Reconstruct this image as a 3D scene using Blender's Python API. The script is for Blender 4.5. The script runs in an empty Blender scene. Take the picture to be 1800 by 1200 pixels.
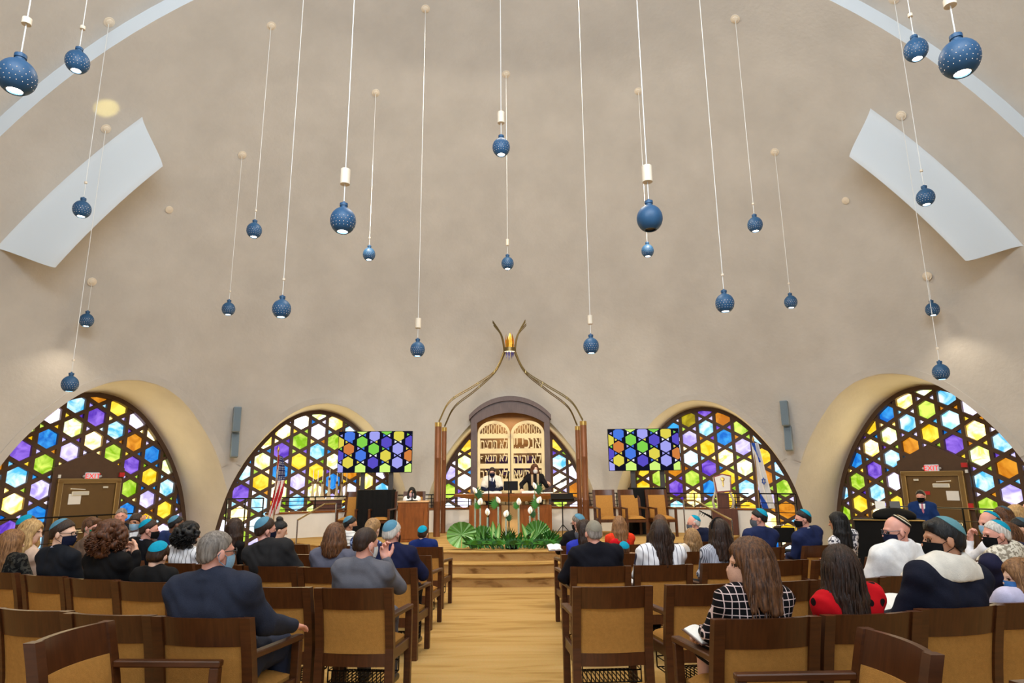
import bpy, bmesh, math, random
import numpy as np
from mathutils import Vector, Matrix, Euler

scene = bpy.context.scene
COL = scene.collection
random.seed(7)
rng = np.random.default_rng(7)
R = math.radians

# ------------------------------------------------------------------ camera, world, light, exposure
CAM_H = 1.46
FPX = 1110.0
PITCH = math.atan(240 / FPX)
ROLL = 0.009
YAW = math.atan(3 / FPX)
cam_d = bpy.data.cameras.new('camera')
cam_d.sensor_width = 36.0
cam_d.lens = FPX / 1800 * 36
cam_d.clip_start = 0.05
cam_d.clip_end = 200
cam = bpy.data.objects.new('camera', cam_d)
COL.objects.link(cam)
cam.matrix_world = (Matrix.Translation((0, 0, CAM_H)) @ Matrix.Rotation(-YAW, 4, 'Z')
                    @ Matrix.Rotation(math.pi / 2 + PITCH, 4, 'X') @ Matrix.Rotation(-ROLL, 4, 'Z'))
scene.camera = cam
CAM_INV = cam.matrix_world.inverted()

scene.view_settings.view_transform = 'Standard'
scene.view_settings.look = 'None'
scene.view_settings.gamma = 1.0
scene.view_settings.exposure = 0.17
scene.view_settings.use_curve_mapping = False

world = bpy.data.worlds.new('daylight')
scene.world = world
world.use_nodes = True
bg = world.node_tree.nodes['Background']
bg.inputs[0].default_value = (0.80, 0.90, 1.0, 1)
bg.inputs[1].default_value = 1.0


def add_light(name, kind, loc, energy, color=(1, 1, 1), rot=(0, 0, 0), **kw):
    d = bpy.data.lights.new(name, kind)
    d.energy = energy
    d.color = color
    for k, v in kw.items():
        setattr(d, k, v)
    o = bpy.data.objects.new(name, d)
    o.location = loc
    o.rotation_euler = rot
    COL.objects.link(o)
    return o


# daylight from an assumed high window over the entrance, behind the camera; under the dome, an added warm fill with no opening above it
add_light('assumed_clerestory_daylight', 'AREA', (0, 0.9, 7.6), 1200, (0.80, 0.90, 1.0), (R(98), 0, 0), shape='RECTANGLE', size=9.0, size_y=2.0)
add_light('dome_fill', 'AREA', (0, 9.5, 10.0), 330, (1.0, 0.90, 0.74), (0, 0, 0), shape='DISK', size=2.5)

for sx in (-1, 1):  # added warm fill spots without fixtures, to brighten the stage
    src, tgt = Vector((sx * 3.0, 10.6, 8.6)), Vector((sx * 1.6, 16.6, 0.2))
    add_light('stage_fill', 'SPOT', src, 1500, (1.0, 0.87, 0.68), (tgt - src).to_track_quat('-Z', 'Y').to_euler(), spot_size=R(62), spot_blend=1.0, shadow_soft_size=0.15)


# ------------------------------------------------------------------ geometry of the place
SLOPE = -0.038                         # the hall floor falls gently towards the stage
STAGE_Z = 0.10
FOCUS = (0.0, 19.0)                    # chair rows and stage steps are concentric about the ark


def floor_z(y):
    return SLOPE * y


def ray(px, py):
    X, Y = px - 900.0, 600.0 - py
    d = cam.matrix_world.to_3x3() @ Vector((X / FPX, Y / FPX, -1.0))
    return d


def at_y(px, py, y):
    d = ray(px, py)
    return Vector((0, 0, CAM_H)) + d * (y / d.y)


def at_z(px, py, z):
    d = ray(px, py)
    return Vector((0, 0, CAM_H)) + d * ((z - CAM_H) / d.z)


def project(p):
    q = CAM_INV @ Vector(p)
    return 900 + q.x / -q.z * FPX, 600 - q.y / -q.z * FPX, -q.z


def on_row(px, radius, z, cy=None):
    """the point of the row circle that the eye sees at column px at height z over the floor"""
    cy = FOCUS[1] if cy is None else cy
    best = None
    for i in range(1400):
        a = -1.4 + i * 0.002
        x, y = radius * math.sin(a), cy - radius * math.cos(a)
        u = project((x, y, z + floor_z(y)))
        if u[2] < 0.5:
            continue
        e = abs(u[0] - px)
        if best is None or e < best[0]:
            best = (e, x, y)
    return best[1], best[2]


DOME_C = Vector((0, 8, 0.5))
DOME_R = 10.3
NEAR_R = 10.56
ARCH_Y = 9.1


def on_dome(px, py, rad=None, d=None):
    o = Vector((0, 0, CAM_H))
    d = ray(px, py) if d is None else d
    rr = rad or DOME_R
    q = o - DOME_C
    a, b, c = d.dot(d), 2 * q.dot(d), q.dot(q) - rr * rr
    t = (-b + math.sqrt(b * b - 4 * a * c)) / 2 / a
    p = o + d * t
    if rad is None and p.y < ARCH_Y:
        return on_dome(px, py, NEAR_R, d)
    return p


# ------------------------------------------------------------------ materials
def lin(c):
    if isinstance(c, str):
        c = c.lstrip('#')
        c = [int(c[i:i + 2], 16) / 255 for i in (0, 2, 4)]
    else:
        c = [v / 255 for v in c]
    return tuple(v / 12.92 if v <= 0.04045 else ((v + 0.055) / 1.055) ** 2.4 for v in c)


MATS = {}


def mat(name, col, rough=0.6, metal=0.0, vary=0.0, vscale=8.0, stretch=(1, 1, 1), bump=0.0, bscale=60.0, spec=0.5,
        col2=None, emit=None, emit_s=0.0, trans=0.0, sheen=0.0, alpha=1.0):
    if name in MATS:
        return MATS[name]
    m = bpy.data.materials.new(name)
    m.use_nodes = True
    nt = m.node_tree
    b = nt.nodes['Principled BSDF']
    c = lin(col)
    b.inputs['Base Color'].default_value = (*c, 1)
    b.inputs['Roughness'].default_value = rough
    b.inputs['Metallic'].default_value = metal
    b.inputs['Specular IOR Level'].default_value = spec
    if sheen:
        b.inputs['Sheen Weight'].default_value = sheen
    if trans:
        b.inputs['Transmission Weight'].default_value = trans
    if alpha < 1:
        b.inputs['Alpha'].default_value = alpha
    if emit:
        b.inputs['Emission Color'].default_value = (*lin(emit), 1)
        b.inputs['Emission Strength'].default_value = emit_s
    if vary or col2 or bump:
        tc = nt.nodes.new('ShaderNodeTexCoord')
        mp = nt.nodes.new('ShaderNodeMapping')
        mp.inputs['Scale'].default_value = stretch
        nt.links.new(tc.outputs['Object'], mp.inputs['Vector'])
    if vary or col2:
        n = nt.nodes.new('ShaderNodeTexNoise')
        n.inputs['Scale'].default_value = vscale
        n.inputs['Detail'].default_value = 5
        n.inputs['Roughness'].default_value = 0.6
        nt.links.new(mp.outputs[0], n.inputs['Vector'])
        rp = nt.nodes.new('ShaderNodeValToRGB')
        c2 = lin(col2) if col2 else tuple(v * (1 - vary) for v in c)
        rp.color_ramp.elements[0].position = 0.35
        rp.color_ramp.elements[1].position = 0.68
        rp.color_ramp.elements[0].color = (*c2, 1)
        rp.color_ramp.elements[1].color = (*(c if col2 else tuple(min(1, v * (1 + vary * 0.5)) for v in c)), 1)
        nt.links.new(n.outputs['Fac'], rp.inputs['Fac'])
        nt.links.new(rp.outputs['Color'], b.inputs['Base Color'])
    if bump:
        n2 = nt.nodes.new('ShaderNodeTexNoise')
        n2.inputs['Scale'].default_value = bscale
        n2.inputs['Detail'].default_value = 3
        nt.links.new(mp.outputs[0], n2.inputs['Vector'])
        bp = nt.nodes.new('ShaderNodeBump')
        bp.inputs['Strength'].default_value = bump
        bp.inputs['Distance'].default_value = 0.02
        nt.links.new(n2.outputs['Fac'], bp.inputs['Height'])
        nt.links.new(bp.outputs[0], b.inputs['Normal'])
    MATS[name] = m
    return m


def emission(name, col, s):
    if name in MATS:
        return MATS[name]
    m = bpy.data.materials.new(name)
    m.use_nodes = True
    nt = m.node_tree
    nt.nodes.remove(nt.nodes['Principled BSDF'])
    e = nt.nodes.new('ShaderNodeEmission')
    e.inputs[0].default_value = (*lin(col), 1)
    e.inputs[1].default_value = s
    nt.links.new(e.outputs[0], nt.nodes['Material Output'].inputs['Surface'])
    MATS[name] = m
    return m


def glass_pane(name, deep, pale, s):
    """thick cast slab glass lit from outside: colour swirls from deep to pale"""
    m = bpy.data.materials.new(name)
    m.use_nodes = True
    nt = m.node_tree
    b = nt.nodes['Principled BSDF']
    b.inputs['Base Color'].default_value = (*(v * 0.25 for v in lin(deep)), 1)
    b.inputs['Roughness'].default_value = 0.25
    tc = nt.nodes.new('ShaderNodeTexCoord')
    n = nt.nodes.new('ShaderNodeTexNoise')
    n.inputs['Scale'].default_value = 3.1
    n.inputs['Detail'].default_value = 6
    n.inputs['Distortion'].default_value = 1.2
    nt.links.new(tc.outputs['Object'], n.inputs['Vector'])
    rp = nt.nodes.new('ShaderNodeValToRGB')
    rp.color_ramp.elements[0].position = 0.38
    rp.color_ramp.elements[1].position = 0.66
    rp.color_ramp.elements[0].color = (*lin(deep), 1)
    rp.color_ramp.elements[1].color = (*lin(pale), 1)
    nt.links.new(n.outputs['Fac'], rp.inputs['Fac'])
    nt.links.new(rp.outputs['Color'], b.inputs['Emission Color'])
    b.inputs['Emission Strength'].default_value = s
    MATS[name] = m
    return m


WOOD = mat('dark_stained_wood', (80, 43, 18), 0.38, vary=0.30, vscale=5, stretch=(1, 1, 9), spec=0.5)
WOOD_H = mat('dark_stained_wood_rail', (80, 43, 18), 0.34, vary=0.30, vscale=5, stretch=(9, 1, 1), spec=0.5)
GOLD_CLOTH = mat('gold_upholstery', (176, 126, 62), 0.9, vary=0.10, vscale=40, bump=0.25, bscale=220, spec=0.15)
STAGE_WOOD = mat('reddish_panel_wood', (128, 72, 26), 0.5, vary=0.28, vscale=4, stretch=(4, 4, 0.7), spec=0.25)
DARK_PANEL = mat('dark_box_wood', (88, 46, 26), 0.45, vary=0.25, vscale=4, stretch=(6, 6, 0.7))
BRONZE_FRAME = mat('window_frame_bronze', (84, 60, 42), 0.55, vary=0.12)
BLACK = mat('black_metal', (20, 19, 18), 0.4, 0.6)
BLACK_CLOTH = mat('black_cloth', (14, 14, 15), 0.85, vary=0.2, spec=0.2)
WHITE = mat('daylit_plaster', (214, 221, 226), 0.7)  # arch face and scoops: their bluish daylight is put into this colour
PAPER = mat('white_paper', (236, 234, 228), 0.8)
BRASS = mat('brass', (196, 162, 92), 0.3, 0.9)
CHROME = mat('chrome', (200, 200, 200), 0.2, 1.0)
COPPER = mat('copper_sheath', (132, 84, 54), 0.42, 0.45, vary=0.25, vscale=3, stretch=(2, 2, 0.5))


# ------------------------------------------------------------------ mesh helpers
class MB:
    def __init__(self):
        self.v, self.f, self.m, self.s = [], [], [], []

    def add(self, vs, fs, mi=0, smooth=False, M=None):
        b = len(self.v)
        if M is not None:
            vs = [M @ Vector(p) for p in vs]
        self.v.extend([tuple(p) for p in vs])
        for f in fs:
            self.f.append([b + i for i in f])
            self.m.append(mi)
            self.s.append(smooth)
        return self

    def box(self, c, size, ch=0.0, mi=0, M=None):
        hx, hy, hz = (s / 2 for s in size)
        H = (hx, hy, hz)
        ch = min(ch, min(H) * 0.45)
        if ch <= 0:
            vs = [(c[0] + sx * hx, c[1] + sy * hy, c[2] + sz * hz) for sx in (-1, 1) for sy in (-1, 1) for sz in (-1, 1)]
            fs = [(0, 1, 3, 2), (4, 6, 7, 5), (0, 4, 5, 1), (2, 3, 7, 6), (0, 2, 6, 4), (1, 5, 7, 3)]
            return self.add(vs, fs, mi, False, M)
        vs, ix = [], {}
        for a in range(3):
            for sg in [(x, y, z) for x in (-1, 1) for y in (-1, 1) for z in (-1, 1)]:
                ix[a, sg] = len(vs)
                vs.append(tuple(c[k] + sg[k] * (H[k] if k == a else H[k] - ch) for k in range(3)))
        fs = []

        def out(face):
            p = [Vector(vs[i]) - Vector(c) for i in face]
            n = (p[1] - p[0]).cross(p[2] - p[0])
            cen = sum(p, Vector()) / len(p)
            fs.append(face if n.dot(cen) > 0 else face[::-1])
        for a in range(3):
            b_, c_ = [k for k in range(3) if k != a]
            for s in (-1, 1):
                q = []
                for sb, sc in ((-1, -1), (1, -1), (1, 1), (-1, 1)):
                    g = [0, 0, 0]
                    g[a], g[b_], g[c_] = s, sb, sc
                    q.append(ix[a, tuple(g)])
                out(q)
        for a in range(3):
            for b_ in range(a + 1, 3):
                c_ = 3 - a - b_
                for sa in (-1, 1):
                    for sb in (-1, 1):
                        g1, g2 = [0, 0, 0], [0, 0, 0]
                        g1[a], g1[b_], g1[c_] = sa, sb, -1
                        g2[a], g2[b_], g2[c_] = sa, sb, 1
                        out([ix[a, tuple(g1)], ix[a, tuple(g2)], ix[b_, tuple(g2)], ix[b_, tuple(g1)]])
        for sg in [(x, y, z) for x in (-1, 1) for y in (-1, 1) for z in (-1, 1)]:
            out([ix[0, sg], ix[1, sg], ix[2, sg]])
        return self.add(vs, fs, mi, False, M)

    def bar(self, p, q, w, d, up=(0, 0, 1), ch=0.0, mi=0):
        p, q = Vector(p), Vector(q)
        z = (q - p)
        L = z.length
        if L < 1e-6:
            return self
        z.normalize()
        u = Vector(up)
        x = u.cross(z)
        if x.length < 1e-4:
            x = Vector((1, 0, 0)).cross(z)
        x.normalize()
        y = z.cross(x)
        M = Matrix(((x.x, y.x, z.x, 0), (x.y, y.y, z.y, 0), (x.z, y.z, z.z, 0), (0, 0, 0, 1)))
        M.translation = (p + q) / 2
        return self.box((0, 0, 0), (w, d, L), ch, mi, M)

    def tube(self, pts, rad, n=8, mi=0, caps=True, smooth=True, closed=False):
        pts = [Vector(p) for p in pts]
        rads = rad if isinstance(rad, (list, tuple)) else [rad] * len(pts)
        b = len(self.v)
        N = len(pts)
        t0 = (pts[1] - pts[0]).normalized()
        nrm = t0.orthogonal().normalized()
        for i, p in enumerate(pts):
            if closed:
                t = (pts[(i + 1) % N] - pts[i - 1]).normalized()
            else:
                t = (pts[min(i + 1, N - 1)] - pts[max(i - 1, 0)])
                t = t.normalized() if t.length > 1e-9 else t0
            nrm = (nrm - t * nrm.dot(t))
            nrm = nrm.normalized() if nrm.length > 1e-6 else t.orthogonal().normalized()
            bi = t.cross(nrm)
            for k in range(n):
                a = 2 * math.pi * k / n
                self.v.append(tuple(p + (nrm * math.cos(a) + bi * math.sin(a)) * rads[i]))
        for i in range(N if closed else N - 1):
            for k in range(n):
                j = (i + 1) % N
                self.f.append([b + i * n + k, b + i * n + (k + 1) % n, b + j * n + (k + 1) % n, b + j * n + k])
                self.m.append(mi)
                self.s.append(smooth)
        if caps and not closed:
            self.f.append([b + k for k in range(n)][::-1])
            self.f.append([b + (N - 1) * n + k for k in range(n)])
            self.m += [mi, mi]
            self.s += [False, False]
        return self

    def lathe(self, prof, n=24, c=(0, 0, 0), mi=0, smooth=True, M=None, close=False):
        vs, fs = [], []
        for r_, z in prof:
            for k in range(n):
                a = 2 * math.pi * k / n
                vs.append((c[0] + r_ * math.cos(a), c[1] + r_ * math.sin(a), c[2] + z))
        for i in range(len(prof) - 1):
            for k in range(n):
                fs.append((i * n + k, i * n + (k + 1) % n, (i + 1) * n + (k + 1) % n, (i + 1) * n + k))
        if close:
            fs.append(tuple(range(n))[::-1])
            fs.append(tuple((len(prof) - 1) * n + k for k in range(n)))
        return self.add(vs, fs, mi, smooth, M)

    def ball(self, c, r_, n=12, mi=0, M=None):
        r_ = (r_,) * 3 if isinstance(r_, (int, float)) else r_
        vs, fs = [], []
        m_ = max(4, n // 2 + 1)
        for i in range(m_ + 1):
            th = math.pi * i / m_
            for k in range(n):
                a = 2 * math.pi * k / n
                vs.append((c[0] + r_[0] * math.sin(th) * math.cos(a), c[1] + r_[1] * math.sin(th) * math.sin(a), c[2] - r_[2] * math.cos(th)))
        for i in range(m_):
            for k in range(n):
                fs.append((i * n + k, i * n + (k + 1) % n, (i + 1) * n + (k + 1) % n, (i + 1) * n + k))
        return self.add(vs, fs, mi, True, M)

    def prism(self, poly, y0, y1, mi=0, M=None, smooth=False):
        """poly in x,z ; extruded along y"""
        n = len(poly)
        vs = [(x, y0, z) for x, z in poly] + [(x, y1, z) for x, z in poly]
        area = sum(poly[i][0] * poly[(i + 1) % n][1] - poly[(i + 1) % n][0] * poly[i][1] for i in range(n))
        f0, f1 = list(range(n)), list(range(2 * n - 1, n - 1, -1))
        fs = [f0, f1] + [[i, n + i, n + (i + 1) % n, (i + 1) % n] for i in range(n)]
        if area < 0:
            fs = [f[::-1] for f in fs]
        return self.add(vs, fs, mi, smooth, M)

    def grid(self, P, mi=0, smooth=True, closed_u=False):
        """P[i][j] points"""
        nu, nv = len(P), len(P[0])
        vs = [p for row in P for p in row]
        fs = []
        for i in range(nu if closed_u else nu - 1):
            for j in range(nv - 1):
                i2 = (i + 1) % nu
                fs.append((i * nv + j, i2 * nv + j, i2 * nv + j + 1, i * nv + j + 1))
        return self.add(vs, fs, mi, smooth)

    def mesh(self, name, mats):
        has_s = any(self.s)
        me = bpy.data.meshes.new(name)
        me.from_pydata(self.v, [], self.f)
        for m_ in (mats if isinstance(mats, (list, tuple)) else [mats]):
            me.materials.append(m_)
        me.polygons.foreach_set('material_index', self.m)
        me.polygons.foreach_set('use_smooth', self.s)
        me.update()
        if has_s:
            me.set_sharp_from_angle(angle=R(38))
        return me

    def build(self, name, mats, parent=None, loc=None, rot=None):
        return put(name, self.mesh(name, mats), parent, loc, rot)


def put(name, me, parent=None, loc=None, rot=None):
    o = bpy.data.objects.new(name, me)
    COL.objects.link(o)
    if parent is not None:
        o.parent = parent
    if loc is not None:
        o.location = loc
    if rot is not None:
        o.rotation_euler = rot
    return o


def thing(name, label, cat, loc=(0, 0, 0), rz=0.0, group=None, rx=0.0):
    o = bpy.data.objects.new(name, None)
    o.empty_display_size = 0.1
    COL.objects.link(o)
    o.location = loc
    o.rotation_euler = (rx, 0, rz)
    tag(o, label, cat, group)
    return o


def tag(o, label=None, cat=None, group=None, kind=None):
    if label:
        o['label'] = label
    if cat:
        o['category'] = cat
    if group:
        o['group'] = group
    if kind:
        o['kind'] = kind
    return o


def struct(o, label=None):
    o['kind'] = 'structure'
    if label:
        o['label'] = label
    return o


def copy_tree(o, parent=None):
    c = o.copy()
    COL.objects.link(c)
    if parent is not None:
        c.parent = parent
    for ch in list(o.children):
        copy_tree(ch, c)
    return c


def bez(p, n=24):
    """Catmull-Rom through p"""
    p = [Vector(q) for q in p]
    q = [p[0] * 2 - p[1]] + p + [p[-1] * 2 - p[-2]]
    out = []
    for i in range(1, len(q) - 2):
        for k in range(n):
            t = k / n
            a, b, c, d = q[i - 1], q[i], q[i + 1], q[i + 2]
            out.append(0.5 * ((2 * b) + (c - a) * t + (2 * a - 5 * b + 4 * c - d) * t * t + (3 * b - a - 3 * c + d) * t ** 3))
    out.append(p[-1])
    return out
# ================================================================== LARGE STRUCTURE
PLASTER = mat('plaster', (202, 196, 187), 0.85, vary=0.09, vscale=0.9, bump=0.22, bscale=14, spec=0.2)
CARPET = bpy.data.materials.new('carpet')


def carpet_nodes(m, a, b, c, sx=1.0, sy=1.0):
    m.use_nodes = True
    nt = m.node_tree
    p = nt.nodes['Principled BSDF']
    p.inputs['Roughness'].default_value = 0.95
    p.inputs['Specular IOR Level'].default_value = 0.1
    tc = nt.nodes.new('ShaderNodeTexCoord')
    mp = nt.nodes.new('ShaderNodeMapping')
    mp.inputs['Scale'].default_value = (sx, sy, sy)
    nt.links.new(tc.outputs['Object'], mp.inputs[0])
    w = nt.nodes.new('ShaderNodeTexNoise')
    w.inputs['Scale'].default_value = 1.3
    w.inputs['Detail'].default_value = 3.5
    w.inputs['Distortion'].default_value = 0.9
    nt.links.new(mp.outputs[0], w.inputs['Vector'])
    rp = nt.nodes.new('ShaderNodeValToRGB')
    rp.color_ramp.elements[0].color = (*lin(a), 1)
    rp.color_ramp.elements[1].color = (*lin(c), 1)
    rp.color_ramp.elements[0].position = 0.36
    rp.color_ramp.elements[1].position = 0.62
    e = rp.color_ramp.elements.new(0.46)
    e.color = (*lin(b), 1)
    nt.links.new(w.outputs[0], rp.inputs[0])
    n = nt.nodes.new('ShaderNodeTexNoise')
    n.inputs['Scale'].default_value = 90
    nt.links.new(tc.outputs['Object'], n.inputs[0])
    mx = nt.nodes.new('ShaderNodeMixRGB')
    mx.blend_type = 'MULTIPLY'
    mx.inputs[0].default_value = 0.35
    nt.links.new(rp.outputs[0], mx.inputs[1])
    nt.links.new(n.outputs[1], mx.inputs[2])
    nt.links.new(mx.outputs[0], p.inputs['Base Color'])
    bp = nt.nodes.new('ShaderNodeBump')
    bp.inputs['Strength'].default_value = 0.3
    bp.inputs['Distance'].default_value = 0.01
    nt.links.new(n.outputs[0], bp.inputs['Height'])
    nt.links.new(bp.outputs[0], p.inputs['Normal'])


carpet_nodes(CARPET, (172, 134, 76), (190, 152, 90), (196, 160, 102), 0.55, 4.0)
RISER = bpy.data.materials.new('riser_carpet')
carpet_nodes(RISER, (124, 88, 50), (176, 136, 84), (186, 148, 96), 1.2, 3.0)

# hall floor
mb = MB()
ys = [-5 + i for i in range(29)]
mb.grid([[(x, y, floor_z(y)) for y in ys] for x in range(-14, 15)])
mb.f = [f[::-1] for f in mb.f] if Vector(mb.v[0]).cross(Vector((0, 0, 1))).length < 0 else mb.f
floor = struct(mb.build('floor', CARPET))

# stage platform with two steps below it, concentric about the ark
SX, SY = FOCUS


def disk_step(name, rad, top, bottom, amax, back):
    m = MB()
    N = 72
    A = [R(-amax + 2 * amax * i / N) for i in range(N + 1)]
    prof = [(rad, bottom), (rad, top - 0.045), (rad + 0.02, top - 0.04), (rad + 0.03, top - 0.02), (rad + 0.018, top - 0.004), (rad - 0.02, top)]
    rows = [[(SX + r_ * math.sin(a), SY - r_ * math.cos(a), z) for r_, z in prof] for a in A]
    m.grid(rows[:], 0, True)
    nr = len(prof)
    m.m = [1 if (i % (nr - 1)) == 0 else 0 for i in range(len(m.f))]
    # the tread
    top_in = [(SX + back * math.sin(a), SY - back * math.cos(a), top) for a in A]
    m.grid([[r_[-1], t] for r_, t in zip(rows, top_in)], 0, False)
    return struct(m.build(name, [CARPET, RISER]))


H3 = (STAGE_Z - floor_z(12.0)) / 3
disk_step('floor_step_lower', 6.97, STAGE_Z - 2 * H3, -1.2, 66, 6.5)
disk_step('floor_step_upper', 6.66, STAGE_Z - H3, -1.2, 66, 6.2)
stage = disk_step('floor_stage', 6.35, STAGE_Z, -1.2, 66, 2.2)
mb = MB()
mb.box((0, 18.0, STAGE_Z - 0.11), (12.4, 3.6, 0.2))
struct(mb.build('floor_stage_back', CARPET))

# ------------------------------------------------------------------ windows
PANE = {}
for key, deep, pale, s in [('Y', (224, 170, 8), (250, 220, 80), 1.3), ('D', (150, 132, 8), (206, 186, 30), 0.8), ('A', (196, 112, 8), (242, 166, 46), 0.9),
                           ('G', (120, 170, 10), (214, 234, 100), 1.15), ('g', (190, 222, 90), (252, 255, 236), 2.0), ('S', (70, 168, 222), (220, 242, 252), 1.35),
                           ('s', (120, 200, 236), (246, 252, 255), 1.7), ('B', (4, 96, 190), (60, 168, 236), 1.1), ('P', (82, 44, 176), (152, 112, 228), 1.05),
                           ('L', (150, 134, 222), (230, 224, 252), 1.35), ('w', (200, 186, 244), (255, 253, 255), 1.8), ('y', (250, 200, 64), (255, 244, 190), 3.0),
                           ('W', (250, 244, 206), (255, 255, 250), 3.0)]:
    PANE[key] = glass_pane('glass_' + {'Y': 'yellow', 'D': 'olive', 'A': 'amber', 'G': 'lime', 'g': 'pale_lime', 'S': 'sky', 's': 'pale_sky', 'B': 'blue', 'P': 'purple',
                                       'L': 'lavender', 'w': 'pale_lavender', 'y': 'pale_yellow', 'W': 'bright'}[key], deep, pale, s)
PKEYS = list(PANE)
OUT = [(-0.9, 2.52), (-0.3, 2.46), (0.3, 2.38), (1.0, 2.22), (1.5, 2.04), (2.0, 1.78), (2.4, 1.50), (2.75, 1.20), (3.0, 0.92), (3.2, 0.58), (3.29, 0.30), (3.33, 0.0)]


def outline(tc, dz, sc, extra=0.0):
    h = bez([(w * sc, 0, z * sc + dz) for z, w in OUT], 4)
    rt = [(p.x, p.z) for p in h]
    pts = [(x + tc, z) for x, z in rt] + [(-x + tc, z) for x, z in rt[-2::-1]]
    if extra:
        c = (tc, 0.6)
        o = []
        n = len(pts)
        for i, (x, z) in enumerate(pts):
            a, b = pts[max(i - 1, 0)], pts[min(i + 1, n - 1)]
            d = Vector((b[0] - a[0], b[1] - a[1])).normalized()
            nn = Vector((d.y, -d.x))
            if nn.dot(Vector((x - c[0], z - c[1]))) < 0:
                nn = -nn
            o.append((x + nn.x * extra, z + nn.y * extra))
        pts = o
    return pts                          # from lower right, over the top, to lower left


def clip_poly(poly, hull):
    """Sutherland-Hodgman; hull counter-clockwise convex"""
    out = poly
    n = len(hull)
    for i in range(n):
        a, b = hull[i], hull[(i + 1) % n]
        e = (b[0] - a[0], b[1] - a[1])
        if abs(e[0]) + abs(e[1]) < 1e-9:
            continue
        inp, out = out, []
        for j in range(len(inp)):
            p, q = inp[j - 1], inp[j]
            sp = e[0] * (p[1] - a[1]) - e[1] * (p[0] - a[0])
            sq = e[0] * (q[1] - a[1]) - e[1] * (q[0] - a[0])
            if (sp >= 0) != (sq >= 0):
                t = sp / (sp - sq)
                out.append((p[0] + (q[0] - p[0]) * t, p[1] + (q[1] - p[1]) * t))
            if sq >= 0:
                out.append(q)
        if not out:
            return []
    return out


HEX = {
    1: "0,5,S -1,5,w 1,4,P 2,4,Y 3,3,w 0,4,g -1,4,B 2,3,S 1,3,y 3,2,A 4,2,y -2,4,P 0,3,L 2,2,G 4,1,B -1,3,G 3,1,P 5,0,g -2,3,S 4,0,Y -1,2,L 5,-1,S 3,0,G -2,2,y 4,-1,L -1,1,B 5,-2,Y 6,-2,B -2,1,P 3,-1,B -2,5,g -3,4,A -3,3,G 6,-3,w 1,5,A",
    2: "-2,6,W 0,5,y 1,4,s -3,6,y -1,5,w -4,6,y -2,5,G 0,4,G -3,5,P -1,4,S -4,5,g -2,4,Y 0,3,g -5,5,s -3,4,B -1,3,Y -4,4,Y -2,3,L 0,2,B 1,2,A -5,4,P -3,3,g -1,2,g -4,3,S -2,2,S 2,1,y 1,1,w 3,1,w 3,0,S -6,4,g -5,3,y -6,3,w -1,6,g",
    3: "-3,6,Y -3,5,g -3,4,W -4,5,L -4,4,G 3,3,Y 3,2,S 3,1,W 4,1,w 4,0,A 2,2,Y -3,3,w 5,-1,Y 2,3,P 4,2,B -2,6,S",
    4: "-1,6,D 0,6,P 1,5,A 0,5,S 2,4,G 1,4,B -1,5,L 2,3,L 3,3,S 0,4,Y -1,4,s 1,3,y 3,2,Y 0,3,P 2,2,g 4,1,S -1,3,G 1,2,Y 3,1,A -2,4,A -2,3,P 0,2,B 2,1,S 4,0,G -1,2,y 3,0,L 1,1,Y 2,0,Y 5,-1,G 4,-1,A -4,5,Y -3,4,G -4,4,Y -2,6,B 5,-2,w",
    5: "-3,7,y -2,7,g -2,6,G -1,6,S -4,7,B -5,7,Y -3,6,S -1,5,s 0,5,w -4,6,g -2,5,Y 0,4,y -5,6,y -3,5,A -1,4,P 1,3,S -6,6,B -4,5,S 0,3,g -5,5,P 1,2,A -6,5,G -4,4,w 0,2,S 1,1,L -5,4,S -7,5,S -6,4,Y -4,3,Y 0,1,G 2,2,P 2,1,S -7,4,G -6,3,P",
}
WIN = {1: (-60, 11.3, 0.53, 0.80, 0.96, 0.80, 0.02, 1.03), 2: (-29, 10.8, 0.535, 0.92, 0.64, -0.03, 0.0, 1.0), 3: (0, 10.8, 0.535, 0.04, 0.06, 0.0, 0.02, 1.0),
       4: (29, 10.8, 0.535, 0.22, 0.14, 0.03, 0.0, 1.0), 5: (60, 11.3, 0.53, 0.32, 0.46, -0.80, 0.02, 1.03)}
cutters, arcs = [], []


def local_frame(az, dist):
    a = R(az)
    return Matrix.Translation((DOME_C.x + math.sin(a) * dist, DOME_C.y + math.cos(a) * dist, 0)) @ Matrix.Rotation(-a, 4, 'Z')


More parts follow.
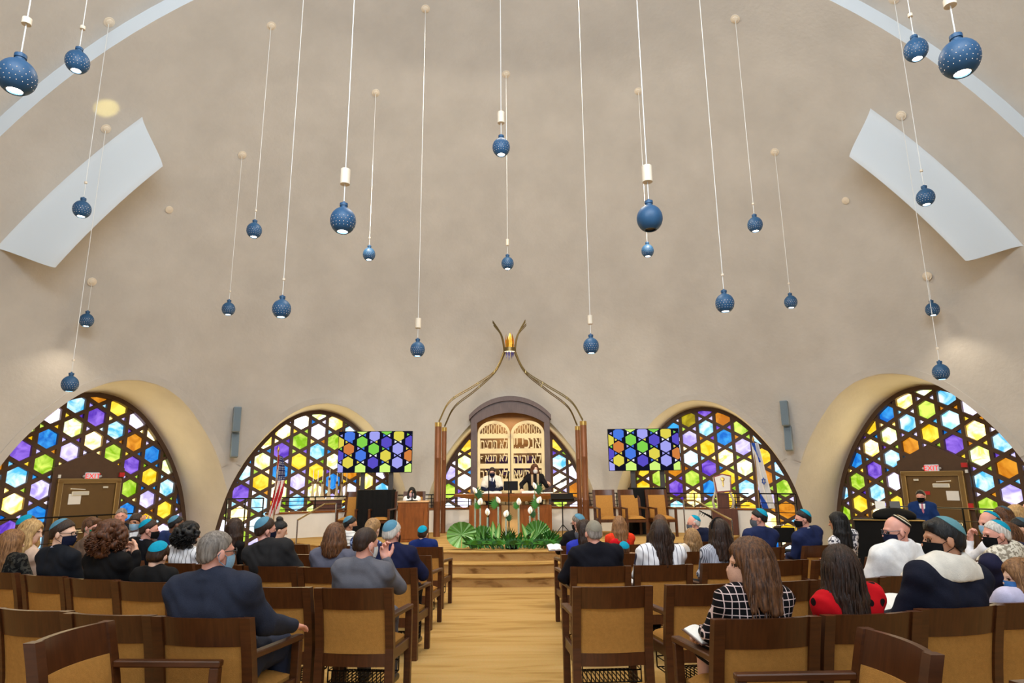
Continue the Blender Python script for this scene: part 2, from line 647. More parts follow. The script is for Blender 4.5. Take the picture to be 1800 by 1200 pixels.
def build_window(k):
    az, dist, S, pi_, pj_, tc, dz, sc = WIN[k]
    M = local_frame(az, dist)
    rnd = random.Random(100 + k)
    edge = outline(tc, dz, sc)
    hull = edge                          # counter-clockwise as (t, z)
    colours = {}
    for w in HEX[k].split():
        i, j, c = w.split(',')
        colours[int(i), int(j)] = c
    root = bpy.data.objects.new(f'window_{k}', None)
    COL.objects.link(root)
    root.matrix_world = M
    struct(root, f'arched stained glass window of coloured hexagons and stars')
    a = S * 0.8660254
    b = 0.082
    # frame: outer rim
    fr = MB()
    inn = outline(tc, dz, sc, -0.10)
    n = len(edge)
    big = outline(tc, dz, sc, 0.06)
    for y0 in (0,):
        vs = []
        for i in range(n):
            vs += [(big[i][0], -0.02, big[i][1]), (inn[i][0], -0.02, inn[i][1]), (inn[i][0], 0.26, inn[i][1]), (big[i][0], 0.26, big[i][1])]
        fs = []
        for i in range(n - 1):
            for q in range(4):
                fs.append((4 * i + q, 4 * i + 4 + q, 4 * i + 4 + (q + 1) % 4, 4 * i + (q + 1) % 4))
        fr.add(vs, fs)
    # bars in the three directions of the star lattice
    t0, z0 = pi_ * a, pj_ * S
    cz = 1.2
    for deg in (90, 30, -30):
        d = Vector((math.cos(R(deg)), math.sin(R(deg))))
        nn = Vector((-d.y, d.x))
        base = Vector((t0, z0)).dot(nn)
        for q in range(-16, 17):
            off = base + (q + 0.5) * a
            c = nn * off
            poly = [c + d * -9 + nn * (-b / 2), c + d * 9 + nn * (-b / 2), c + d * 9 + nn * (b / 2), c + d * -9 + nn * (b / 2)]
            p2 = clip_poly([tuple(p) for p in poly], hull)
            if len(p2) >= 3:
                fr.prism(p2, 0.012 + 0.004 * (deg + 30) / 60, 0.13)
    fr.build('frame', BRONZE_FRAME, root)
    # panes: each hexagon and each small triangle
    gl = MB()
    for i in range(-12, 13):
        for j in range(-12, 14):
            c = Vector(((i + pi_) * a, (j + i / 2 + pi_ * 0 + pj_) * S))
            # j index follows z/S - i/2 - pj
            c = Vector(((i + pi_) * a, (j + pj_) * S + ((i) / 2) * S))
            key = colours.get((i, j)) or rnd.choice('YGSBPLwgAys')
            rc = S / 2 * 1.0
            hx = [(c.x + rc * math.sin(R(60 * q)), c.y + rc * math.cos(R(60 * q))) for q in range(6)][::-1]
            p = clip_poly(hx, hull)
            if len(p) >= 3:
                gl.add([(x, 0.10 + 0.001 * rnd.random(), z) for x, z in p], [tuple(range(len(p)))], PKEYS.index(key))
            for s in (1, -1):                         # triangles to the right and to the left of the hexagon's top vertex
                q0 = Vector((c.x, c.y + S / 2))
                tri = [q0, q0 + Vector((s * a / 2, S / 4)), q0 + Vector((s * a / 2, -S / 4))]
                tri = tri[::-1] if s > 0 else tri
                p = clip_poly([tuple(v) for v in tri], hull)
                if len(p) >= 3:
                    gl.add([(x, 0.10, z) for x, z in p], [tuple(range(len(p)))], PKEYS.index(rnd.choice('YGSBPLwAGyL')))
    gl.build('glass', [PANE[q] for q in PKEYS], root)
    # cutter for the deep splayed reveal
    fl = 0.20
    cut = MB()
    L0, L1 = 3.0, -3.4
    e0, e1 = edge, outline(tc, dz, sc, fl * 3.4 * 0.5)
    e1 = [(x, z) for x, z in e1]
    m0 = len(edge)
    vs = [(x, L0, z) for x, z in edge] + [(x, -0.0, z) for x, z in edge] + [(x, L1, z) for x, z in e1]
    fs = [list(range(m0))[::-1], [2 * m0 + i for i in range(m0)]]
    for i in range(m0):
        i2 = (i + 1) % m0
        fs.append((i, i2, m0 + i2, m0 + i))
        fs.append((m0 + i, m0 + i2, 2 * m0 + i2, 2 * m0 + i))
    cut.add(vs, fs, 0, False, M)
    me = cut.mesh('reveal_cut', PLASTER)
    bm = bmesh.new()
    bm.from_mesh(me)
    bmesh.ops.recalc_face_normals(bm, faces=bm.faces)
    bm.to_mesh(me)
    bm.free()
    cutters.append(me)
    # raised plaster band around the mouth of the reveal, lying on the dome
    band = MB()
    rows = []
    for exs, rr in ((0.005, 0.05), (0.005, -0.018), (0.15, -0.018), (0.152, 0.03)):
        line = []
        for x, z in outline(tc, dz, sc, exs)[0:]:
            # march inward along the reveal until the dome is met
            best = None
            for q in range(300):
                n_ = -q * 0.012
                f = 1 + 0.0
                xx, zz = x, z
                # splay
                dd = Vector((x - tc, z - 0.6)).normalized()
                xx += dd.x * fl * 0.5 * -n_
                zz += dd.y * fl * 0.5 * -n_
                P = M @ Vector((xx, n_, zz))
                if (P - DOME_C).length <= DOME_R + rr:
                    best = P
                    break
            line.append(best)
        rows.append(line)
    ok = [i for i in range(len(rows[0])) if all(r_[i] is not None for r_ in rows) and rows[0][i].z > 1.75]
    band.grid([[tuple(r_[i]) for r_ in rows] for i in ok], 0, True)
    bme = band.mesh(f'trim_{k}', PLASTER)
    bme.set_sharp_from_angle(angle=R(30))
    struct(put(f'trim_{k}', bme))
    return root


for k in WIN:
    build_window(k)
    M = local_frame(WIN[k][0], WIN[k][1] - 0.12)
    q = M @ Vector((WIN[k][5], 0, 1.55))
    # daylight coming in through the coloured glass
    add_light('stained_glass_daylight', 'AREA', q, 60, (1.0, 0.78, 0.38), (R(90), 0, R(180) - R(WIN[k][0])), shape='ELLIPSE', size=3.2, size_y=2.8)


# ------------------------------------------------------------------ dome shell
def sphere_shell(name, rin, rout, nu=144, nv=72):
    bm = bmesh.new()
    for r_, flip in ((rin, True), (rout, False)):
        g = bmesh.ops.create_uvsphere(bm, u_segments=nu, v_segments=nv, radius=r_)
        if flip:
            fs = set()
            for v in g['verts']:
                fs.update(v.link_faces)
            bmesh.ops.reverse_faces(bm, faces=list(fs))
    me = bpy.data.meshes.new(name)
    bm.to_mesh(me)
    bm.free()
    o = bpy.data.objects.new(name, me)
    o.location = DOME_C
    COL.objects.link(o)
    return o


def cut_with(o, meshes, keep_mat):
    tmp = []
    for me in meshes:
        c = bpy.data.objects.new('cut', me)
        COL.objects.link(c)
        tmp.append(c)
        md = o.modifiers.new('b', 'BOOLEAN')
        md.operation = 'DIFFERENCE'
        md.solver = 'EXACT'
        md.object = c
    bpy.context.view_layer.update()
    dg = bpy.context.evaluated_depsgraph_get()
    new = bpy.data.meshes.new_from_object(o.evaluated_get(dg))
    o.modifiers.clear()
    o.data = new
    for c in tmp:
        bpy.data.objects.remove(c)
    new.materials.clear()
    for m_ in keep_mat:
        new.materials.append(m_)
    for p in new.polygons:
        p.use_smooth = True
    new.set_sharp_from_angle(angle=R(28))
    return o


def box_mesh(c, size):
    return MB().box(c, size).mesh('cutbox', PLASTER)


far = sphere_shell('wall_back', DOME_R, DOME_R + 1.7)
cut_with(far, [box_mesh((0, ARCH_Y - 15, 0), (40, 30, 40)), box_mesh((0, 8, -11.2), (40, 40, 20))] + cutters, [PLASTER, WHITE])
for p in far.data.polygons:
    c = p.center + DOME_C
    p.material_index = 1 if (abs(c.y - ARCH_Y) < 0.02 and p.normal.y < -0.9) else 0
struct(far, 'plaster half dome over the stage')
near = sphere_shell('ceiling', NEAR_R, NEAR_R + 0.3)
cut_with(near, [box_mesh((0, ARCH_Y + 15, 0), (40, 30, 40)), box_mesh((0, -14.6, 0), (40, 30, 40)), box_mesh((0, 8, -11.2), (40, 40, 20))], [PLASTER])
for p in near.data.polygons:
    p.material_index = 0
struct(near, 'plaster dome over the seats')

# slanted light scoops on the flanks of the dome
for k, q in ((6, [(-8, 436), (250, 205), (286, 292), (97, 470)]), (7, [(1800, 432), (1530, 190), (1493, 275), (1697, 458)])):
    t0, t1 = on_dome(*q[0], DOME_R), on_dome(*q[1], DOME_R)
    b1, b0 = on_dome(*q[2], DOME_R - 0.75), on_dome(*q[3], DOME_R - 0.75)
    N, Mv = 10, 12
    mb = MB()

    def lift(p, rad):
        d = (p - DOME_C).normalized()
        return DOME_C + d * rad
    rows = []
    for i in range(N + 1):
        s = i / N
        t, b = t0.lerp(t1, s), b0.lerp(b1, s)
        row = []
        for j in range(Mv + 1):
            w = j / Mv
            p = t.lerp(b, w)
            d = (p - DOME_C).normalized()
            s_ = w * w * (3 - 2 * w)
            row.append(tuple(DOME_C + d * (DOME_R - 0.004 - 0.75 * s_)))
        row.append(tuple(lift(b, DOME_R - 0.70) + Vector((0, 0, -0.03))))
        row.append(tuple(lift(b, DOME_R + 0.25) + Vector((0, 0, 0.15))))
        row.append(tuple(lift(t, DOME_R + 0.25)))
        rows.append(row)
    mb.grid(rows, 0, True)
    for row in (rows[0], rows[-1]):
        mb.add(row, [tuple(range(len(row)))], 0, False)
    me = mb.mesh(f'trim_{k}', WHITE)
    bm = bmesh.new()
    bm.from_mesh(me)
    bmesh.ops.recalc_face_normals(bm, faces=bm.faces)
    bm.to_mesh(me)
    bm.free()
    me.set_sharp_from_angle(angle=R(40))
    struct(put(f'trim_{k}', me), 'white slanted light scoop projecting from the dome')

# ------------------------------------------------------------------ doors set in the brown panels of the outer windows
DOOR_BROWN = mat('door_brown_paint', (104, 78, 42), 0.5, vary=0.06)
DOOR_FRAME = mat('door_frame_olive', (126, 98, 52), 0.5)
for k, tcx, s in ((1, 0.80, 1), (5, -0.80, -1)):
    az, dist = WIN[k][0], WIN[k][1]
    M = local_frame(az, dist)
    root = bpy.data.objects.new('door_1' if k == 1 else 'door_2', None)
    COL.objects.link(root)
    root.matrix_world = M
    struct(root, 'olive brown exit door in a gabled dark brown surround')
    mb = MB()
    mb.prism([(tcx - 0.74, -0.75), (tcx + 0.74, -0.75), (tcx + 0.74, 1.76), (tcx, 2.12), (tcx - 0.74, 1.76)], -0.05, 0.04)
    mb.build('surround', BRONZE_FRAME, root)
    mb = MB()
    w, zt = 0.60, 1.48
    for sx in (-1, 1):
        mb.box((tcx + sx * w, -0.09, zt / 2 - 0.35), (0.10, 0.10, zt + 0.7), 0.01)
    mb.box((tcx, -0.09, zt), (2 * w + 0.10, 0.10, 0.10), 0.01)
    mb.build('frame', DOOR_FRAME, root)
    mb = MB()
    mb.box((tcx, -0.065, zt / 2 - 0.4), (2 * w - 0.10, 0.05, zt + 0.7), 0.008)
    mb.build('leaf', DOOR_BROWN, root)
    mb = MB()
    mb.box((tcx - s * 0.18, -0.11, 1.22), (0.34, 0.05, 0.085), 0.01)
    mb.bar((tcx - s * 0.1, -0.13, 1.30), (tcx - s * 0.40, -0.15, 1.32), 0.02, 0.02)
    mb.box((tcx + s * 0.33, -0.11, 1.34), (0.10, 0.04, 0.04), 0.005)
    mb.build('door_closer', mat('closer_grey', (206, 204, 196), 0.4), root)
    mb = MB()
    mb.box((tcx, -0.12, 0.42), (2 * w - 0.22, 0.05, 0.06), 0.01)
    mb.build('push_bar', CHROME, root)


def on_window(k, px, py, n=-0.06):
    az, dist = WIN[k][0], WIN[k][1]
    a = R(az)
    nv = Vector((math.sin(a), math.cos(a), 0))
    d = ray(px, py)
    o = Vector((0, 0, CAM_H))
    s = (dist + n - (o - Vector((DOME_C.x, DOME_C.y, 0))).dot(nv)) / d.dot(nv)
    return o + d * s


def flat_on(k, name, px, py, w, h, m, label, cat, n=-0.06, th=0.012, parent=None, text=None, tm=None, ts=0.1):
    p = on_window(k, px, py, n)
    mb = MB()
    mb.box((0, 0, 0), (w, th, h), 0.003)
    o = mb.build(name, m, None, p, (0, 0, -R(WIN[k][0])))
    tag(o, label, cat)
    if text:
        writing('lettering', text, ts, tm, o, (0, -th / 2 - 0.004, 0))
    return o


def text_mesh(body, size, extrude=0.002, align='CENTER', bold=0.0):
    c = bpy.data.curves.new('t', 'FONT')
    c.body = body
    c.size = size
    c.extrude = extrude
    c.align_x = align
    c.offset = bold
    c.align_y = 'CENTER'
    o = bpy.data.objects.new('t', c)
    COL.objects.link(o)
    bpy.context.view_layer.update()
    dg = bpy.context.evaluated_depsgraph_get()
    me = bpy.data.meshes.new_from_object(o.evaluated_get(dg))
    bpy.data.objects.remove(o)
    return me


def writing(name, body, size, m, parent, loc, rot=(math.pi / 2, 0, 0), extrude=0.002):
    me = text_mesh(body, size, extrude)
    me.materials.clear()
    me.materials.append(m)
    return put(name, me, parent, loc, rot)


RED_LIT = emission('exit_red', (255, 48, 40), 1.15)
SIGN_GREY = mat('sign_grey', (196, 200, 206), 0.5, emit=(220, 225, 230), emit_s=0.25)
for k, px, py, lab in ((1, 162, 837, 'red lettered exit sign over the door in the window near the stars-and-stripes flag'),
                       (5, 1638, 823, 'red lettered exit sign over the door behind the piano player')):
    t = thing('exit_sign', lab, 'exit sign', on_window(k, px, py, -0.08), -R(WIN[k][0]))
    mb = MB()
    mb.box((0, 0, 0), (0.29, 0.05, 0.17), 0.012)
    mb.build('housing', SIGN_GREY, t)
    writing('lettering', 'EXIT', 0.155, RED_LIT, t, (0, -0.03, 0.0))
    for sx in (-1, 1):
        mb = MB()
        mb.ball((sx * 0.175, -0.01, 0.0), 0.028, 10)
        mb.bar((sx * 0.14, 0, 0), (sx * 0.175, 0, 0), 0.02, 0.02)
        mb.build('emergency_lamp', mat('lamp_grey', (190, 190, 190), 0.3), t)
flat_on(1, 'paper_notice', 131, 877, 0.25, 0.22, PAPER, 'white paper notice taped to the door by the stars-and-stripes flag side window', 'notice', -0.10)
flat_on(5, 'paper_notice', 1675, 871, 0.25, 0.20, PAPER, 'white paper notice taped to the door behind the piano player', 'notice', -0.10)
RED_SIGN = mat('red_sign', (196, 38, 40), 0.5)
flat_on(5, 'red_door_sign', 1624, 866, 0.26, 0.075, RED_SIGN, 'small red sign on the door beside the piano player', 'sign', -0.10)
flat_on(1, 'fire_alarm', 214, 834, 0.11, 0.10, RED_SIGN, 'red fire alarm on the brown door surround near the curly haired woman', 'alarm', -0.09, 0.05)
flat_on(5, 'fire_alarm', 1695, 817, 0.11, 0.10, RED_SIGN, 'red fire alarm strobe high on the brown surround above the piano', 'alarm', -0.09, 0.05)
flat_on(5, 'alarm_pull_box', 1706, 890, 0.12, 0.13, RED_SIGN, 'red alarm pull box low on the brown door surround', 'alarm box', -0.09, 0.05)
flat_on(1, 'wall_switch', 104.5, 837, 0.05, 0.07, PAPER, 'small white switch on the brown door surround', 'switch', -0.08, 0.03)
flat_on(5, 'wall_switch', 1699, 828, 0.05, 0.07, PAPER, 'small white switch under the red fire alarm strobe', 'switch', -0.08, 0.03)

# ------------------------------------------------------------------ parapet behind the stage with a dark wooden cap, and its railing
PAR_R = 9.35
PARAPET = mat('parapet_white', (226, 220, 210), 0.75, vary=0.04, vscale=3)


def arc_pts(rad, a0, a1, n, z=0.0):
    return [(DOME_C.x + rad * math.sin(R(a0 + (a1 - a0) * i / n)), DOME_C.y + rad * math.cos(R(a0 + (a1 - a0) * i / n)), z) for i in range(n + 1)]


PAR_TOP = at_y(770, 895, 17.25).z
mb = MB()
A0, A1 = -38, 38
ring = []
for a in [A0 + (A1 - A0) * i / 40 for i in range(41)]:
    s, c = math.sin(R(a)), math.cos(R(a))
    ring.append([(DOME_C.x + r_ * s, DOME_C.y + r_ * c, z) for r_, z in ((PAR_R, -0.5), (PAR_R, PAR_TOP), (PAR_R + 0.12, PAR_TOP), (PAR_R + 0.12, -0.5))])
mb.grid(ring, 0, False)
mb.add(ring[0], [(0, 1, 2, 3)])
mb.add(ring[-1], [(3, 2, 1, 0)])
struct(mb.build('wall_parapet', PARAPET))
mb = MB()
ring = []
for a in [A0 + (A1 - A0) * i / 40 for i in range(41)]:
    s, c = math.sin(R(a)), math.cos(R(a))
    ring.append([(DOME_C.x + r_ * s, DOME_C.y + r_ * c, PAR_TOP + z) for r_, z in ((PAR_R - 0.02, 0), (PAR_R - 0.02, 0.04), (PAR_R + 0.14, 0.04), (PAR_R + 0.14, 0), (PAR_R - 0.02, 0))])
mb.grid(ring, 0, False)
struct(mb.build('trim_parapet', STAGE_WOOD))


def railing(name, label, pts, tops, bots, post_every=6, rails=4):
    t = thing(name, label, 'railing', (0, 0, 0))
    mb = MB()
    for f in range(rails):
        w = f / (rails - 0.3)
        mb.tube([(p[0], p[1], tp * (1 - w) + bt * w) for p, tp, bt in zip(pts, tops, bots)], 0.016 if f == 0 else 0.009, 5)
    mb.build('rail', BLACK, t)
    for i in range(0, len(pts), post_every):
        mb = MB()
        mb.bar((pts[i][0], pts[i][1], bots[i]), (pts[i][0], pts[i][1], tops[i]), 0.025, 0.025)
        mb.build('post', BLACK, t)
    return t


RT = at_y(700, 870, 17.0).z
pp = arc_pts(PAR_R + 0.06, -37, 37, 74)
railing('guard_railing', 'black metal guard railing standing on the white parapet behind the ark', pp, [RT] * 75, [PAR_TOP + 0.03] * 75, 6)
for sgn, lab in ((-1, 'black metal railing in front of the window with the door by the blonde woman'), (1, 'black metal railing before the door behind the piano')):
    q = arc_pts(10.75, sgn * 52, sgn * 75, 30)
    zt = on_window(1, 250, 901, -0.55).z if sgn < 0 else on_window(5, 1560, 889, -0.55).z
    railing('door_railing', lab, q, [zt] * 31, [zt - 0.95] * 31, 5)
for sgn, lab in ((-1, 'short stepped black railing beside the stars-and-stripes flag'), (1, 'short stepped black railing beside the black stacking chair')):
    q = arc_pts(PAR_R + 0.06, sgn * 38.5, sgn * 43.5, 8)
    railing('step_railing', lab, q, [RT] * 9, [RT - 1.2] * 9, 4, 6)
# ================================================================== THE ARK AND WHAT STANDS ON THE STAGE
ARK_Y = 17.6
CREAM = mat('cream_door_paint', (238, 214, 160), 0.5)
ARK_WOOD = mat('ark_grey_brown_wood', (96, 78, 74), 0.5, vary=0.15, vscale=4, stretch=(5, 5, 1))
ARK_GOLD = mat('ark_gold_lining', (150, 106, 50), 0.45, vary=0.1)
STAND_CLOTH = BLACK_CLOTH


def xz(px, py, y=ARK_Y):
    p = at_y(px, py, y)
    return p.x, p.z


def stage_pt(px, py, z=None):
    return at_z(px, py, STAGE_Z if z is None else z)


ax0, ax1 = xz(827.5, 780)[0], xz(967, 780)[0]
ix0, ix1 = xz(838.5, 780)[0], xz(957, 780)[0]
acx = (ax0 + ax1) / 2
AB = STAGE_Z
z_sh = xz(838, 743)[1]           # springing of the inner arch
z_in = xz(897, 725)[1]
z_ho = xz(826, 730)[1]           # hood ends
z_ht = xz(897, 696)[1]


def arc_between(xa, xb, zs, zt, n=24):
    """flat circular arc from (xa,zs) over (mid,zt) to (xb,zs)"""
    c, h = (xb - xa) / 2, zt - zs
    r_ = (c * c + h * h) / (2 * h)
    zc = zt - r_
    a = math.asin(c / r_)
    return [((xa + xb) / 2 + r_ * math.sin(-a + 2 * a * i / n), zc + r_ * math.cos(-a + 2 * a * i / n)) for i in range(n + 1)]


ark = thing('torah_ark', 'tall arched wooden ark with two cream doors of cut-out letters', 'ark', (0, 0, 0))
mb = MB()
inner = arc_between(ix0, ix1, z_sh, z_in)
outer = arc_between(ax0, ax1, z_ho - 0.10, z_ht - 0.12)
n = len(inner)
for y0, y1 in ((ARK_Y, ARK_Y + 0.12),):
    vs = [(x, y0, z) for x, z in inner] + [(x, y0, z) for x, z in outer] + [(x, y1, z) for x, z in inner] + [(x, y1, z) for x, z in outer]
    fs = []
    for i in range(n - 1):
        fs += [(i, i + 1, n + i + 1, n + i), (2 * n + i, 3 * n + i, 3 * n + i + 1, 2 * n + i + 1), (i, 2 * n + i, 2 * n + i + 1, i + 1), (n + i, n + i + 1, 3 * n + i + 1, 3 * n + i)]
    mb.add(vs, fs)
for xa, xb, z1 in ((ax0, ix0, z_ho - 0.1), (ix1, ax1, z_ho - 0.1)):
    lo, hi = min(xa, xb), max(xa, xb)
    zi = z_sh
    mb.box(((lo + hi) / 2, ARK_Y + 0.06, (AB + zi) / 2), (hi - lo, 0.12, zi - AB), 0.004)
    # gusset between upright and arch
    p = [(ix0 if xa == ax0 else ix1, zi), (ax0 if xa == ax0 else ax1, zi), (ax0 if xa == ax0 else ax1, z_ho - 0.1)]
    mb.prism(p, ARK_Y, ARK_Y + 0.12)
mb.build('arched_front', ARK_WOOD, ark)
mb = MB()
for sx in (ax0 + 0.03, ax1 - 0.03):
    mb.box((sx, ARK_Y + 0.46, (AB + z_ho - 0.15) / 2), (0.06, 0.68, z_ho - 0.15 - AB), 0.004)
mb.build('side_walls', ARK_WOOD, ark)
mb = MB()
hx0, hx1 = xz(824.5, 735)[0], xz(968.5, 735)[0]
ho = arc_between(hx0, hx1, z_ho, z_ht)
hi_ = arc_between(hx0, hx1, z_ho - 0.13, z_ht - 0.13)
poly = ho + hi_[::-1]
n = len(ho)
for i in range(n - 1):
    q = [ho[i], ho[i + 1], hi_[i + 1], hi_[i]]
    mb.prism(q, ARK_Y - 0.06, ARK_Y + 0.86)
mb.build('hood', ARK_WOOD, ark)
mb = MB()
mb.box((acx, ARK_Y + 0.78, (AB + z_ht) / 2 - 0.1), (ax1 - ax0 - 0.1, 0.03, z_ht - AB - 0.35))
mb.build('back_lining', ARK_GOLD, ark)
mb = MB()
mb.box((acx, ARK_Y + 0.42, AB + 0.32), (ax1 - ax0 - 0.14, 0.66, 0.64), 0.01)
mb.build('base_cabinet', ARK_WOOD, ark)
mb = MB()
mb.box((acx, ARK_Y + 0.45, AB + 1.42), (ax1 - ax0 - 0.14, 0.60, 0.03), 0.004)
mb.build('shelf', ARK_GOLD, ark)


def hebrew_panel(m, txt, x0, x1, z0, z1, y):
    """letters drawn tall so that each bridges its opening from bar to bar"""
    me = text_mesh(txt[::-1], 1.0, 0.0, bold=0.008)
    co = [v.co.copy() for v in me.vertices]
    if not co:
        return
    mnx, mxx = min(c.x for c in co), max(c.x for c in co)
    mny, mxy = min(c.y for c in co), max(c.y for c in co)
    vs = [(x0 + (c.x - mnx) / (mxx - mnx) * (x1 - x0), y, z0 + (c.y - mny) / (mxy - mny) * (z1 - z0)) for c in co]
    fs = [tuple(p.vertices) for p in me.polygons]
    m.add(vs, fs)
    m.add([(a, y + 0.02, c) for a, b, c in vs], [f[::-1] for f in fs])


DY = ARK_Y + 0.05
for nm, X, O, words_ in (('left', (839.3, 896.7), (844, 892.7), ['לא תרצח', 'לא תנאף', 'לא תגנב']), ('right', (898.2, 957.2), (902.7, 951.5), ['אנכי יי', 'לא יהיה', 'לא תשא'])):
    m = MB()
    x0, x1 = xz(X[0], 780)[0], xz(X[1], 780)[0]
    o0, o1 = xz(O[0], 780)[0], xz(O[1], 780)[0]
    zs = lambda py: xz(880, py)[1]
    th = 0.025

    def slab(xa, xb, za, zb):
        m.box(((xa + xb) / 2, DY, (za + zb) / 2), (xb - xa, th, zb - za))
    zt = zs(762)
    slab(x0, o0, AB + 0.66, zt)
    slab(o1, x1, AB + 0.66, zt)
    slab(o0, o1, zs(770), zt)
    slab(o0, o1, zs(796.5), zs(788))
    slab(o0, o1, zs(823), zs(814.5))
    slab(o0, o1, AB + 0.66, zs(841))
    # rounded head
    cx, rx = (x0 + x1) / 2, (x1 - x0) / 2
    ri = (o1 - o0) / 2
    hz_o, hz_i = zs(739) - zt, zs(744.5) - zt
    N = 20
    vs = []
    for i in range(N + 1):
        a = math.pi * i / N
        for rr, hh in ((rx, hz_o), (ri, hz_i)):
            for dy in (-th / 2, th / 2):
                vs.append((cx - rr * math.cos(a), DY + dy, zt + hh * math.sin(a)))
    fs = []
    for i in range(N):
        b = 4 * i
        fs += [(b, b + 2, b + 6, b + 4), (b + 1, b + 5, b + 7, b + 3), (b, b + 4, b + 5, b + 1), (b + 2, b + 3, b + 7, b + 6)]
    m.add(vs, fs)
    door = m.build('door', CREAM, ark)
    for t, (pa, pb) in zip(words_, ((770, 788), (796.5, 814.5), (823, 841))):
        m = MB()
        hebrew_panel(m, t, o0 + 0.01, o1 - 0.01, zs(pb) - 0.01, zs(pa) + 0.01, DY - 0.02)
        m.build('lettering', CREAM, door)
    m = MB()
    pts = []
    K = 90
    for i in range(K + 1):
        s = i / K
        x = o0 + 0.03 + (o1 - o0 - 0.06) * s
        env = hz_i * math.sqrt(max(0, 1 - ((x - cx) / ri) ** 2))
        w = 0.5 - 0.5 * math.cos(2 * math.pi * 5.5 * s)
        pts.append((x + 0.022 * math.sin(4 * math.pi * 5.5 * s), DY, zt + 0.0 + max(0.02, env * 0.96) * w))
    m.tube(pts, 0.014, 6)
    m.build('scrollwork', CREAM, door)
mb = MB()
mb.bar((acx, DY - 0.02, AB + 0.7), (acx, DY - 0.02, zs(762)), 0.015, 0.012)
mb.build('door_seam_trim', ARK_WOOD, ark)
add_light('ark_light', 'AREA', (acx, ARK_Y + 0.4, z_in - 0.05), 8, (1.0, 0.80, 0.5), (0, 0, 0), shape='RECTANGLE', size=0.9, size_y=0.3)

PURPLE = mat('purple_velvet', (64, 20, 78), 0.8, sheen=0.4, vary=0.2)
SILVER = mat('silver', (210, 210, 214), 0.25, 1.0)
for i, (dx, z, lab) in enumerate(((-0.56, 1.435, 'purple mantled scroll standing nearest the boy inside the ark'), (-0.18, 1.435, 'purple mantled scroll second along the ark shelf from the boy'),
                                  (0.20, 1.435, 'purple mantled scroll with silver finials third along the ark shelf'), (0.56, 1.435, 'purple mantled scroll with silver finials above the guitar player'))):
    t = thing('torah_scroll', lab, 'scroll', (acx + dx, ARK_Y + 0.5, AB + z), 0, 'scrolls inside the ark')
    mb = MB()
    mb.lathe([(0.10, 0), (0.13, 0.02), (0.125, 0.5), (0.11, 0.58), (0.0, 0.61)], 16, (0, 0, 0), 0, True, Matrix.Diagonal((1.15, 0.7, 0.88, 1)))
    mb.build('mantle', PURPLE, t)
    if i > 1:
        for sx in (-1, 1):
            mb = MB()
            mb.lathe([(0.012, 0.5), (0.012, 0.62), (0.035, 0.66), (0.03, 0.7), (0.012, 0.72), (0.02, 0.75), (0.0, 0.78)], 10, (sx * 0.06, 0, 0))
            mb.build('finial', SILVER, t)

# ------------------------------------------------------------------ canopy of copper posts and bent brass rods over the ark
GY_F, GY_R, GY_C = 15.8, 16.8, 16.3
can = thing('ark_canopy', 'four copper posts carrying bent brass rods that meet in a ring over the ark', 'canopy', (0, 0, 0))
for px, ptop, w, y in ((770.5, 742.5, 11.5, GY_F), (781, 751, 8.5, GY_R), (1015, 749, 8.5, GY_R), (1025, 740, 11.5, GY_F)):
    p = at_y(px, ptop, y)
    r_ = w / 2 / FPX * y
    mb = MB()
    H = p.z - STAGE_Z
    mb.lathe([(r_, 0), (r_, H * 0.3), (r_ * 1.02, H * 0.3 + 0.005), (r_, H * 0.3 + 0.01), (r_, H * 0.68), (r_ * 1.02, H * 0.68 + 0.005), (r_, H * 0.68 + 0.01), (r_, H - 0.10)], 18, (0, 0, 0))
    po = mb.build('post', COPPER, can, (p.x, p.y, STAGE_Z))
    mb = MB()
    mb.lathe([(r_ * 1.05, H - 0.10), (r_ * 1.05, H), (0, H)], 18)
    mb.build('post_cap', BRASS, po)
ROD = mat('aged_brass_rod', (122, 104, 66), 0.35, 0.85)
rods = [([(771, 742), (791, 705), (832, 679), (869, 653), (884, 622), (885, 611), (880, 587), (866, 565)], GY_F), ([(781, 750), (799, 715), (835, 686), (869.5, 654), (886.5, 622), (887, 612), (881.5, 589), (867.5, 570)], GY_R),
        ([(1025, 739), (1003.5, 705), (962, 678), (924, 653), (907.5, 622), (906.5, 610), (911, 587), (923.5, 563.5)], GY_F), ([(1015, 748), (998, 714.6), (959, 684), (923, 654), (906, 622), (905, 611), (909.5, 589), (925, 570)], GY_R)]
for pts, y0 in rods:
    P = []
    for i, q in enumerate(pts):
        w = min(1, i / 4)
        yy = y0 * (1 - w) + (GY_C + (0.08 if y0 == GY_R else -0.08)) * w
        P.append(at_y(q[0], q[1], yy))
    C = bez(P, 10)
    m = MB()
    side = Vector((0.0, 0, 0.022))
    m.tube([c + side for c in C], 0.013, 6)
    m.tube([c - side for c in C], 0.013, 6)
    rd = m.build('bent_rod', ROD, can)
    for i in (12, 22, 30):
        m = MB()
        m.box(tuple(C[i]), (0.035, 0.035, 0.075), 0.004)
        m.build('rod_clamp', ROD, rd)
RC = at_y(896, 615, GY_C)
mb = MB()
mb.lathe([(0.155, -0.05), (0.17, -0.05), (0.17, 0.05), (0.155, 0.05), (0.155, -0.05)], 24, tuple(RC))
mb.build('ring', ROD, can)
lamp = thing('eternal_light', 'gold flame shaped eternal light held in the ring above the ark', 'lamp', tuple(RC))
GOLD = mat('gold_leaf', (226, 166, 60), 0.25, 0.9)
GLOW = emission('flame_glow', (255, 214, 130), 2.2)
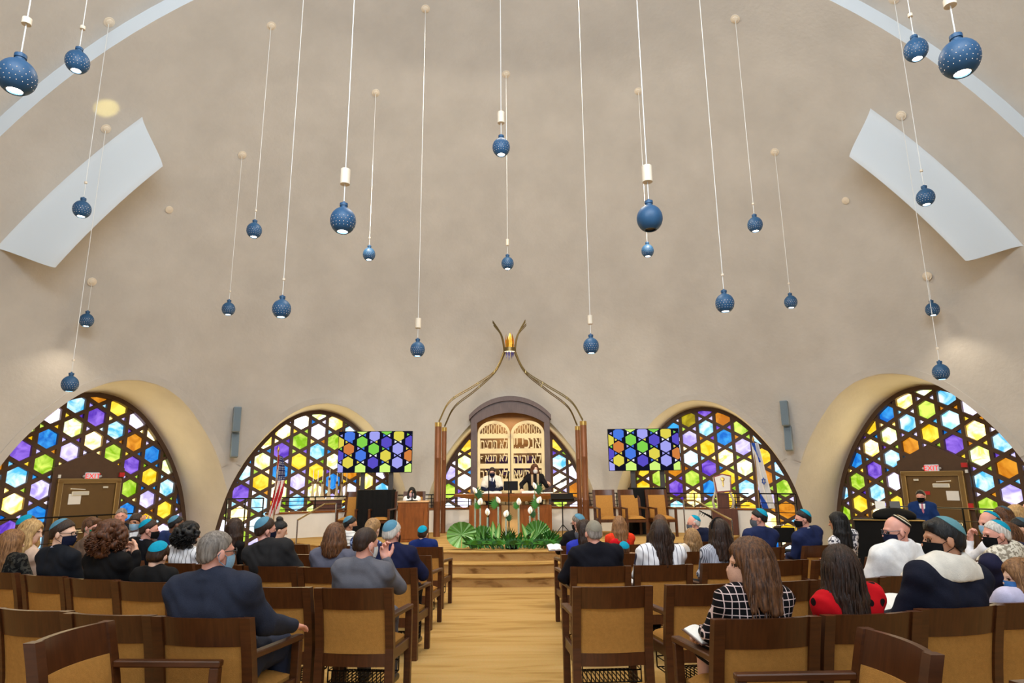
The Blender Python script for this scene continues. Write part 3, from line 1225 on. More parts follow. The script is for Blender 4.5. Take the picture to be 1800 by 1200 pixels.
for i in range(9):
    a = 2 * math.pi * i / 9
    m = MB()
    h = 0.40 + 0.10 * math.sin(i * 2.1)
    rows = []
    for j in range(7):
        t = j / 6
        rr = 0.10 + 0.03 * math.sin(t * 2.6) - 0.03 * t
        w = 0.045 * math.sin(math.pi * min(1, t * 0.85 + 0.15))
        ca, sa = math.cos(a), math.sin(a)
        rows.append([(ca * rr - sa * w * s, sa * rr + ca * w * s, h * t - 0.02) for s in (-1, 0, 1)])
    m.grid(rows)
    o = m.build('flame_petal', GOLD, lamp)
m = MB()
m.lathe([(0.0, -0.02), (0.05, 0.0), (0.055, 0.2), (0.03, 0.36), (0.0, 0.46)], 10)
m.build('lamp_glow', GLOW, lamp)
VIOLET = mat('violet_glass', (70, 60, 130), 0.15)
for i in range(7):
    a = 2 * math.pi * i / 7
    m = MB()
    m.lathe([(0.0, 0), (0.025, -0.04), (0.0, -0.15 - 0.05 * (i % 3))], 6, (0.09 * math.cos(a), 0.09 * math.sin(a), -0.04))
    m.build('glass_drop', VIOLET, lamp)
m = MB()
m.lathe([(0.15, -0.035), (0.0, -0.035)], 20)
m.build('lamp_plate', emission('lamp_plate_glow', (255, 236, 196), 1.5), lamp)

# ------------------------------------------------------------------ reader's table
TY = 16.3
tz = at_y(900, 868, 15.9).z
x0, x1 = at_y(798.5, 871, TY).x, at_y(998, 870, TY).x
TZ = tz
bim = thing('reading_table', 'long boat shaped wooden reading table on two wood cabinets', 'table', (0, 0, 0))
m = MB()
N = 40
cx, hl = (x0 + x1) / 2, (x1 - x0) / 2
rowsT = []
for i in range(N + 1):
    s = -1 + 2 * i / N
    hw = 0.50 * math.sqrt(max(0.0, 1 - 0.93 * s * s))
    d = 0.05 + 0.14 * (1 - s * s)
    x = cx + s * hl
    rowsT.append([(x, TY - hw, TZ), (x, TY + hw, TZ), (x, TY + hw, TZ - 0.05), (x, TY + hw * 0.55, TZ - d), (x, TY - hw * 0.55, TZ - d), (x, TY - hw, TZ - 0.05), (x, TY - hw, TZ)])
m.grid(rowsT, 0, False)
m.add(rowsT[0][:6], [tuple(range(6))])
m.add(rowsT[-1][:6], [tuple(range(6))[::-1]])
for q in range(len(m.f)):
    m.m[q] = 1 if (q % 6) in (2, 3, 4) and q < 6 * N else 0
m.build('tabletop', [STAGE_WOOD, mat('underside_bounce_tan', (176, 134, 84), 0.5)], bim)  # underside lightened to tan, the bounced light put into its colour
cz = at_y(850, 888, TY - 0.25).z
for pa, pb in ((824.5, 881), (914.5, 970)):
    xa, xb = at_y(pa, 900, TY - 0.25).x, at_y(pb, 900, TY - 0.25).x
    m = MB()
    m.box(((xa + xb) / 2, TY, (cz + STAGE_Z) / 2), (xb - xa, 0.5, cz - STAGE_Z), 0.008)
    c = m.build('cabinet', STAGE_WOOD, bim)
    m = MB()
    m.box(((xa + xb) / 2, TY - 0.255, (cz + STAGE_Z) / 2), (xb - xa - 0.16, 0.012, cz - STAGE_Z - 0.16), 0.004)
    m.build('cabinet_panel', STAGE_WOOD, c)
    for f in (0.12, 0.88):
        m = MB()
        m.lathe([(0.04, 0), (0.04, TZ - cz - 0.08)], 12, (xa + (xb - xa) * f, TY, cz - 0.01))
        m.build('support_post', mat('pale_wood', (206, 166, 108), 0.5), bim)
xa, xb = at_y(881, 900, TY - 0.15).x, at_y(914.5, 900, TY - 0.15).x
m = MB()
m.box(((xa + xb) / 2, TY + 0.05, (cz + STAGE_Z) / 2), (xb - xa - 0.01, 0.3, cz - STAGE_Z - 0.01))
m.build('centre_panel', mat('tan_panel', (206, 166, 104), 0.6, vary=0.08), bim)


def open_book(name, label, loc, rz=0.0, tilt=0.0, w=0.36, d=0.24, cover=(130, 60, 40), group=None, cat='book'):
    t = thing(name, label, cat, loc, rz, group)
    t.rotation_euler = (tilt, 0, rz)
    for s in (-1, 1):
        m = MB()
        rows = []
        for i in range(7):
            u = i / 6
            x = s * u * w / 2
            z = 0.012 + 0.022 * math.sin(math.pi * min(1, u * 0.9 + 0.08)) * (1 - 0.35 * u)
            rows.append([(x, -d / 2, z), (x, d / 2, z)])
        rows2 = [[(p[0], p[1], 0.006) for p in r_] for r_ in rows]
        m.grid(rows if s > 0 else rows[::-1])
        m.grid(rows2[::-1] if s > 0 else rows2)
        for r_, q in ((0, 1),):
            pass
        m.add([rows[-1][0], rows[-1][1], rows2[-1][1], rows2[-1][0]], [(0, 1, 2, 3)])
        for k in (0, 1):
            m.add([r_[k] for r_ in rows] + [r_[k] for r_ in rows2[::-1]], [tuple(range(14))])
        m.build('page_block', PAPER, t)
    m = MB()
    m.box((0, 0, 0.003), (w + 0.02, d + 0.02, 0.006), 0.001)
    m.build('cover', mat('cover_%d_%d' % cover[:2], cover, 0.6), t)
    return t


def closed_book(label, loc, rz=0.0, size=(0.17, 0.24, 0.035), cover=(60, 30, 80), group=None, rot=None):
    t = thing('prayer_book', label, 'book', loc, rz, group)
    if rot:
        t.rotation_euler = rot
    m = MB()
    m.box((0.004, 0, size[2] / 2), (size[0] - 0.008, size[1] - 0.01, size[2] - 0.008))
    m.build('page_block', PAPER, t)
    m = MB()
    for z in (0.002, size[2] - 0.002):
        m.box((0, 0, z), (size[0], size[1], 0.004), 0.001)
    m.box((-size[0] / 2, 0, size[2] / 2), (0.005, size[1], size[2]), 0.001)
    m.build('cover', mat('cover_%d_%d' % cover[:2], cover, 0.6), t)
    return t


for px, lab in ((866, 'open prayer book on the reading table before the boy'), (933, 'open prayer book on the reading table before the guitar player')):
    p = at_y(px, 866, TY)
    m_ = open_book('prayer_book', lab, (p.x, TY - 0.05, TZ + 0.02), 0, 0.12, 0.46, 0.30)
for px, w, lab in ((845, 0.22, 'loose white papers on the reading table beside the boy'), (961, 0.3, 'white booklet on the reading table beside the guitar')):
    p = at_y(px, 866, TY)
    m = MB()
    m.box((0, 0, 0.012), (w, 0.2, 0.024), 0.003)
    tag(m.build('paper_stack', PAPER, None, (p.x, TY - 0.05, TZ)), lab, 'papers')
p = at_y(898, 866, TY)
t = thing('computer_monitor', 'black computer monitor on the reading table between boy and guitar player', 'monitor', (p.x, TY + 0.2, TZ))
m = MB()
m.box((0, 0, 0.19), (0.36, 0.03, 0.23), 0.008)
m.build('monitor_panel', BLACK, t)
m = MB()
m.box((0, 0.02, 0.05), (0.05, 0.03, 0.1))
m.box((0, 0.02, 0.006), (0.18, 0.14, 0.012), 0.003)
m.build('monitor_stand', BLACK, t)


def mic_stand(name, label, loc, h, boom=0.0):
    t = thing(name, label, 'microphone stand', loc)
    m = MB()
    m.lathe([(0.13, 0), (0.13, 0.015), (0.02, 0.03), (0.014, 0.04)], 18, close=False)
    m.build('foot', BLACK, t)
    m = MB()
    m.tube([(0, 0, 0.02), (0, 0, h)], 0.013, 8)
    m.build('pole', BLACK, t)
    m = MB()
    m.tube([(0, 0, h - 0.02), (0, 0.03, h + 0.07)], 0.014, 8)
    m.build('microphone', BLACK, t)
    m = MB()
    m.ball((0, 0.04, h + 0.09), 0.028, 10)
    m.build('microphone_head', mat('mic_grille', (56, 60, 66), 0.5, 0.6), t)
    return t


for px, yy, ptop, lab in ((859, 15.3, 832, 'black microphone stand before the boy in the prayer shawl'), (894, 15.3, 832, 'black microphone stand at the middle of the reading table')):
    p = at_y(px, ptop, yy)
    mic_stand('microphone_stand', lab, (p.x, yy, STAGE_Z), p.z - STAGE_Z - 0.06)

p = stage_pt(990, 947)
t = thing('music_stand', 'black music stand beside the reading table under the guitar', 'music stand', tuple(p))
hz = at_y(990, 876, p.y).z - STAGE_Z
m = MB()
m.tube([(0, 0, 0.25), (0, 0, hz)], 0.014, 8)
m.build('pole', BLACK, t)
for a in (90, 210, 330):
    m = MB()
    m.tube([(0, 0, 0.32), (0.30 * math.cos(R(a)), 0.30 * math.sin(R(a)), 0.012)], 0.010, 6)
    m.build('leg', BLACK, t)
m = MB()
m.box((0, 0, 0), (0.52, 0.02, 0.32), 0.006, 0, Matrix.Translation((0, 0, hz + 0.02)) @ Matrix.Rotation(R(-58), 4, 'X'))
m.box((0, -0.05, -0.14), (0.52, 0.06, 0.02), 0.004, 0, Matrix.Translation((0, 0, hz + 0.02)) @ Matrix.Rotation(R(-58), 4, 'X'))
m.build('desk', BLACK, t)

# ------------------------------------------------------------------ lectern, box, candlesticks
pL = stage_pt(720, 953)
wl = 51 / FPX * pL.y
lz = at_y(722, 883, pL.y).z
lect = thing('lectern', 'reddish brown panelled wooden lectern before the seated woman on stage', 'lectern', (pL.x + 0.03, pL.y + 0.3, STAGE_Z), R(4))
h = lz - STAGE_Z
m = MB()
m.box((0, 0, h / 2), (wl, 0.55, h), 0.012)
m.build('body', STAGE_WOOD, lect)
m = MB()
m.box((0, -0.278, h * 0.48), (wl * 0.72, 0.012, h * 0.80), 0.006)
m.build('front_panel', STAGE_WOOD, lect)
m = MB()
m.box((0, 0, h + 0.012), (wl + 0.03, 0.58, 0.024), 0.006)
m.build('lectern_top', mat('lectern_top', (202, 160, 112), 0.5), lect)
m_ = mic_stand('desk_microphone', 'small grey desk microphone on the lectern of the seated woman', (pL.x, pL.y + 0.2, STAGE_Z + h + 0.024), 0.10)
tag(m_, cat='microphone')

pB = stage_pt(568, 939)
bz = at_y(568, 877, pB.y).z
bw = 47 / FPX * pB.y
box = thing('wooden_box_table', 'dark brown wooden box table carrying the white candlesticks', 'table', (pB.x, pB.y + 0.3, STAGE_Z), R(14))
h = bz - STAGE_Z
m = MB()
m.box((0, 0, h / 2 - 0.015), (bw, 0.6, h - 0.03), 0.01)
m.build('body', DARK_PANEL, box)
m = MB()
m.box((-0.03, 0, h - 0.012), (bw + 0.14, 0.66, 0.024), 0.005)
m.build('tabletop', mat('stone_top', (206, 190, 160), 0.5), box)
STONE = mat('cream_stone', (208, 190, 158), 0.6, vary=0.1)
WAX = mat('candle_wax', (238, 236, 230), 0.5)
CUP = mat('bronze_cup', (110, 84, 52), 0.4, 0.7)
cy = pB.y + 0.3
for i, (px, pt, pb, pw) in enumerate(((548.7, 826, 876, 836), (557, 827, 876, 836), (565.5, 827, 876, 836), (577.5, 824, 876, 830), (591, 827, 874, 838), (600, 828, 873, 838), (608, 830, 873, 838))):
    yy = cy + (0.0 if i < 4 else 0.05)
    b = at_y(px, 877, yy)
    base = STAGE_Z + h
    top = at_y(px, pt, yy).z
    lab = ['white candle in a cream stone holder, first of the group from the stars-and-stripes flag', 'white candle in a cream stone holder, second from the stars-and-stripes flag', 'white candle in a cream stone holder, third from the stars-and-stripes flag',
           'tallest cream candle holder standing alone in the middle of the box table', 'white candle in a cream stone holder, third from the wooden armchair', 'white candle in a cream stone holder, second from the wooden armchair', 'white candle in a cream stone holder next to the wooden armchair'][i]
    tot = top - base
    t = thing('candlestick', lab, 'candlestick', (b.x, yy, base), 0, 'candlesticks on the box table')
    m = MB()
    hh = tot * (0.62 if i == 3 else 0.52)
    m.lathe([(0.062, 0), (0.062, 0.03), (0.05, 0.06), (0.028, hh * 0.55), (0.026, hh * 0.8), (0.036, hh), (0.0, hh)], 14)
    m.build('holder', STONE, t)
    m = MB()
    m.lathe([(0.026, hh - 0.01), (0.032, hh + 0.06), (0.03, hh + 0.07), (0.0, hh + 0.07)], 12)
    m.build('candle_cup', CUP, t)
    m = MB()
    m.lathe([(0.011, hh + 0.05), (0.010, tot), (0.0, tot + 0.01)], 8)
    m.build('candle', WAX, t)

# ------------------------------------------------------------------ screens on skirted stands
NAVY_SCREEN = emission('screen_dark', (20, 20, 38), 0.9)
SCOL = {'P': (88, 76, 192), 'L': (160, 160, 236), 'B': (74, 120, 222), 'G': (128, 206, 76), 'Y': (220, 206, 78), 'A': (206, 124, 62), 'g': (206, 240, 120), 'W': (238, 240, 250)}
SM = {k: emission('screen_' + {'P': 'purple', 'L': 'lavender', 'B': 'blue', 'G': 'green', 'Y': 'yellow', 'A': 'amber', 'g': 'lime', 'W': 'white'}[k], c, 0.95) for k, c in SCOL.items()}
# the tiled picture shown on both screens (columns of hexagons, in screen widths from the upper corner)
SCR = [(0.146, 0.11, 'B'), (0.318, 0.26, 'G'), (0.486, 0.10, 'L'), (0.652, 0.27, 'P'), (0.82, 0.10, 'Y'), (0.98, 0.25, 'P'), (0.14, 0.43, 'A'), (0.305, 0.59, 'B'), (0.48, 0.43, 'G'), (0.644, 0.60, 'Y'), (0.81, 0.43, 'L'), (0.97, 0.6, 'A'),
       (0.135, 0.76, 'Y'), (0.305, 0.93, 'g'), (0.475, 0.77, 'P'), (0.642, 0.93, 'g'), (0.807, 0.77, 'L'), (0.98, 0.94, 'g'), (0.0, 0.27, 'Y'), (0.0, 0.6, 'P'), (0.0, 0.93, 'L'), (0.315, -0.07, 'g'), (0.65, -0.06, 'G')]
for nm, cpx, (c0, c1), (t0, t1), (p0, p1), sk, lab in (('L', 660, (596, 723.5), (758, 830), (636, 686), (629, 691, 861), 'large screen showing coloured hexagons, over the chairs beside the candles'),
                                                     ('R', 1132, (1068, 1197), (753.5, 826.5), (1114, 1166), (1109, 1170, 857), 'large screen showing coloured hexagons, over the three armchairs in a row')):
    yy = 16.1
    a, b = at_y(c0, t0, yy), at_y(c1, t1, yy)
    W, H = b.x - a.x, a.z - b.z
    t = thing('television', lab, 'television', ((a.x + b.x) / 2, yy, (a.z + b.z) / 2), R(1.5 if nm == 'L' else -2.0))
    m = MB()
    m.box((0, 0.03, 0), (W, 0.05, H), 0.006)
    m.build('bezel', BLACK, t)
    m = MB()
    sw, sh = W - 0.03, H - 0.03
    hull = [(-sw / 2, -sh / 2), (sw / 2, -sh / 2), (sw / 2, sh / 2), (-sw / 2, sh / 2)]
    m.add([(x, 0.0, z) for x, z in hull], [(0, 1, 2, 3)], 0)
    keys = list(SM)
    rc = sh * 0.148
    rnd = random.Random(3)
    for u, v, k in SCR:
        c = (-sw / 2 + u * sw, sh / 2 - v * sh)
        p = clip_poly([(c[0] + rc * math.sin(R(60 * q)), c[1] + rc * math.cos(R(60 * q))) for q in range(6)][::-1], hull)
        if len(p) > 2:
            m.add([(x, -0.002, z) for x, z in p], [tuple(range(len(p)))], 1 + keys.index(k))
        for s in (-1, 1):
            q0 = (c[0] + s * 0.055 * sh * 1.0, c[1] + rc * 1.18)
            tri = [(q0[0] - 0.03 * sh * s, q0[1]), (q0[0] + 0.03 * sh * s, q0[1] + 0.034 * sh), (q0[0] + 0.03 * sh * s, q0[1] - 0.034 * sh)]
            p = clip_poly(tri if s < 0 else tri[::-1], hull)
            if len(p) > 2:
                m.add([(x, -0.002, z) for x, z in p], [tuple(range(len(p)))], 1 + keys.index(rnd.choice('LWGYB')))
    m.build('screen', [NAVY_SCREEN] + [SM[k] for k in keys], t)
    # stand with twin posts and a pleated black skirt
    st = thing('television_stand', 'black twin post stand with pleated black skirt under the screen by the ' + ('lectern' if nm == 'L' else 'three armchairs'), 'stand', ((a.x + b.x) / 2, yy, STAGE_Z))
    skz = at_y(sk[0], sk[2], yy).z - STAGE_Z
    cxx = (a.x + b.x) / 2
    for q in (p0, p1):
        xx = at_y(q, 840, yy).x - cxx
        m = MB()
        m.box((xx, 0.1, (skz + b.z - STAGE_Z) / 2 + 0.1), (0.115, 0.05, b.z - STAGE_Z - skz + 0.4), 0.006)
        m.build('post', mat('post_grey', (62, 58, 58), 0.5), st)
    s0, s1 = at_y(sk[0], 880, yy).x - cxx, at_y(sk[1], 880, yy).x - cxx
    m = MB()
    N = 96
    ring = []
    for i in range(N):
        a_ = 2 * math.pi * i / N
        ca, sa = math.cos(a_), math.sin(a_)
        k = (abs(ca) ** 8 + abs(sa) ** 8) ** (-1 / 8)
        for_ = []
        for z, fl in ((0.01, 1.05), (skz * 0.5, 1.02), (skz - 0.02, 1.0), (skz, 0.99)):
            w = 1 + 0.02 * math.sin(i * 2 * math.pi / 4) * (1 if z < skz - 0.01 else 0)
            for_.append(((s0 + s1) / 2 + ca * k * (s1 - s0) / 2 * fl * w, 0.1 + sa * k * 0.34 * fl * w, z))
        ring.append(for_)
    m.grid(ring, 0, True, True)
    m.add([r_[-1] for r_ in ring], [tuple(range(N))])
    m.build('skirt', BLACK_CLOTH, st)
# ================================================================== CHAIRS
def chair_proto(name, W=0.60, top=0.855, rack=True, railh=0.155):
    root = bpy.data.objects.new(name, None)
    COL.objects.link(root)
    D = 0.54
    yb, yf = -0.25, 0.27
    px = W / 2 - 0.03

    def back_y(z):                       # the back leans away and curves
        if z < 0.42:
            return yb
        t = (z - 0.42) / (top - 0.42)
        return yb - 0.075 * t - 0.03 * t * t

    def sweep(m, x, zs, w, d, mi=0):
        rows = []
        for z in zs:
            y = back_y(z)
            rows.append([(x - w / 2, y - d / 2, z), (x + w / 2, y - d / 2, z), (x + w / 2, y + d / 2, z), (x - w / 2, y + d / 2, z), (x - w / 2, y - d / 2, z)])
        m.grid(rows, mi, False)
        m.add(rows[0][:4], [(3, 2, 1, 0)], mi)
        m.add(rows[-1][:4], [(0, 1, 2, 3)], mi)
    zz = [0, 0.2, 0.42, 0.5, 0.58, 0.66, 0.74, 0.80, top]
    for s in (-1, 1):
        m = MB()
        sweep(m, s * px, zz, 0.062, 0.055)
        m.build('back_post', WOOD, root)

    def curved(zlo, zhi, y_off, th, bow, x_in, mats, nm, nz=4, puff=0.0):
        m = MB()
        N = 12
        F, B = [], []
        for i in range(N + 1):
            s = -1 + 2 * i / N
            x = s * x_in
            b = -bow * (1 - s * s)
            cf, cb = [], []
            for j in range(nz + 1):
                z = zlo + (zhi - zlo) * j / nz
                e = puff * math.sin(math.pi * j / nz) ** 0.5 * (max(0, 1 - s ** 6))
                y = back_y(z) + b + y_off
                cf.append((x, y + th / 2 + e, z))
                cb.append((x, y - th / 2 - e * 0.4, z))
            F.append(cf)
            B.append(cb)
        m.grid(F[::-1], 0, True)
        m.grid(B, 0, True)
        for i in range(N):
            m.add([F[i][-1], F[i + 1][-1], B[i + 1][-1], B[i][-1]], [(0, 1, 2, 3)])
            m.add([F[i][0], F[i + 1][0], B[i + 1][0], B[i][0]], [(3, 2, 1, 0)])
        for k in (0, N):
            m.add(F[k] + B[k][::-1], [tuple(range(2 * nz + 2))])
        me = m.mesh(nm, mats)
        bm = bmesh.new()
        bm.from_mesh(me)
        bmesh.ops.recalc_face_normals(bm, faces=bm.faces)
        bm.to_mesh(me)
        bm.free()
        me.set_sharp_from_angle(angle=R(40))
        return put(nm, me, root)
    xi = px - 0.031
    curved(top - railh, top, 0.0, 0.030, 0.035, xi, WOOD_H, 'top_rail')
    curved(0.385, top - railh, 0.004, 0.026, 0.030, xi, GOLD_CLOTH, 'back_pad', 6, 0.010)
    curved(0.295, 0.385, 0.0, 0.030, 0.018, xi, WOOD_H, 'lower_rail')
    for s in (-1, 1):
        m = MB()
        m.box((s * px, yf, 0.31), (0.055, 0.05, 0.62), 0.005)
        m.build('front_leg', WOOD, root)
        m = MB()
        m.bar((s * px, back_y(0.63) + 0.02, 0.645), (s * px, yf + 0.03, 0.637), 0.058, 0.034, ch=0.006)
        m.build('armrest', WOOD, root)
        m = MB()
        m.box((s * px, 0.01, 0.365), (0.03, yf - yb, 0.08), 0.004)
        m.build('side_rail', WOOD, root)
    m = MB()
    m.box((0, yf, 0.365), (2 * px, 0.03, 0.08), 0.004)
    m.build('front_rail', WOOD_H, root)
    m = MB()
    N = 10
    rows = []
    for i in range(N + 1):
        for_ = []
        for j in range(N + 1):
            u, v = -1 + 2 * i / N, -1 + 2 * j / N
            hgt = 0.055 * (1 - abs(u) ** 5) * (1 - abs(v) ** 5)
            for_.append((u * (px - 0.03), 0.02 + v * 0.265, 0.415 + hgt))
        rows.append(for_)
    m.grid(rows)
    m.box((0, 0.02, 0.40), (2 * (px - 0.03), 0.53, 0.03))
    m.build('seat', GOLD_CLOTH, root)
    if rack:
        m = MB()
        r_ = 0.0035
        x0, x1, y0, y1, z0, z1 = -px + 0.05, px - 0.05, -0.20, 0.18, 0.17, 0.25
        for z in (z0, z1):
            m.tube([(x0, y0, z), (x1, y0, z), (x1, y1, z), (x0, y1, z)], 0.005, 4, closed=True, smooth=False)
        for i in range(15):
            x = x0 + (x1 - x0) * i / 14
            m.bar((x, y0, z1), (x, y0, z0), 2 * r_, 2 * r_)
            m.bar((x, y0, z0), (x, y1, z0), 2 * r_, 2 * r_)
        for s in (-1, 1):
            for y in (y0, y1):
                m.bar((s * (px - 0.05), y, z0), (s * (px - 0.05), y, 0.35), 0.008, 0.008)
        m.build('book_rack', BLACK, root)
    return root


P_CHAIR = chair_proto('armchair')
P_TALL = chair_proto('stage_armchair', 0.54, 1.06, False, 0.13)
CHAIRS = []
used = {'n': False, 't': False}


def put_chair(x, y, rz, label, group, tall=False, z=None, tilt=True):
    src = P_TALL if tall else P_CHAIR
    k = 't' if tall else 'n'
    o = src if not used[k] else copy_tree(src)
    used[k] = True
    o.location = (x, y, floor_z(y) if z is None else z)
    o.rotation_mode = 'XYZ'
    Mz = Matrix.Rotation(rz, 4, 'Z')
    if tilt and not tall:
        ax = Matrix.Rotation(math.atan(SLOPE), 4, 'X')
        o.rotation_euler = (ax @ Mz).to_euler()
    else:
        o.rotation_euler = (0, 0, rz)
    tag(o, label, 'chair', group)
    CHAIRS.append((x, y, label))
    return o


def face_focus(x, y, cy=None):
    cy = FOCUS[1] if cy is None else cy + 3.0
    return -math.atan2(FOCUS[0] - x, cy - y)


ROWC = {'F': (10.35, 8.2), 'A': (11.9, 8.27), 'B': (13.6, 8.65), 'C': (14.5, 8.03), 'D': (15.7, 7.72), 'E': (15.6, 6.08), 'G': (19.0, 8.2)}
ROWN = {'F': 'row at the very back', 'A': 'second row from the back', 'B': 'third row from the back', 'C': 'fourth row from the back', 'D': 'fifth row from the back', 'E': 'sixth row from the back', 'G': 'row next to the stage'}
ORD = ['on the aisle', 'second from the aisle', 'third from the aisle', 'fourth from the aisle', 'fifth from the aisle', 'sixth from the aisle', 'seventh from the aisle', 'eighth from the aisle', 'ninth from the aisle', 'tenth from the aisle']
CH = {                                   # chair backs: column in the photo, or column and row of the top rail
    ('A', 'L'): [(358, 1084), (195, 1079), (60, 1071)], ('B', 'L'): [621, 495, (350, 1027), (254, 1022), (164, 1017), (79, 1011), (3, 1005)],
    ('C', 'L'): [682, 583, 481, 388, (306, 989), (222, 984), (146, 979)], ('D', 'L'): [716, 628, 545, 462, (385, 967)], ('E', 'L'): [744, 668, 592, (518, 956)],
    ('F', 'R'): [1640, 1745], ('A', 'R'): [(1345, 1085), (1530, 1077), (1685, 1066), (1806, 1056)], ('B', 'R'): [1078, 1234, 1371, (1497, 1016), (1600, 1010), (1695, 1003), (1785, 996)],
    ('C', 'R'): [1056, 1166, 1279, 1375, (1468, 983), (1556, 977), (1640, 971)], ('D', 'R'): [1030, 1118, 1215, (1345, 962), (1438, 958)], ('E', 'R'): [1022, 1092, 1166, 1243, (1318, 945)],
}
SEATS = {}


def seat_from_back(px, row, py=None):
    if py is not None:                   # where the sight line meets the height of the chair tops
        d = ray(px, py)
        k = (0.855 - CAM_H) / (d.z - SLOPE * d.y)
        x, y = d.x * k, d.y * k
        rz = face_focus(x, y, ROWC[row][0])
        return x - math.sin(rz) * 0.32, y + math.cos(rz) * 0.32, rz
    cy, rad = ROWC[row] if isinstance(row, str) else (FOCUS[1], row)
    x, y = on_row(px, rad, 0.855, cy)
    rz = face_focus(x, y, cy if isinstance(row, str) else None)
    return x - math.sin(rz) * 0.32, y + math.cos(rz) * 0.32, rz


for (rw, side), pxs in CH.items():
    cy = ROWC[rw][0]
    prev = None
    n = 0
    for px in pxs:
        direct = isinstance(px, tuple)
        x, y, rz = seat_from_back(px[0], rw, px[1]) if direct else seat_from_back(px, rw)
        rr = math.hypot(x, y - cy)
        ang = math.atan2(x, cy - y)
        sg = 1 if side == 'R' else -1
        if prev is not None and (ang - prev) * sg * rr < 0.625:
            ang = prev + sg * 0.625 / rr
        prev = ang
        if not direct:
            x, y = rr * math.sin(ang), cy - rr * math.cos(ang)
        if math.hypot(x - DOME_C.x, y - DOME_C.y) > 9.6:
            continue
        rz = face_focus(x, y, cy)
        put_chair(x, y, rz, f'gold cushioned dark wood armchair {ORD[n]}, {ROWN[rw]}, ' + ('stars-and-stripes side' if side == 'L' else 'blue-and-white-flag side'), 'armchairs of the congregation')
        SEATS.setdefault(rw, []).append((x, y, rz))
        n += 1
# chairs of the side blocks that face across the aisle
for x, y, rz, lab in ((-1.87, 3.40, -R(90), 'armchair turned sideways behind the seat row, stars-and-stripes side'), (1.36, 3.02, R(88), 'armchair turned sideways behind the seat row, blue-and-white-flag side')):
    put_chair(x, y, rz, 'gold cushioned ' + lab, 'armchairs turned sideways')
# five tall armchairs on the stage
for px, pf, rz, lab in ((611, 944, R(172), 'tall gold armchair on the stage beside the candle table'), (668, 944, R(174), 'tall gold armchair on the stage beside the lectern'),
                        (1071, 943, R(184), 'tall gold armchair on the stage, first of three from the ark'), (1118, 943, R(186), 'tall gold armchair on the stage, middle one of the three in a row'), (1169, 943, R(188), 'tall gold armchair on the stage, last of three, under the screen')):
    p = at_z(px, pf, STAGE_Z)
    put_chair(p.x, p.y + 0.20, rz, lab, 'tall armchairs on the stage', True, STAGE_Z)
pW = at_y(722, 872, 15.75)
put_chair(pW.x + 0.04, 15.75, R(180), 'tall armchair behind the lectern with the seated woman', 'tall armchairs on the stage', True, STAGE_Z)

# black stacking chair with chrome frame
p = at_y(1381, 925, 13.6)
zf = floor_z(13.6)
t = thing('stacking_chair', 'black vinyl stacking chair with chrome frame by the stepped railing', 'chair', (p.x, 13.6, zf), R(165))
m = MB()
m.box((0, 0.0, 0.46), (0.44, 0.42, 0.05), 0.02)
m.build('seat', BLACK_CLOTH, t)
m = MB()
m.box((0, -0.22, 0.76), (0.40, 0.03, 0.30), 0.012)
m.build('backrest', BLACK_CLOTH, t)
for s in (-1, 1):
    m = MB()
    m.tube([(s * 0.22, 0.2, 0), (s * 0.22, 0.19, 0.43), (s * 0.22, -0.18, 0.44), (s * 0.22, -0.24, 0.93), (0, -0.25, 0.96)], 0.011, 6)
    m.build('frame', CHROME, t)
    m = MB()
    m.tube([(s * 0.22, -0.16, 0.43), (s * 0.22, -0.27, 0)], 0.011, 6)
    m.build('leg', CHROME, t)

# ================================================================== PENDANT LAMPS
BLUE = mat('pendant_blue', (34, 80, 118), 0.5, vary=0.06, vscale=20, bump=0.05)
CORD = mat('white_cord', (226, 226, 222), 0.5)
LIGHT = emission('lamp_bulb', (255, 240, 214), 20.0)
HOLE = emission('lamp_perforation', (255, 226, 196), 2.0)
CAPM = mat('weight_cream', (226, 212, 190), 0.6)
BR = 0.125
ps = MB()
prof = [(0.030, 0.150), (0.034, 0.148), (0.034, 0.117)]
for i in range(13):
    a = R(16 + (150 - 16) * i / 12)
    prof.append((BR * math.sin(a), BR * math.cos(a)))
prof += [(prof[-1][0] - 0.012, prof[-1][1] + 0.002)]
for i in range(10):
    a = R(146 - 116 * i / 9)
    prof.append((0.115 * math.sin(a), 0.115 * math.cos(a)))
ps.lathe(prof, 32)
for k in range(14):                     # ribs of the socket
    pass
ps.v = [(x, y, z * 1.10) for x, y, z in ps.v]
SHADE_ME = ps.mesh('shade', BLUE)
ps = MB()
ps.lathe([(0.0, 0.192), (0.012, 0.19), (0.014, 0.172), (0.040, 0.170), (0.040, 0.142), (0.0, 0.142)], 18)
ps.v = [(x, y, z + 0.012) for x, y, z in ps.v]
SOCKET_ME = ps.mesh('socket', BLUE)
ps = MB()
for row, (deg, nn, off) in enumerate(((84, 20, 0), (97, 20, 0.5), (110, 20, 0), (123, 18, 0.5))):
    a = R(deg)
    for k in range(nn):
        b = 2 * math.pi * (k + off) / nn
        d = Vector((math.sin(a) * math.cos(b), math.sin(a) * math.sin(b), math.cos(a)))
        c = d * (BR + 0.0012)
        u = d.orthogonal().normalized()
        w = d.cross(u)
        rr = 0.0024
        ps.add([c + (u * math.cos(R(60 * q)) + w * math.sin(R(60 * q))) * rr for q in range(6)], [tuple(range(6))])
ps.v = [(x, y, z * 1.10) for x, y, z in ps.v]
PERF_ME = ps.mesh('perforations', HOLE)
ps = MB()
ps.lathe([(0.0, -0.094), (0.056, -0.094), (0.060, -0.084), (0.05, -0.02), (0.0, -0.01)], 20)
ps.v = [(x, y, z * 1.10) for x, y, z in ps.v]
BULB_ME = ps.mesh('bulb', LIGHT)
BULB_OFF = ps.mesh('bulb', mat('bulb_unlit', (70, 66, 62), 0.3))
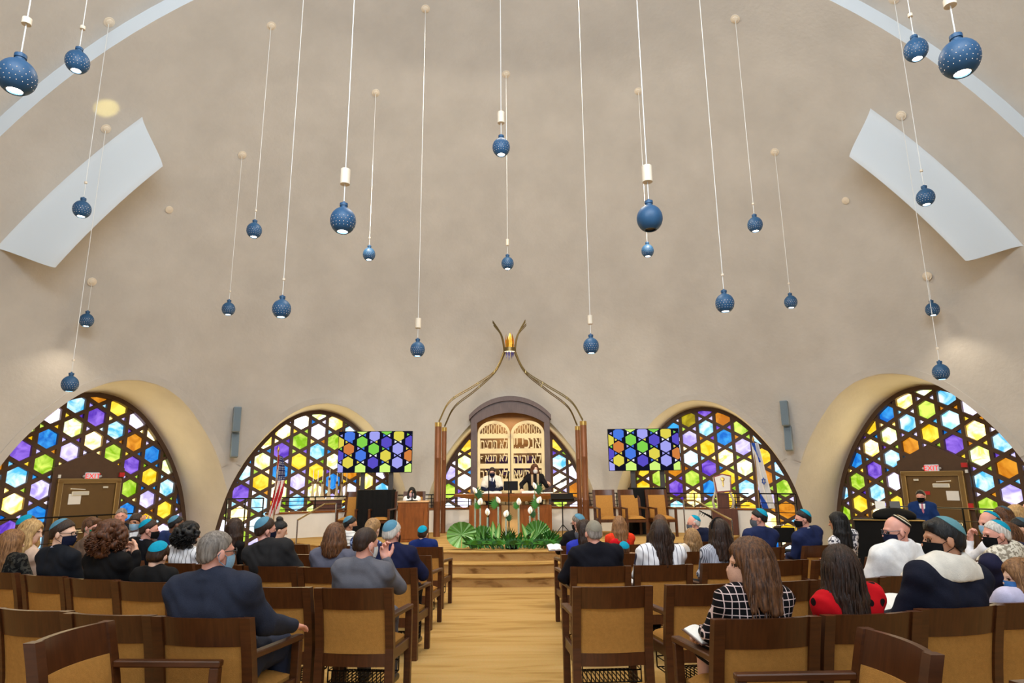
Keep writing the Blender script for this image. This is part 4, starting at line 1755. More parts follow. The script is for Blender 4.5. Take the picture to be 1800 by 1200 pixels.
pend = [  # ball centre, diameter in the photo, canopy or None, counterweight (centre y, size), label
    (30, 135, 76, None, (38, 0.032, 0.05), 'largest blue globe pendant, cut by the frame beside the dome rib, stars-and-stripes side'),
    (136, 109, 46, None, (49, 0.028, 0.04), 'lit blue globe pendant overlapping the white dome rib, stars-and-stripes side'),
    (144, 368, 35, None, (321, 0.02, 0.03), 'blue globe pendant in front of the light scoop, stars-and-stripes side'),
    (123, 675, 27, (186, 226), (633, 0.02, 0.03), 'low blue globe pendant before the window of the curly haired woman'),
    (153, 563, 23, (160, 495), None, 'small blue globe pendant on a short cord below the light scoop, stars-and-stripes side'),
    (446, 405, 27, (478, 45), (370, 0.018, 0.03), 'small blue globe pendant hung from a high canopy, stars-and-stripes side'),
    (402, 543, 23, (425, 272), (512, 0.018, 0.03), 'small blue globe pendant over the grey column speaker, stars-and-stripes side'),
    (495, 543, 34, None, (491, 0.02, 0.03), 'mid size blue globe pendant above the window with the stars-and-stripes flag'),
    (603, 388, 46, None, (311, 0.048, 0.16), 'large blue lit globe pendant under a big cream weight, stars-and-stripes side'),
    (649, 447, 21, (660, 163), (418, 0.018, 0.03), 'tiny blue globe pendant beside the large lit one with cream weight'),
    (734, 614, 26, None, (568, 0.05, 0.17), 'low blue globe pendant above the screen by the lectern'),
    (881, 259, 31, None, (207, 0.05, 0.17), 'highest blue globe pendant on the centre line of the dome'),
    (892, 463, 21, (890, 130), (426, 0.03, 0.13), 'small blue globe pendant straight above the eternal light'),
    (1142, 384, 46, None, (306, 0.05, 0.17), 'large unlit blue globe pendant under a big cream weight'),
    (1139, 441, 21, (1121, 160), None, 'tiny blue globe pendant just under the unlit large one'),
    (1039, 608, 28, None, (562, 0.04, 0.14), 'low blue globe pendant between the ark and the armchairs screen'),
    (1327, 395, 27, (1293, 33), (358, 0.018, 0.03), 'small blue globe pendant hung from a high canopy, blue-and-white flag side'),
    (1390, 531, 22, (1362, 267), (498, 0.018, 0.03), 'small blue globe pendant over the grey column speaker, blue-and-white flag side'),
    (1274, 533, 34, None, (483, 0.02, 0.03), 'mid size blue globe pendant above the window with the blue-and-white flag'),
    (1627, 347, 35, None, (300, 0.02, 0.03), 'blue globe pendant in front of the light scoop, blue-and-white flag side'),
    (1637, 544, 23, (1634, 485), None, 'small blue globe pendant on a short cord below the light scoop, blue-and-white flag side'),
    (1653, 654, 28, (1586, 203), (612, 0.02, 0.03), 'low blue globe pendant before the window over the piano'),
    (1610, 88, 45, None, (27, 0.026, 0.04), 'lit blue globe pendant overlapping the white dome rib, blue-and-white flag side'),
    (1687, 103, 78, None, (5, 0.04, 0.05), 'largest blue lit globe pendant, beside the dome rib, blue-and-white flag side'),
]
for i, (px, py, dia, canopy, wt, lab) in enumerate(pend):
    if canopy:
        c = on_dome(*canopy, DOME_R)
        ball = at_y(px, py, c.y)
        ball.x = (ball.x * 2 + c.x) / 3
    else:
        zc = 2 * BR * FPX / dia * math.sqrt(1 + ((px - 900) / FPX) ** 2)
        d = ray(px, py)
        ball = Vector((0, 0, CAM_H)) + d * zc
        # the cord runs straight up to the shell
        rr = NEAR_R if ball.y < ARCH_Y else DOME_R
        q = Vector((ball.x, ball.y)) - Vector((DOME_C.x, DOME_C.y))
        c = Vector((ball.x, ball.y, DOME_C.z + math.sqrt(rr * rr - q.length_squared)))
    dark = i == 13
    t = thing('pendant_lamp', lab, 'pendant lamp', tuple(ball), 0, 'blue globe pendants')
    put('shade', SHADE_ME, t)
    put('socket', SOCKET_ME, t)
    put('bulb', BULB_OFF if dark else BULB_ME, t)
    if not dark:
        put('perforations', PERF_ME, t)['kind'] = 'stuff'
    top = c.z - ball.z
    m = MB()
    m.tube([(0, 0, 0.185), (0, 0, top)], 0.0048, 6)
    m.build('cord', CORD, t)
    m = MB()
    nrm = (DOME_C - c).normalized()
    M = Matrix.Translation((0, 0, top)) @ nrm.to_track_quat('Z', 'Y').to_matrix().to_4x4()
    m.lathe([(0.085, -0.02), (0.085, 0.012), (0.055, 0.016), (0.05, 0.03), (0.02, 0.035), (0.0, 0.04)], 18, (0, 0, 0), 0, True, M)
    m.build('ceiling_canopy', CAPM, t)
    if wt:
        yy = ball.y
        wz = at_y(px, wt[0], yy).z - ball.z
        m = MB()
        m.lathe([(0.0, -wt[2] / 2), (wt[1], -wt[2] / 2), (wt[1], wt[2] / 2), (0.0, wt[2] / 2)], 16, (0, 0, wz))
        m.build('weight', CAPM, t)
    if not dark:
        add_light('pendant_light', 'SPOT', tuple(ball + Vector((0, 0, -0.115))), 60 if ball.y < 9 else 80, (1.0, 0.86, 0.66), (0, 0, 0), spot_size=R(120), spot_blend=0.6, shadow_soft_size=0.06)
for px, py, lab in ((297, 368, 'round plaster blanking cap on the dome near the light scoop, stars-and-stripes side'), (1487, 352, 'round plaster blanking cap on the dome near the light scoop, blue-and-white flag side')):
    c = on_dome(px, py, DOME_R)
    nrm = (DOME_C - c).normalized()
    m = MB()
    m.lathe([(0.075, -0.01), (0.075, 0.02), (0.05, 0.025), (0.0, 0.03)], 18)
    o = m.build('ceiling_cap', CAPM, None, c, nrm.to_track_quat('Z', 'Y').to_euler())
    tag(o, lab, 'ceiling cap')

# column loudspeakers on the piers
SPK = mat('speaker_grey_blue', (128, 142, 152), 0.6)
GRL = mat('speaker_grille', (112, 128, 138), 0.7, bump=0.3, bscale=300)
for px, py, rzz, lab in ((416, 737, 32, 'upper grey column loudspeaker on the pier by the stars-and-stripes flag'), (412.5, 782, 32, 'lower grey column loudspeaker on the pier by the stars-and-stripes flag'),
                         (1379.5, 726, -32, 'upper grey column loudspeaker on the pier by the blue-and-white flag'), (1386, 770, -32, 'lower grey column loudspeaker on the pier by the blue-and-white flag')):
    c = on_dome(px, py, DOME_R - 0.16)
    low = 'lower' in lab
    t = thing('column_loudspeaker', lab, 'loudspeaker', tuple(c), R(rzz), 'column loudspeakers on the piers')
    t.rotation_euler = (R(-10 if low else -2), 0, R(rzz))
    m = MB()
    m.box((0, 0, 0), (0.17, 0.16, 0.60), 0.012)
    m.build('housing', SPK, t)
    m = MB()
    m.box((0, -0.083, 0), (0.14, 0.01, 0.56), 0.003)
    m.build('grille', GRL, t)
    m = MB()
    m.box((0, 0.14, 0), (0.05, 0.16, 0.06), 0.004)
    m.build('bracket', SPK, t)
# ================================================================== FIGURES
class F:
    """a body grown from blended round volumes and meshed as one continuous surface"""

    def __init__(self):
        self.p = []

    def rc(self, a, b, ra, rb, m=0, k=0.03):
        self.p.append(('rc', np.array(a, float), np.array(b, float), ra, rb, m, k))
        return self

    def el(self, c, r, m=0, k=0.02, rot=None, sub=False):
        self.p.append(('es' if sub else 'el', np.array(c, float), np.array(r, float), rot, None, m, k))
        return self

    def bbox(self):
        lo, hi = np.full(3, 1e9), np.full(3, -1e9)
        for q in self.p:
            a, b = self.pb(q)
            if q[0] != 'es':
                lo, hi = np.minimum(lo, a), np.maximum(hi, b)
        return lo, hi

    @staticmethod
    def pb(q):
        if q[0] == 'rc':
            r_ = max(q[3], q[4])
            return np.minimum(q[1], q[2]) - r_, np.maximum(q[1], q[2]) + r_
        r_ = q[2] if q[3] is None else np.full(3, q[2].max())
        return q[1] - r_, q[1] + r_

    def mesh(self, h, cuts=(), grow=0.0, warp=None):
        lo, hi = self.bbox()
        lo, hi = lo - 2.5 * h - grow, hi + 2.5 * h + grow
        n = np.ceil((hi - lo) / h).astype(int) + 1
        ax = [lo[i] + h * np.arange(n[i]) for i in range(3)]
        D = np.full(n, 0.3, np.float32)
        near = np.full(n, 0.3, np.float32)
        Mi = np.zeros(n, np.int16)
        for q in self.p:
            a, b = self.pb(q)
            mg = 0.05 + grow
            i0 = np.clip(np.floor((a - mg - lo) / h).astype(int), 0, n)
            i1 = np.clip(np.ceil((b + mg - lo) / h).astype(int) + 1, 0, n)
            sl = tuple(slice(x, y) for x, y in zip(i0, i1))
            X = ax[0][sl[0]][:, None, None]
            Y = ax[1][sl[1]][None, :, None]
            Z = ax[2][sl[2]][None, None, :]
            if X.size * Y.size * Z.size == 0:
                continue
            if q[0] == 'rc':
                A, B = q[1], q[2]
                ba = B - A
                L = max(ba @ ba, 1e-12)
                t = np.clip(((X - A[0]) * ba[0] + (Y - A[1]) * ba[1] + (Z - A[2]) * ba[2]) / L, 0, 1)
                d = np.sqrt((X - A[0] - t * ba[0]) ** 2 + (Y - A[1] - t * ba[1]) ** 2 + (Z - A[2] - t * ba[2]) ** 2) - (q[3] + (q[4] - q[3]) * t)
            else:
                x, y, z = X - q[1][0], Y - q[1][1], Z - q[1][2]
                if q[3] is not None:
                    Rm = q[3]
                    x, y, z = Rm[0][0] * x + Rm[1][0] * y + Rm[2][0] * z, Rm[0][1] * x + Rm[1][1] * y + Rm[2][1] * z, Rm[0][2] * x + Rm[1][2] * y + Rm[2][2] * z
                r_ = q[2]
                k0 = np.sqrt((x / r_[0]) ** 2 + (y / r_[1]) ** 2 + (z / r_[2]) ** 2)
                k1 = np.sqrt((x / r_[0] ** 2) ** 2 + (y / r_[1] ** 2) ** 2 + (z / r_[2] ** 2) ** 2)
                d = k0 * (k0 - 1) / np.maximum(k1, 1e-6)
                d = np.where(k0 < 1e-3, -r_.min(), d)
            d = d.astype(np.float32) - (grow if q[0] != 'es' else 0)
            cur = D[sl]
            k = max(q[6], 1e-4)
            if q[0] == 'es':
                hh = np.maximum(k - np.abs(cur + d), 0) / k
                D[sl] = np.maximum(cur, -d) + hh * hh * k * 0.25
                continue
            hh = np.maximum(k - np.abs(cur - d), 0) / k
            D[sl] = np.minimum(cur, d) - hh * hh * k * 0.25
            nr = near[sl]
            w = d < nr
            near[sl] = np.where(w, d, nr)
            mm = Mi[sl]
            Mi[sl] = np.where(w, q[5], mm)
        for nrm, dd in cuts:
            D = np.maximum(D, (ax[0][:, None, None] * nrm[0] + ax[1][None, :, None] * nrm[1] + ax[2][None, None, :] * nrm[2] - dd).astype(np.float32))
        return surface_net(D, Mi, lo, h)


def surface_net(D, Mi, lo, h):
    S = D < 0
    nx, ny, nz = D.shape
    cnt = np.zeros((nx - 1, ny - 1, nz - 1), np.int8)
    for a in (0, 1):
        for b in (0, 1):
            for c in (0, 1):
                cnt += S[a:nx - 1 + a, b:ny - 1 + b, c:nz - 1 + c]
    act = (cnt > 0) & (cnt < 8)
    I = np.argwhere(act)
    idx = np.full(act.shape, -1, np.int32)
    idx[act] = np.arange(len(I))
    acc = np.zeros((len(I), 3))
    num = np.zeros(len(I))
    cor = [(a, b, c) for a in (0, 1) for b in (0, 1) for c in (0, 1)]
    vals = {c: D[I[:, 0] + c[0], I[:, 1] + c[1], I[:, 2] + c[2]] for c in cor}
    for c in cor:
        for a in range(3):
            if c[a] == 0:
                e = list(c)
                e[a] = 1
                v0, v1 = vals[c], vals[tuple(e)]
                m = (v0 < 0) != (v1 < 0)
                t = np.where(m, v0 / np.where(m, v0 - v1, 1), 0)
                p = np.zeros((len(I), 3))
                p += c
                p[:, a] += t
                acc[m] += p[m]
                num[m] += 1
    V = lo + h * (I + acc / num[:, None])
    Q = []
    for a in range(3):
        b, c = (a + 1) % 3, (a + 2) % 3
        s0 = np.take(S, range(0, S.shape[a] - 1), a)
        s1 = np.take(S, range(1, S.shape[a]), a)
        E = np.argwhere(s0 != s1)
        ok = (E[:, b] > 0) & (E[:, c] > 0) & (E[:, b] < S.shape[b] - 1) & (E[:, c] < S.shape[c] - 1)
        E = E[ok]
        flip = s1[E[:, 0], E[:, 1], E[:, 2]]

        def ids(db, dc):
            e = E.copy()
            e[:, b] += db
            e[:, c] += dc
            return idx[e[:, 0], e[:, 1], e[:, 2]]
        q = np.stack([ids(-1, -1), ids(0, -1), ids(0, 0), ids(-1, 0)], 1)
        q[flip] = q[flip][:, ::-1]
        Q.append(q)
    Q = np.concatenate(Q) if Q else np.zeros((0, 4), int)
    Q = Q[(Q >= 0).all(1)]
    mi = Mi[I[:, 0], I[:, 1], I[:, 2]]
    return V, Q, mi[Q[:, 0]] if len(Q) else np.zeros(0, int)


def np_mesh(name, V, Q, mi, mats, smooth=True):
    me = bpy.data.meshes.new(name)
    me.vertices.add(len(V))
    me.vertices.foreach_set('co', np.asarray(V, np.float32).ravel())
    n = len(Q)
    me.loops.add(4 * n)
    me.loops.foreach_set('vertex_index', np.asarray(Q, np.int32).ravel())
    me.polygons.add(n)
    me.polygons.foreach_set('loop_start', np.arange(0, 4 * n, 4, dtype=np.int32))
    me.polygons.foreach_set('loop_total', np.full(n, 4, np.int32))
    for m in mats:
        me.materials.append(m)
    me.polygons.foreach_set('material_index', np.asarray(mi, np.int32))
    me.polygons.foreach_set('use_smooth', np.full(n, smooth))
    me.update(calc_edges=True)
    return me


def normals(V, Q):
    N = np.zeros_like(V)
    f = np.cross(V[Q[:, 2]] - V[Q[:, 0]], V[Q[:, 3]] - V[Q[:, 1]])
    for i in range(4):
        np.add.at(N, Q[:, i], f)
    return N / np.maximum(np.linalg.norm(N, axis=1)[:, None], 1e-9)


SKIN = {'light': mat('skin_light', (226, 172, 142), 0.5, vary=0.06, vscale=30), 'fair': mat('skin_fair', (232, 186, 160), 0.5, vary=0.06, vscale=30),
        'tan': mat('skin_tan', (196, 138, 104), 0.5, vary=0.06, vscale=30), 'dark': mat('skin_dark', (112, 72, 52), 0.5, vary=0.06, vscale=30), 'pink': mat('skin_pink', (222, 158, 138), 0.5, vary=0.06, vscale=30)}
LIP = mat('lips', (176, 96, 88), 0.5)
EYE = mat('eyes', (46, 32, 26), 0.25)
NAIL_M = None


def hair_mat(name, a, b):
    return mat('hair_' + name, a, 0.45, col2=b, vscale=26, stretch=(3.0, 3.0, 0.35), bump=0.35, bscale=90, spec=0.4)


HAIR = {'black': hair_mat('black', (24, 20, 19), (8, 7, 7)), 'dark_brown': hair_mat('dark_brown', (62, 36, 20), (28, 16, 9)), 'brown': hair_mat('brown', (122, 78, 44), (56, 33, 18)),
        'light_brown': hair_mat('light_brown', (164, 118, 74), (96, 62, 34)), 'blonde': hair_mat('blonde', (222, 184, 124), (150, 112, 66)), 'dark_blonde': hair_mat('dark_blonde', (186, 144, 94), (110, 80, 48)),
        'grey': hair_mat('grey', (150, 140, 130), (84, 74, 66)), 'white': hair_mat('white', (232, 226, 218), (176, 168, 158)), 'auburn': hair_mat('auburn', (112, 64, 34), (50, 27, 14)), 'salt': hair_mat('salt', (168, 160, 152), (108, 100, 92))}
CLOTHMAT = {}


def cloth(name, col, kind='plain', col2=None):
    key = name
    if key in CLOTHMAT:
        return CLOTHMAT[key]
    if kind == 'plain':
        m = mat('cloth_' + name, col, 0.85, vary=0.12, vscale=14, bump=0.18, bscale=180, spec=0.15)
    else:
        m = bpy.data.materials.new('cloth_' + name)
        m.use_nodes = True
        nt = m.node_tree
        b = nt.nodes['Principled BSDF']
        b.inputs['Roughness'].default_value = 0.85
        b.inputs['Specular IOR Level'].default_value = 0.15
        tc = nt.nodes.new('ShaderNodeTexCoord')
        sep = nt.nodes.new('ShaderNodeSeparateXYZ')
        nt.links.new(tc.outputs['Object'], sep.inputs[0])

        def math_(op, a, v=None, b_=None):
            n = nt.nodes.new('ShaderNodeMath')
            n.operation = op
            nt.links.new(a, n.inputs[0])
            if b_ is not None:
                nt.links.new(b_, n.inputs[1])
            elif v is not None:
                n.inputs[1].default_value = v
            return n.outputs[0]

        def lines(sock, period, width):
            return math_('LESS_THAN', math_('FRACT', math_('MULTIPLY', math_('ADD', sock, 10.0), 1 / period)), width)
        if kind == 'windowpane':
            f = math_('MAXIMUM', lines(sep.outputs[0], 0.036, 0.13), b_=lines(sep.outputs[2], 0.036, 0.13))
        elif kind == 'stripes':
            f = lines(sep.outputs[0], 0.05, 0.12)
        elif kind == 'finestripes':
            f = lines(sep.outputs[0], 0.014, 0.4)
        elif kind == 'rings':
            f = lines(sep.outputs[2], 0.05, 0.14)
        elif kind == 'dots':
            v = nt.nodes.new('ShaderNodeTexVoronoi')
            v.inputs['Scale'].default_value = 11
            v.inputs['Randomness'].default_value = 0.4
            nt.links.new(tc.outputs['Object'], v.inputs['Vector'])
            f = math_('LESS_THAN', v.outputs['Distance'], 0.24)
        else:                                             # print
            v = nt.nodes.new('ShaderNodeTexNoise')
            v.inputs['Scale'].default_value = 34
            nt.links.new(tc.outputs['Object'], v.inputs['Vector'])
            f = math_('GREATER_THAN', v.outputs[0], 0.52)
        mx = nt.nodes.new('ShaderNodeMixRGB')
        nt.links.new(f, mx.inputs[0])
        mx.inputs[1].default_value = (*lin(col), 1)
        mx.inputs[2].default_value = (*lin(col2), 1)
        nt.links.new(mx.outputs[0], b.inputs['Base Color'])
    CLOTHMAT[key] = m
    return m


def hand_geo(curl=0.35, spread=0.1, h=0.0045):
    """a right hand, wrist at the origin, fingers along +y, palm down, thumb towards -x"""
    f = F()
    f.rc((0, -0.02, 0), (0, 0.02, 0), 0.026, 0.028, k=0.02)
    f.el((0.0, 0.05, 0), (0.041, 0.052, 0.017), k=0.02)
    fl = [(-0.030, 0.095, 0.080), (-0.010, 0.102, 0.092), (0.011, 0.098, 0.086), (0.030, 0.086, 0.066)]
    for i, (x, y, L) in enumerate(fl):
        p = np.array([x, y - 0.012, 0.002])
        side = x * spread * 6
        ang = 0
        for s, (part, r0, r1) in enumerate(((0.45, 0.0098, 0.009), (0.31, 0.009, 0.0082), (0.24, 0.0082, 0.007))):
            ang += curl * (0.7, 1.2, 0.8)[s] * (1 + 0.12 * i)
            d = np.array([side * 0.6, math.cos(ang), -math.sin(ang)])
            d /= np.linalg.norm(d)
            q = p + d * L * part
            f.rc(p, q, r0, r1, k=0.006)
            p = q
    p = np.array([-0.026, 0.022, -0.004])
    for d, L, r0, r1 in (((-0.62, 0.70, -0.22), 0.042, 0.015, 0.0125), ((-0.34, 0.86, -0.30), 0.032, 0.012, 0.0105), ((-0.10, 0.92, -0.36), 0.026, 0.0105, 0.008)):
        d = np.array(d) / np.linalg.norm(d)
        q = p + d * L
        f.rc(p, q, r0, r1, k=0.012)
        p = q
    return f.mesh(h)


HANDS = {'relaxed': hand_geo(0.35), 'grip': hand_geo(1.05, 0.02), 'flat': hand_geo(0.16, 0.12), 'chin': hand_geo(0.75, 0.03)}


def frame_from(fwd, up):
    y = np.array(fwd, float)
    y /= np.linalg.norm(y)
    u = np.array(up, float)
    x = np.cross(y, u)
    x /= max(np.linalg.norm(x), 1e-9)
    z = np.cross(x, y)
    return np.stack([x, y, z], 1)


def rot_m(yaw=0, pitch=0, roll=0):
    """yaw>0 turns to the left of the figure (towards -x), pitch>0 bows the head"""
    M = Matrix.Rotation(R(yaw), 3, 'Z') @ Matrix.Rotation(R(-pitch), 3, 'X') @ Matrix.Rotation(R(roll), 3, 'Y')
    return np.array(M)


def person(label, pos, rz, ztop=1.31, skin='light', hair=('short', 'brown', 0), kip=None, mask=None, glasses=None, top=('jacket', None), bottom=None, head=(0, 6, 0), lean=(0, 0),
           collar=None, tallit=None, width=1.0, stand=False, arms=None, zc=8.0, cat='person', group=None, bare_arms=False, bare_legs=False, hold=None, kip_mat=None, fs=1.0, tie=None, tilt=0.0):
    root = thing('person', label, cat, pos, rz, group)
    hv = min(0.017, max(0.0085, zc * 0.00165))
    base_top = 1.70 if stand else 1.31
    zs = 0.0 if stand else 0.47
    kz = (ztop - zs) / (base_top - zs)
    kx = (0.5 + 0.5 * kz) * width
    kh = (0.55 + 0.45 * min(1.12, kz)) * fs
    off = 0.39 if stand else 0.0
    lf, ls = R(lean[0]), R(lean[1])                        # forward, sideways (to +x)
    piv = np.array([0, -0.06, 0.56])

    def T(p, torso=True):
        p = np.array(p, float)
        if torso:
            q = p - piv
            q = np.array([q[0] * math.cos(ls) + q[2] * math.sin(ls), q[1], -q[0] * math.sin(ls) + q[2] * math.cos(ls)])
            q = np.array([q[0], q[1] * math.cos(lf) + q[2] * math.sin(lf), -q[1] * math.sin(lf) + q[2] * math.cos(lf)])
            p = q + piv
        z = p[2] + off
        return np.array([p[0] * kx, p[1] * (0.6 + 0.4 * kx), zs + (z - zs) * kz])
    if stand:
        Tl = lambda p: np.array([p[0] * kx, p[1], p[2] * kz])
    else:
        Tl = lambda p: np.array([p[0] * kx, p[1] * (0.45 + 0.55 * kz), p[2] if p[2] < 0.47 else 0.47 + (p[2] - 0.47) * max(0.75, kz)])
    r = kx
    # ---- joints
    sh = {s: T((s * 0.165, -0.115, 0.985)) for s in (-1, 1)}
    nb = T((0, -0.115, 1.045))
    hc = T((0, -0.075, 1.19))
    if not stand:
        leg = {s: [Tl((s * 0.085, -0.04, 0.575)), Tl((s * 0.11, 0.37, 0.565)), Tl((s * 0.115, 0.40, 0.10)), Tl((s * 0.12, 0.52, 0.035))] for s in (-1, 1)}
    else:
        leg = {s: [Tl((s * 0.085, -0.06, 0.93)), Tl((s * 0.10, -0.04, 0.50)), Tl((s * 0.105, -0.07, 0.09)), Tl((s * 0.12, 0.05, 0.035))] for s in (-1, 1)}
    A = {}
    for s in (-1, 1):
        A[s] = [sh[s], T((s * 0.205, -0.05, 0.75)), T((s * 0.08, 0.19, 0.665 if not stand else 0.70)), 'relaxed', (0, 0, 1)]
    if arms:
        for s, (e, w, hn, up) in arms.items():
            A[s] = [sh[s], T(e), T(w), hn, up]
    Hm = rot_m(*head)
    hk = kh

    def H(p):
        return hc + Hm @ (np.array(p, float) * hk)

    def torso(f, m, g, skip_pelvis=False):
        f.rc(T((-0.075, -0.06, 0.56)), T((0.075, -0.06, 0.56)), 0.115 * r + g, 0.115 * r + g, m, 0.05)
        f.rc(T((-0.06, -0.075, 0.66)), T((-0.07, -0.10, 0.86)), 0.098 * r + g, 0.105 * r + g, m, 0.05)
        f.rc(T((0.06, -0.075, 0.66)), T((0.07, -0.10, 0.86)), 0.098 * r + g, 0.105 * r + g, m, 0.05)
        f.rc(T((-0.085, -0.105, 0.90)), T((0.085, -0.105, 0.90)), 0.103 * r + g, 0.103 * r + g, m, 0.05)
        for s in (-1, 1):
            f.rc(T((0, -0.115, 1.01)), sh[s], 0.058 * r + g, 0.054 * r + g, m, 0.05)
            f.rc(T((s * 0.03, -0.115, 1.055)), sh[s] + (T((0, 0, 0.03)) - T((0, 0, 0))) * 0.6, 0.036 * r + g, 0.042 * r + g, m, 0.06)
            f.rc(T((s * 0.10, -0.115, 0.93)), sh[s], 0.075 * r + g, 0.055 * r + g, m, 0.05)

    def arm(f, s, m, g, short=False):
        a, e, w = A[s][:3]
        f.rc(a, e, 0.052 * r + g, 0.043 * r + g, m, 0.03)
        if not short:
            f.rc(e, w, 0.042 * r + g, (0.029 + 0.3 * g) * r + g * 0.6, m, 0.02)

    # ---- body: one continuous surface
    b = F()
    torso(b, 0, -0.012)
    b.rc(nb + (0, 0, -0.03), H((0, -0.022, -0.07)), 0.056 * hk, 0.050 * hk, 0, 0.03)
    for s in (-1, 1):
        arm(b, s, 0, -0.008 if not bare_arms else 0)
        L = leg[s]
        b.rc(L[0], L[1], 0.078 * r, 0.056 * r, 0, 0.03)
        b.rc(L[1], L[2], 0.052 * r, 0.036, 0, 0.02)
        b.rc(L[2] + (0, -0.02, -0.04), L[3], 0.036, 0.028, 0, 0.02)
    Rh = Hm
    b.el(H((0, -0.012, 0.028)), np.array((0.076, 0.096, 0.092)) * hk, 0, 0.02, Rh)
    b.el(H((0, 0.022, -0.03)), np.array((0.063, 0.070, 0.085)) * hk, 0, 0.03, Rh)
    b.el(H((0, 0.036, -0.080)), np.array((0.044, 0.044, 0.034)) * hk, 0, 0.03, Rh)
    b.el(H((0, 0.079, 0.020)), np.array((0.050, 0.018, 0.012)) * hk, 0, 0.015, Rh)
    for s in (-1, 1):
        b.el(H((s * 0.031, 0.094, 0.003)), np.array((0.019, 0.012, 0.012)) * hk, 0, 0.008, Rh, sub=True)
        b.el(H((s * 0.031, 0.078, 0.002)), np.array((0.012, 0.010, 0.0065)) * hk, 2, 0.003, Rh)
        b.el(H((s * 0.079, -0.012, -0.012)), np.array((0.011, 0.023, 0.034)) * hk, 0, 0.008, Rh @ rot_m(s * -18))
    b.rc(H((0, 0.088, 0.004)), H((0, 0.110, -0.030)), 0.010 * hk, 0.0135 * hk, 0, 0.012)
    b.el(H((0, 0.084, -0.064)), np.array((0.023, 0.011, 0.008)) * hk, 1, 0.006, Rh)
    V, Q, mi = b.mesh(hv)
    Vs, Qs, Ms = [V], [Q], [mi]
    n0 = len(V)
    for s in (-1, 1):
        a, e, w, hn, up = A[s]
        gV, gQ, gm = HANDS[hn]
        d = w - e
        if isinstance(up, tuple) and len(up) == 2:
            d, up = np.array(up[0], float), up[1]
        Fm = frame_from(d, up)
        gv = gV * hk * 1.03
        gq = gQ
        if s < 0:
            gv = gv * np.array([-1, 1, 1])
            gq = gQ[:, ::-1]
        gv = gv @ Fm.T + w + Fm[:, 1] * 0.012
        Vs.append(gv)
        Qs.append(gq + n0)
        Ms.append(gm * 0)
        n0 += len(gv)
    body = put('body', np_mesh('body', np.concatenate(Vs), np.concatenate(Qs), np.concatenate(Ms), [SKIN[skin], LIP, EYE]), root)

    # ---- clothes
    def wrinkle(V, Q, amp, fr=34):
        N = normals(V, Q)
        ph = np.sin(V[:, 0] * fr + 3 * np.sin(V[:, 2] * 13)) * np.sin(V[:, 2] * fr * 0.8 + 2.5 * np.sin(V[:, 0] * 17 + V[:, 1] * 11))
        return V + N * (amp * ph)[:, None]
    kind, tm = top
    tm = tm or cloth('navy_suit', (32, 36, 58))
    g = {'jacket': 0.014, 'top': 0.004, 'dress': 0.006, 'sleeveless': 0.004, 'loose': 0.016}[kind]
    f = F()
    torso(f, 0, g)
    for s in (-1, 1):
        arm(f, s, 0, g if kind != 'sleeveless' else 0.002, kind == 'sleeveless')
        if kind == 'jacket':
            f.el(sh[s] + (0, 0, -0.005), np.array((0.062, 0.066, 0.05)) * r, 0, 0.03)
    if kind == 'jacket':
        for i in range(9):
            a0, a1 = R(-215 + 250 * i / 9), R(-215 + 250 * (i + 1) / 9)
            P = [nb + np.array((math.cos(a) * 0.066 * r, math.sin(a) * 0.062 * r - 0.0, -0.012 + 0.026 * -math.sin(a))) for a in (a0, a1)]
            f.rc(P[0], P[1], 0.015, 0.015, 0, 0.015)
    if kind in ('jacket', 'dress', 'loose') and not stand:
        for s in (-1, 1):
            f.rc(T((s * 0.08, -0.06, 0.56)), Tl((s * 0.10, 0.12 if kind == 'jacket' else 0.30, 0.585)), 0.10 * r, 0.085 * r, 0, 0.04)
    if stand and kind == 'jacket':
        for s in (-1, 1):
            f.rc(T((s * 0.08, -0.06, 0.56)), T((s * 0.085, -0.06, 0.44)), 0.118 * r, 0.112 * r, 0, 0.04)
    if kind == 'sleeveless':
        pass
    cuts = []
    V, Q, mi = f.mesh(hv * 1.1)
    V = wrinkle(V, Q, 0.005 if kind != 'loose' else 0.006)
    put({'jacket': 'jacket', 'top': 'blouse', 'dress': 'dress', 'sleeveless': 'blouse', 'loose': 'blouse'}[kind], np_mesh('garment', V, Q, mi, [tm]), root)
    if collar:
        m = MB()
        ring = []
        for i in range(20):
            a = 2 * math.pi * i / 20
            ring.append(tuple(nb + np.array((math.cos(a) * 0.060 * hk, math.sin(a) * 0.058 * hk, 0.012 - 0.018 * math.sin(a)))))
        rows = [[(p[0] * 1.0, p[1], p[2] - 0.02), (p[0], p[1], p[2] + 0.016), (nb[0] + (p[0] - nb[0]) * 1.10, nb[1] + (p[1] - nb[1]) * 1.10, p[2] + 0.012), (nb[0] + (p[0] - nb[0]) * 1.16, nb[1] + (p[1] - nb[1]) * 1.16, p[2] - 0.02)] for p in ring]
        m.grid(rows, 0, True, True)
        m.build('shirt_collar', cloth('collar_white', (236, 236, 238)) if collar is True else collar, root)
    if tie:
        for nm, cc, w, y_ in (('shirt_front', (238, 238, 240), 0.055, 0.012), ('necktie', tie, 0.022, 0.02)):
            m = MB()
            rows = []
            for i in range(8):
                z = 1.045 - 0.34 * i / 7
                ww = w * (1 - 0.75 * i / 7) if nm == 'shirt_front' else w * (0.7 + 0.5 * i / 7)
                yy = -0.045 + 0.028 * math.sin(math.pi * min(1, i / 6)) + 0.018
                rows.append([tuple(T((x * ww, yy + y_ + (0.006 if abs(x) < 0.5 else 0), z))) for x in (-1, 0, 1)])
            m.grid(rows)
            rows2 = [[(p[0], p[1] - 0.02, p[2]) for p in r_] for r_ in rows]
            m.grid(rows2)
            m.build(nm, cloth('tie_%d_%d' % tuple(cc[:2]), cc), root)
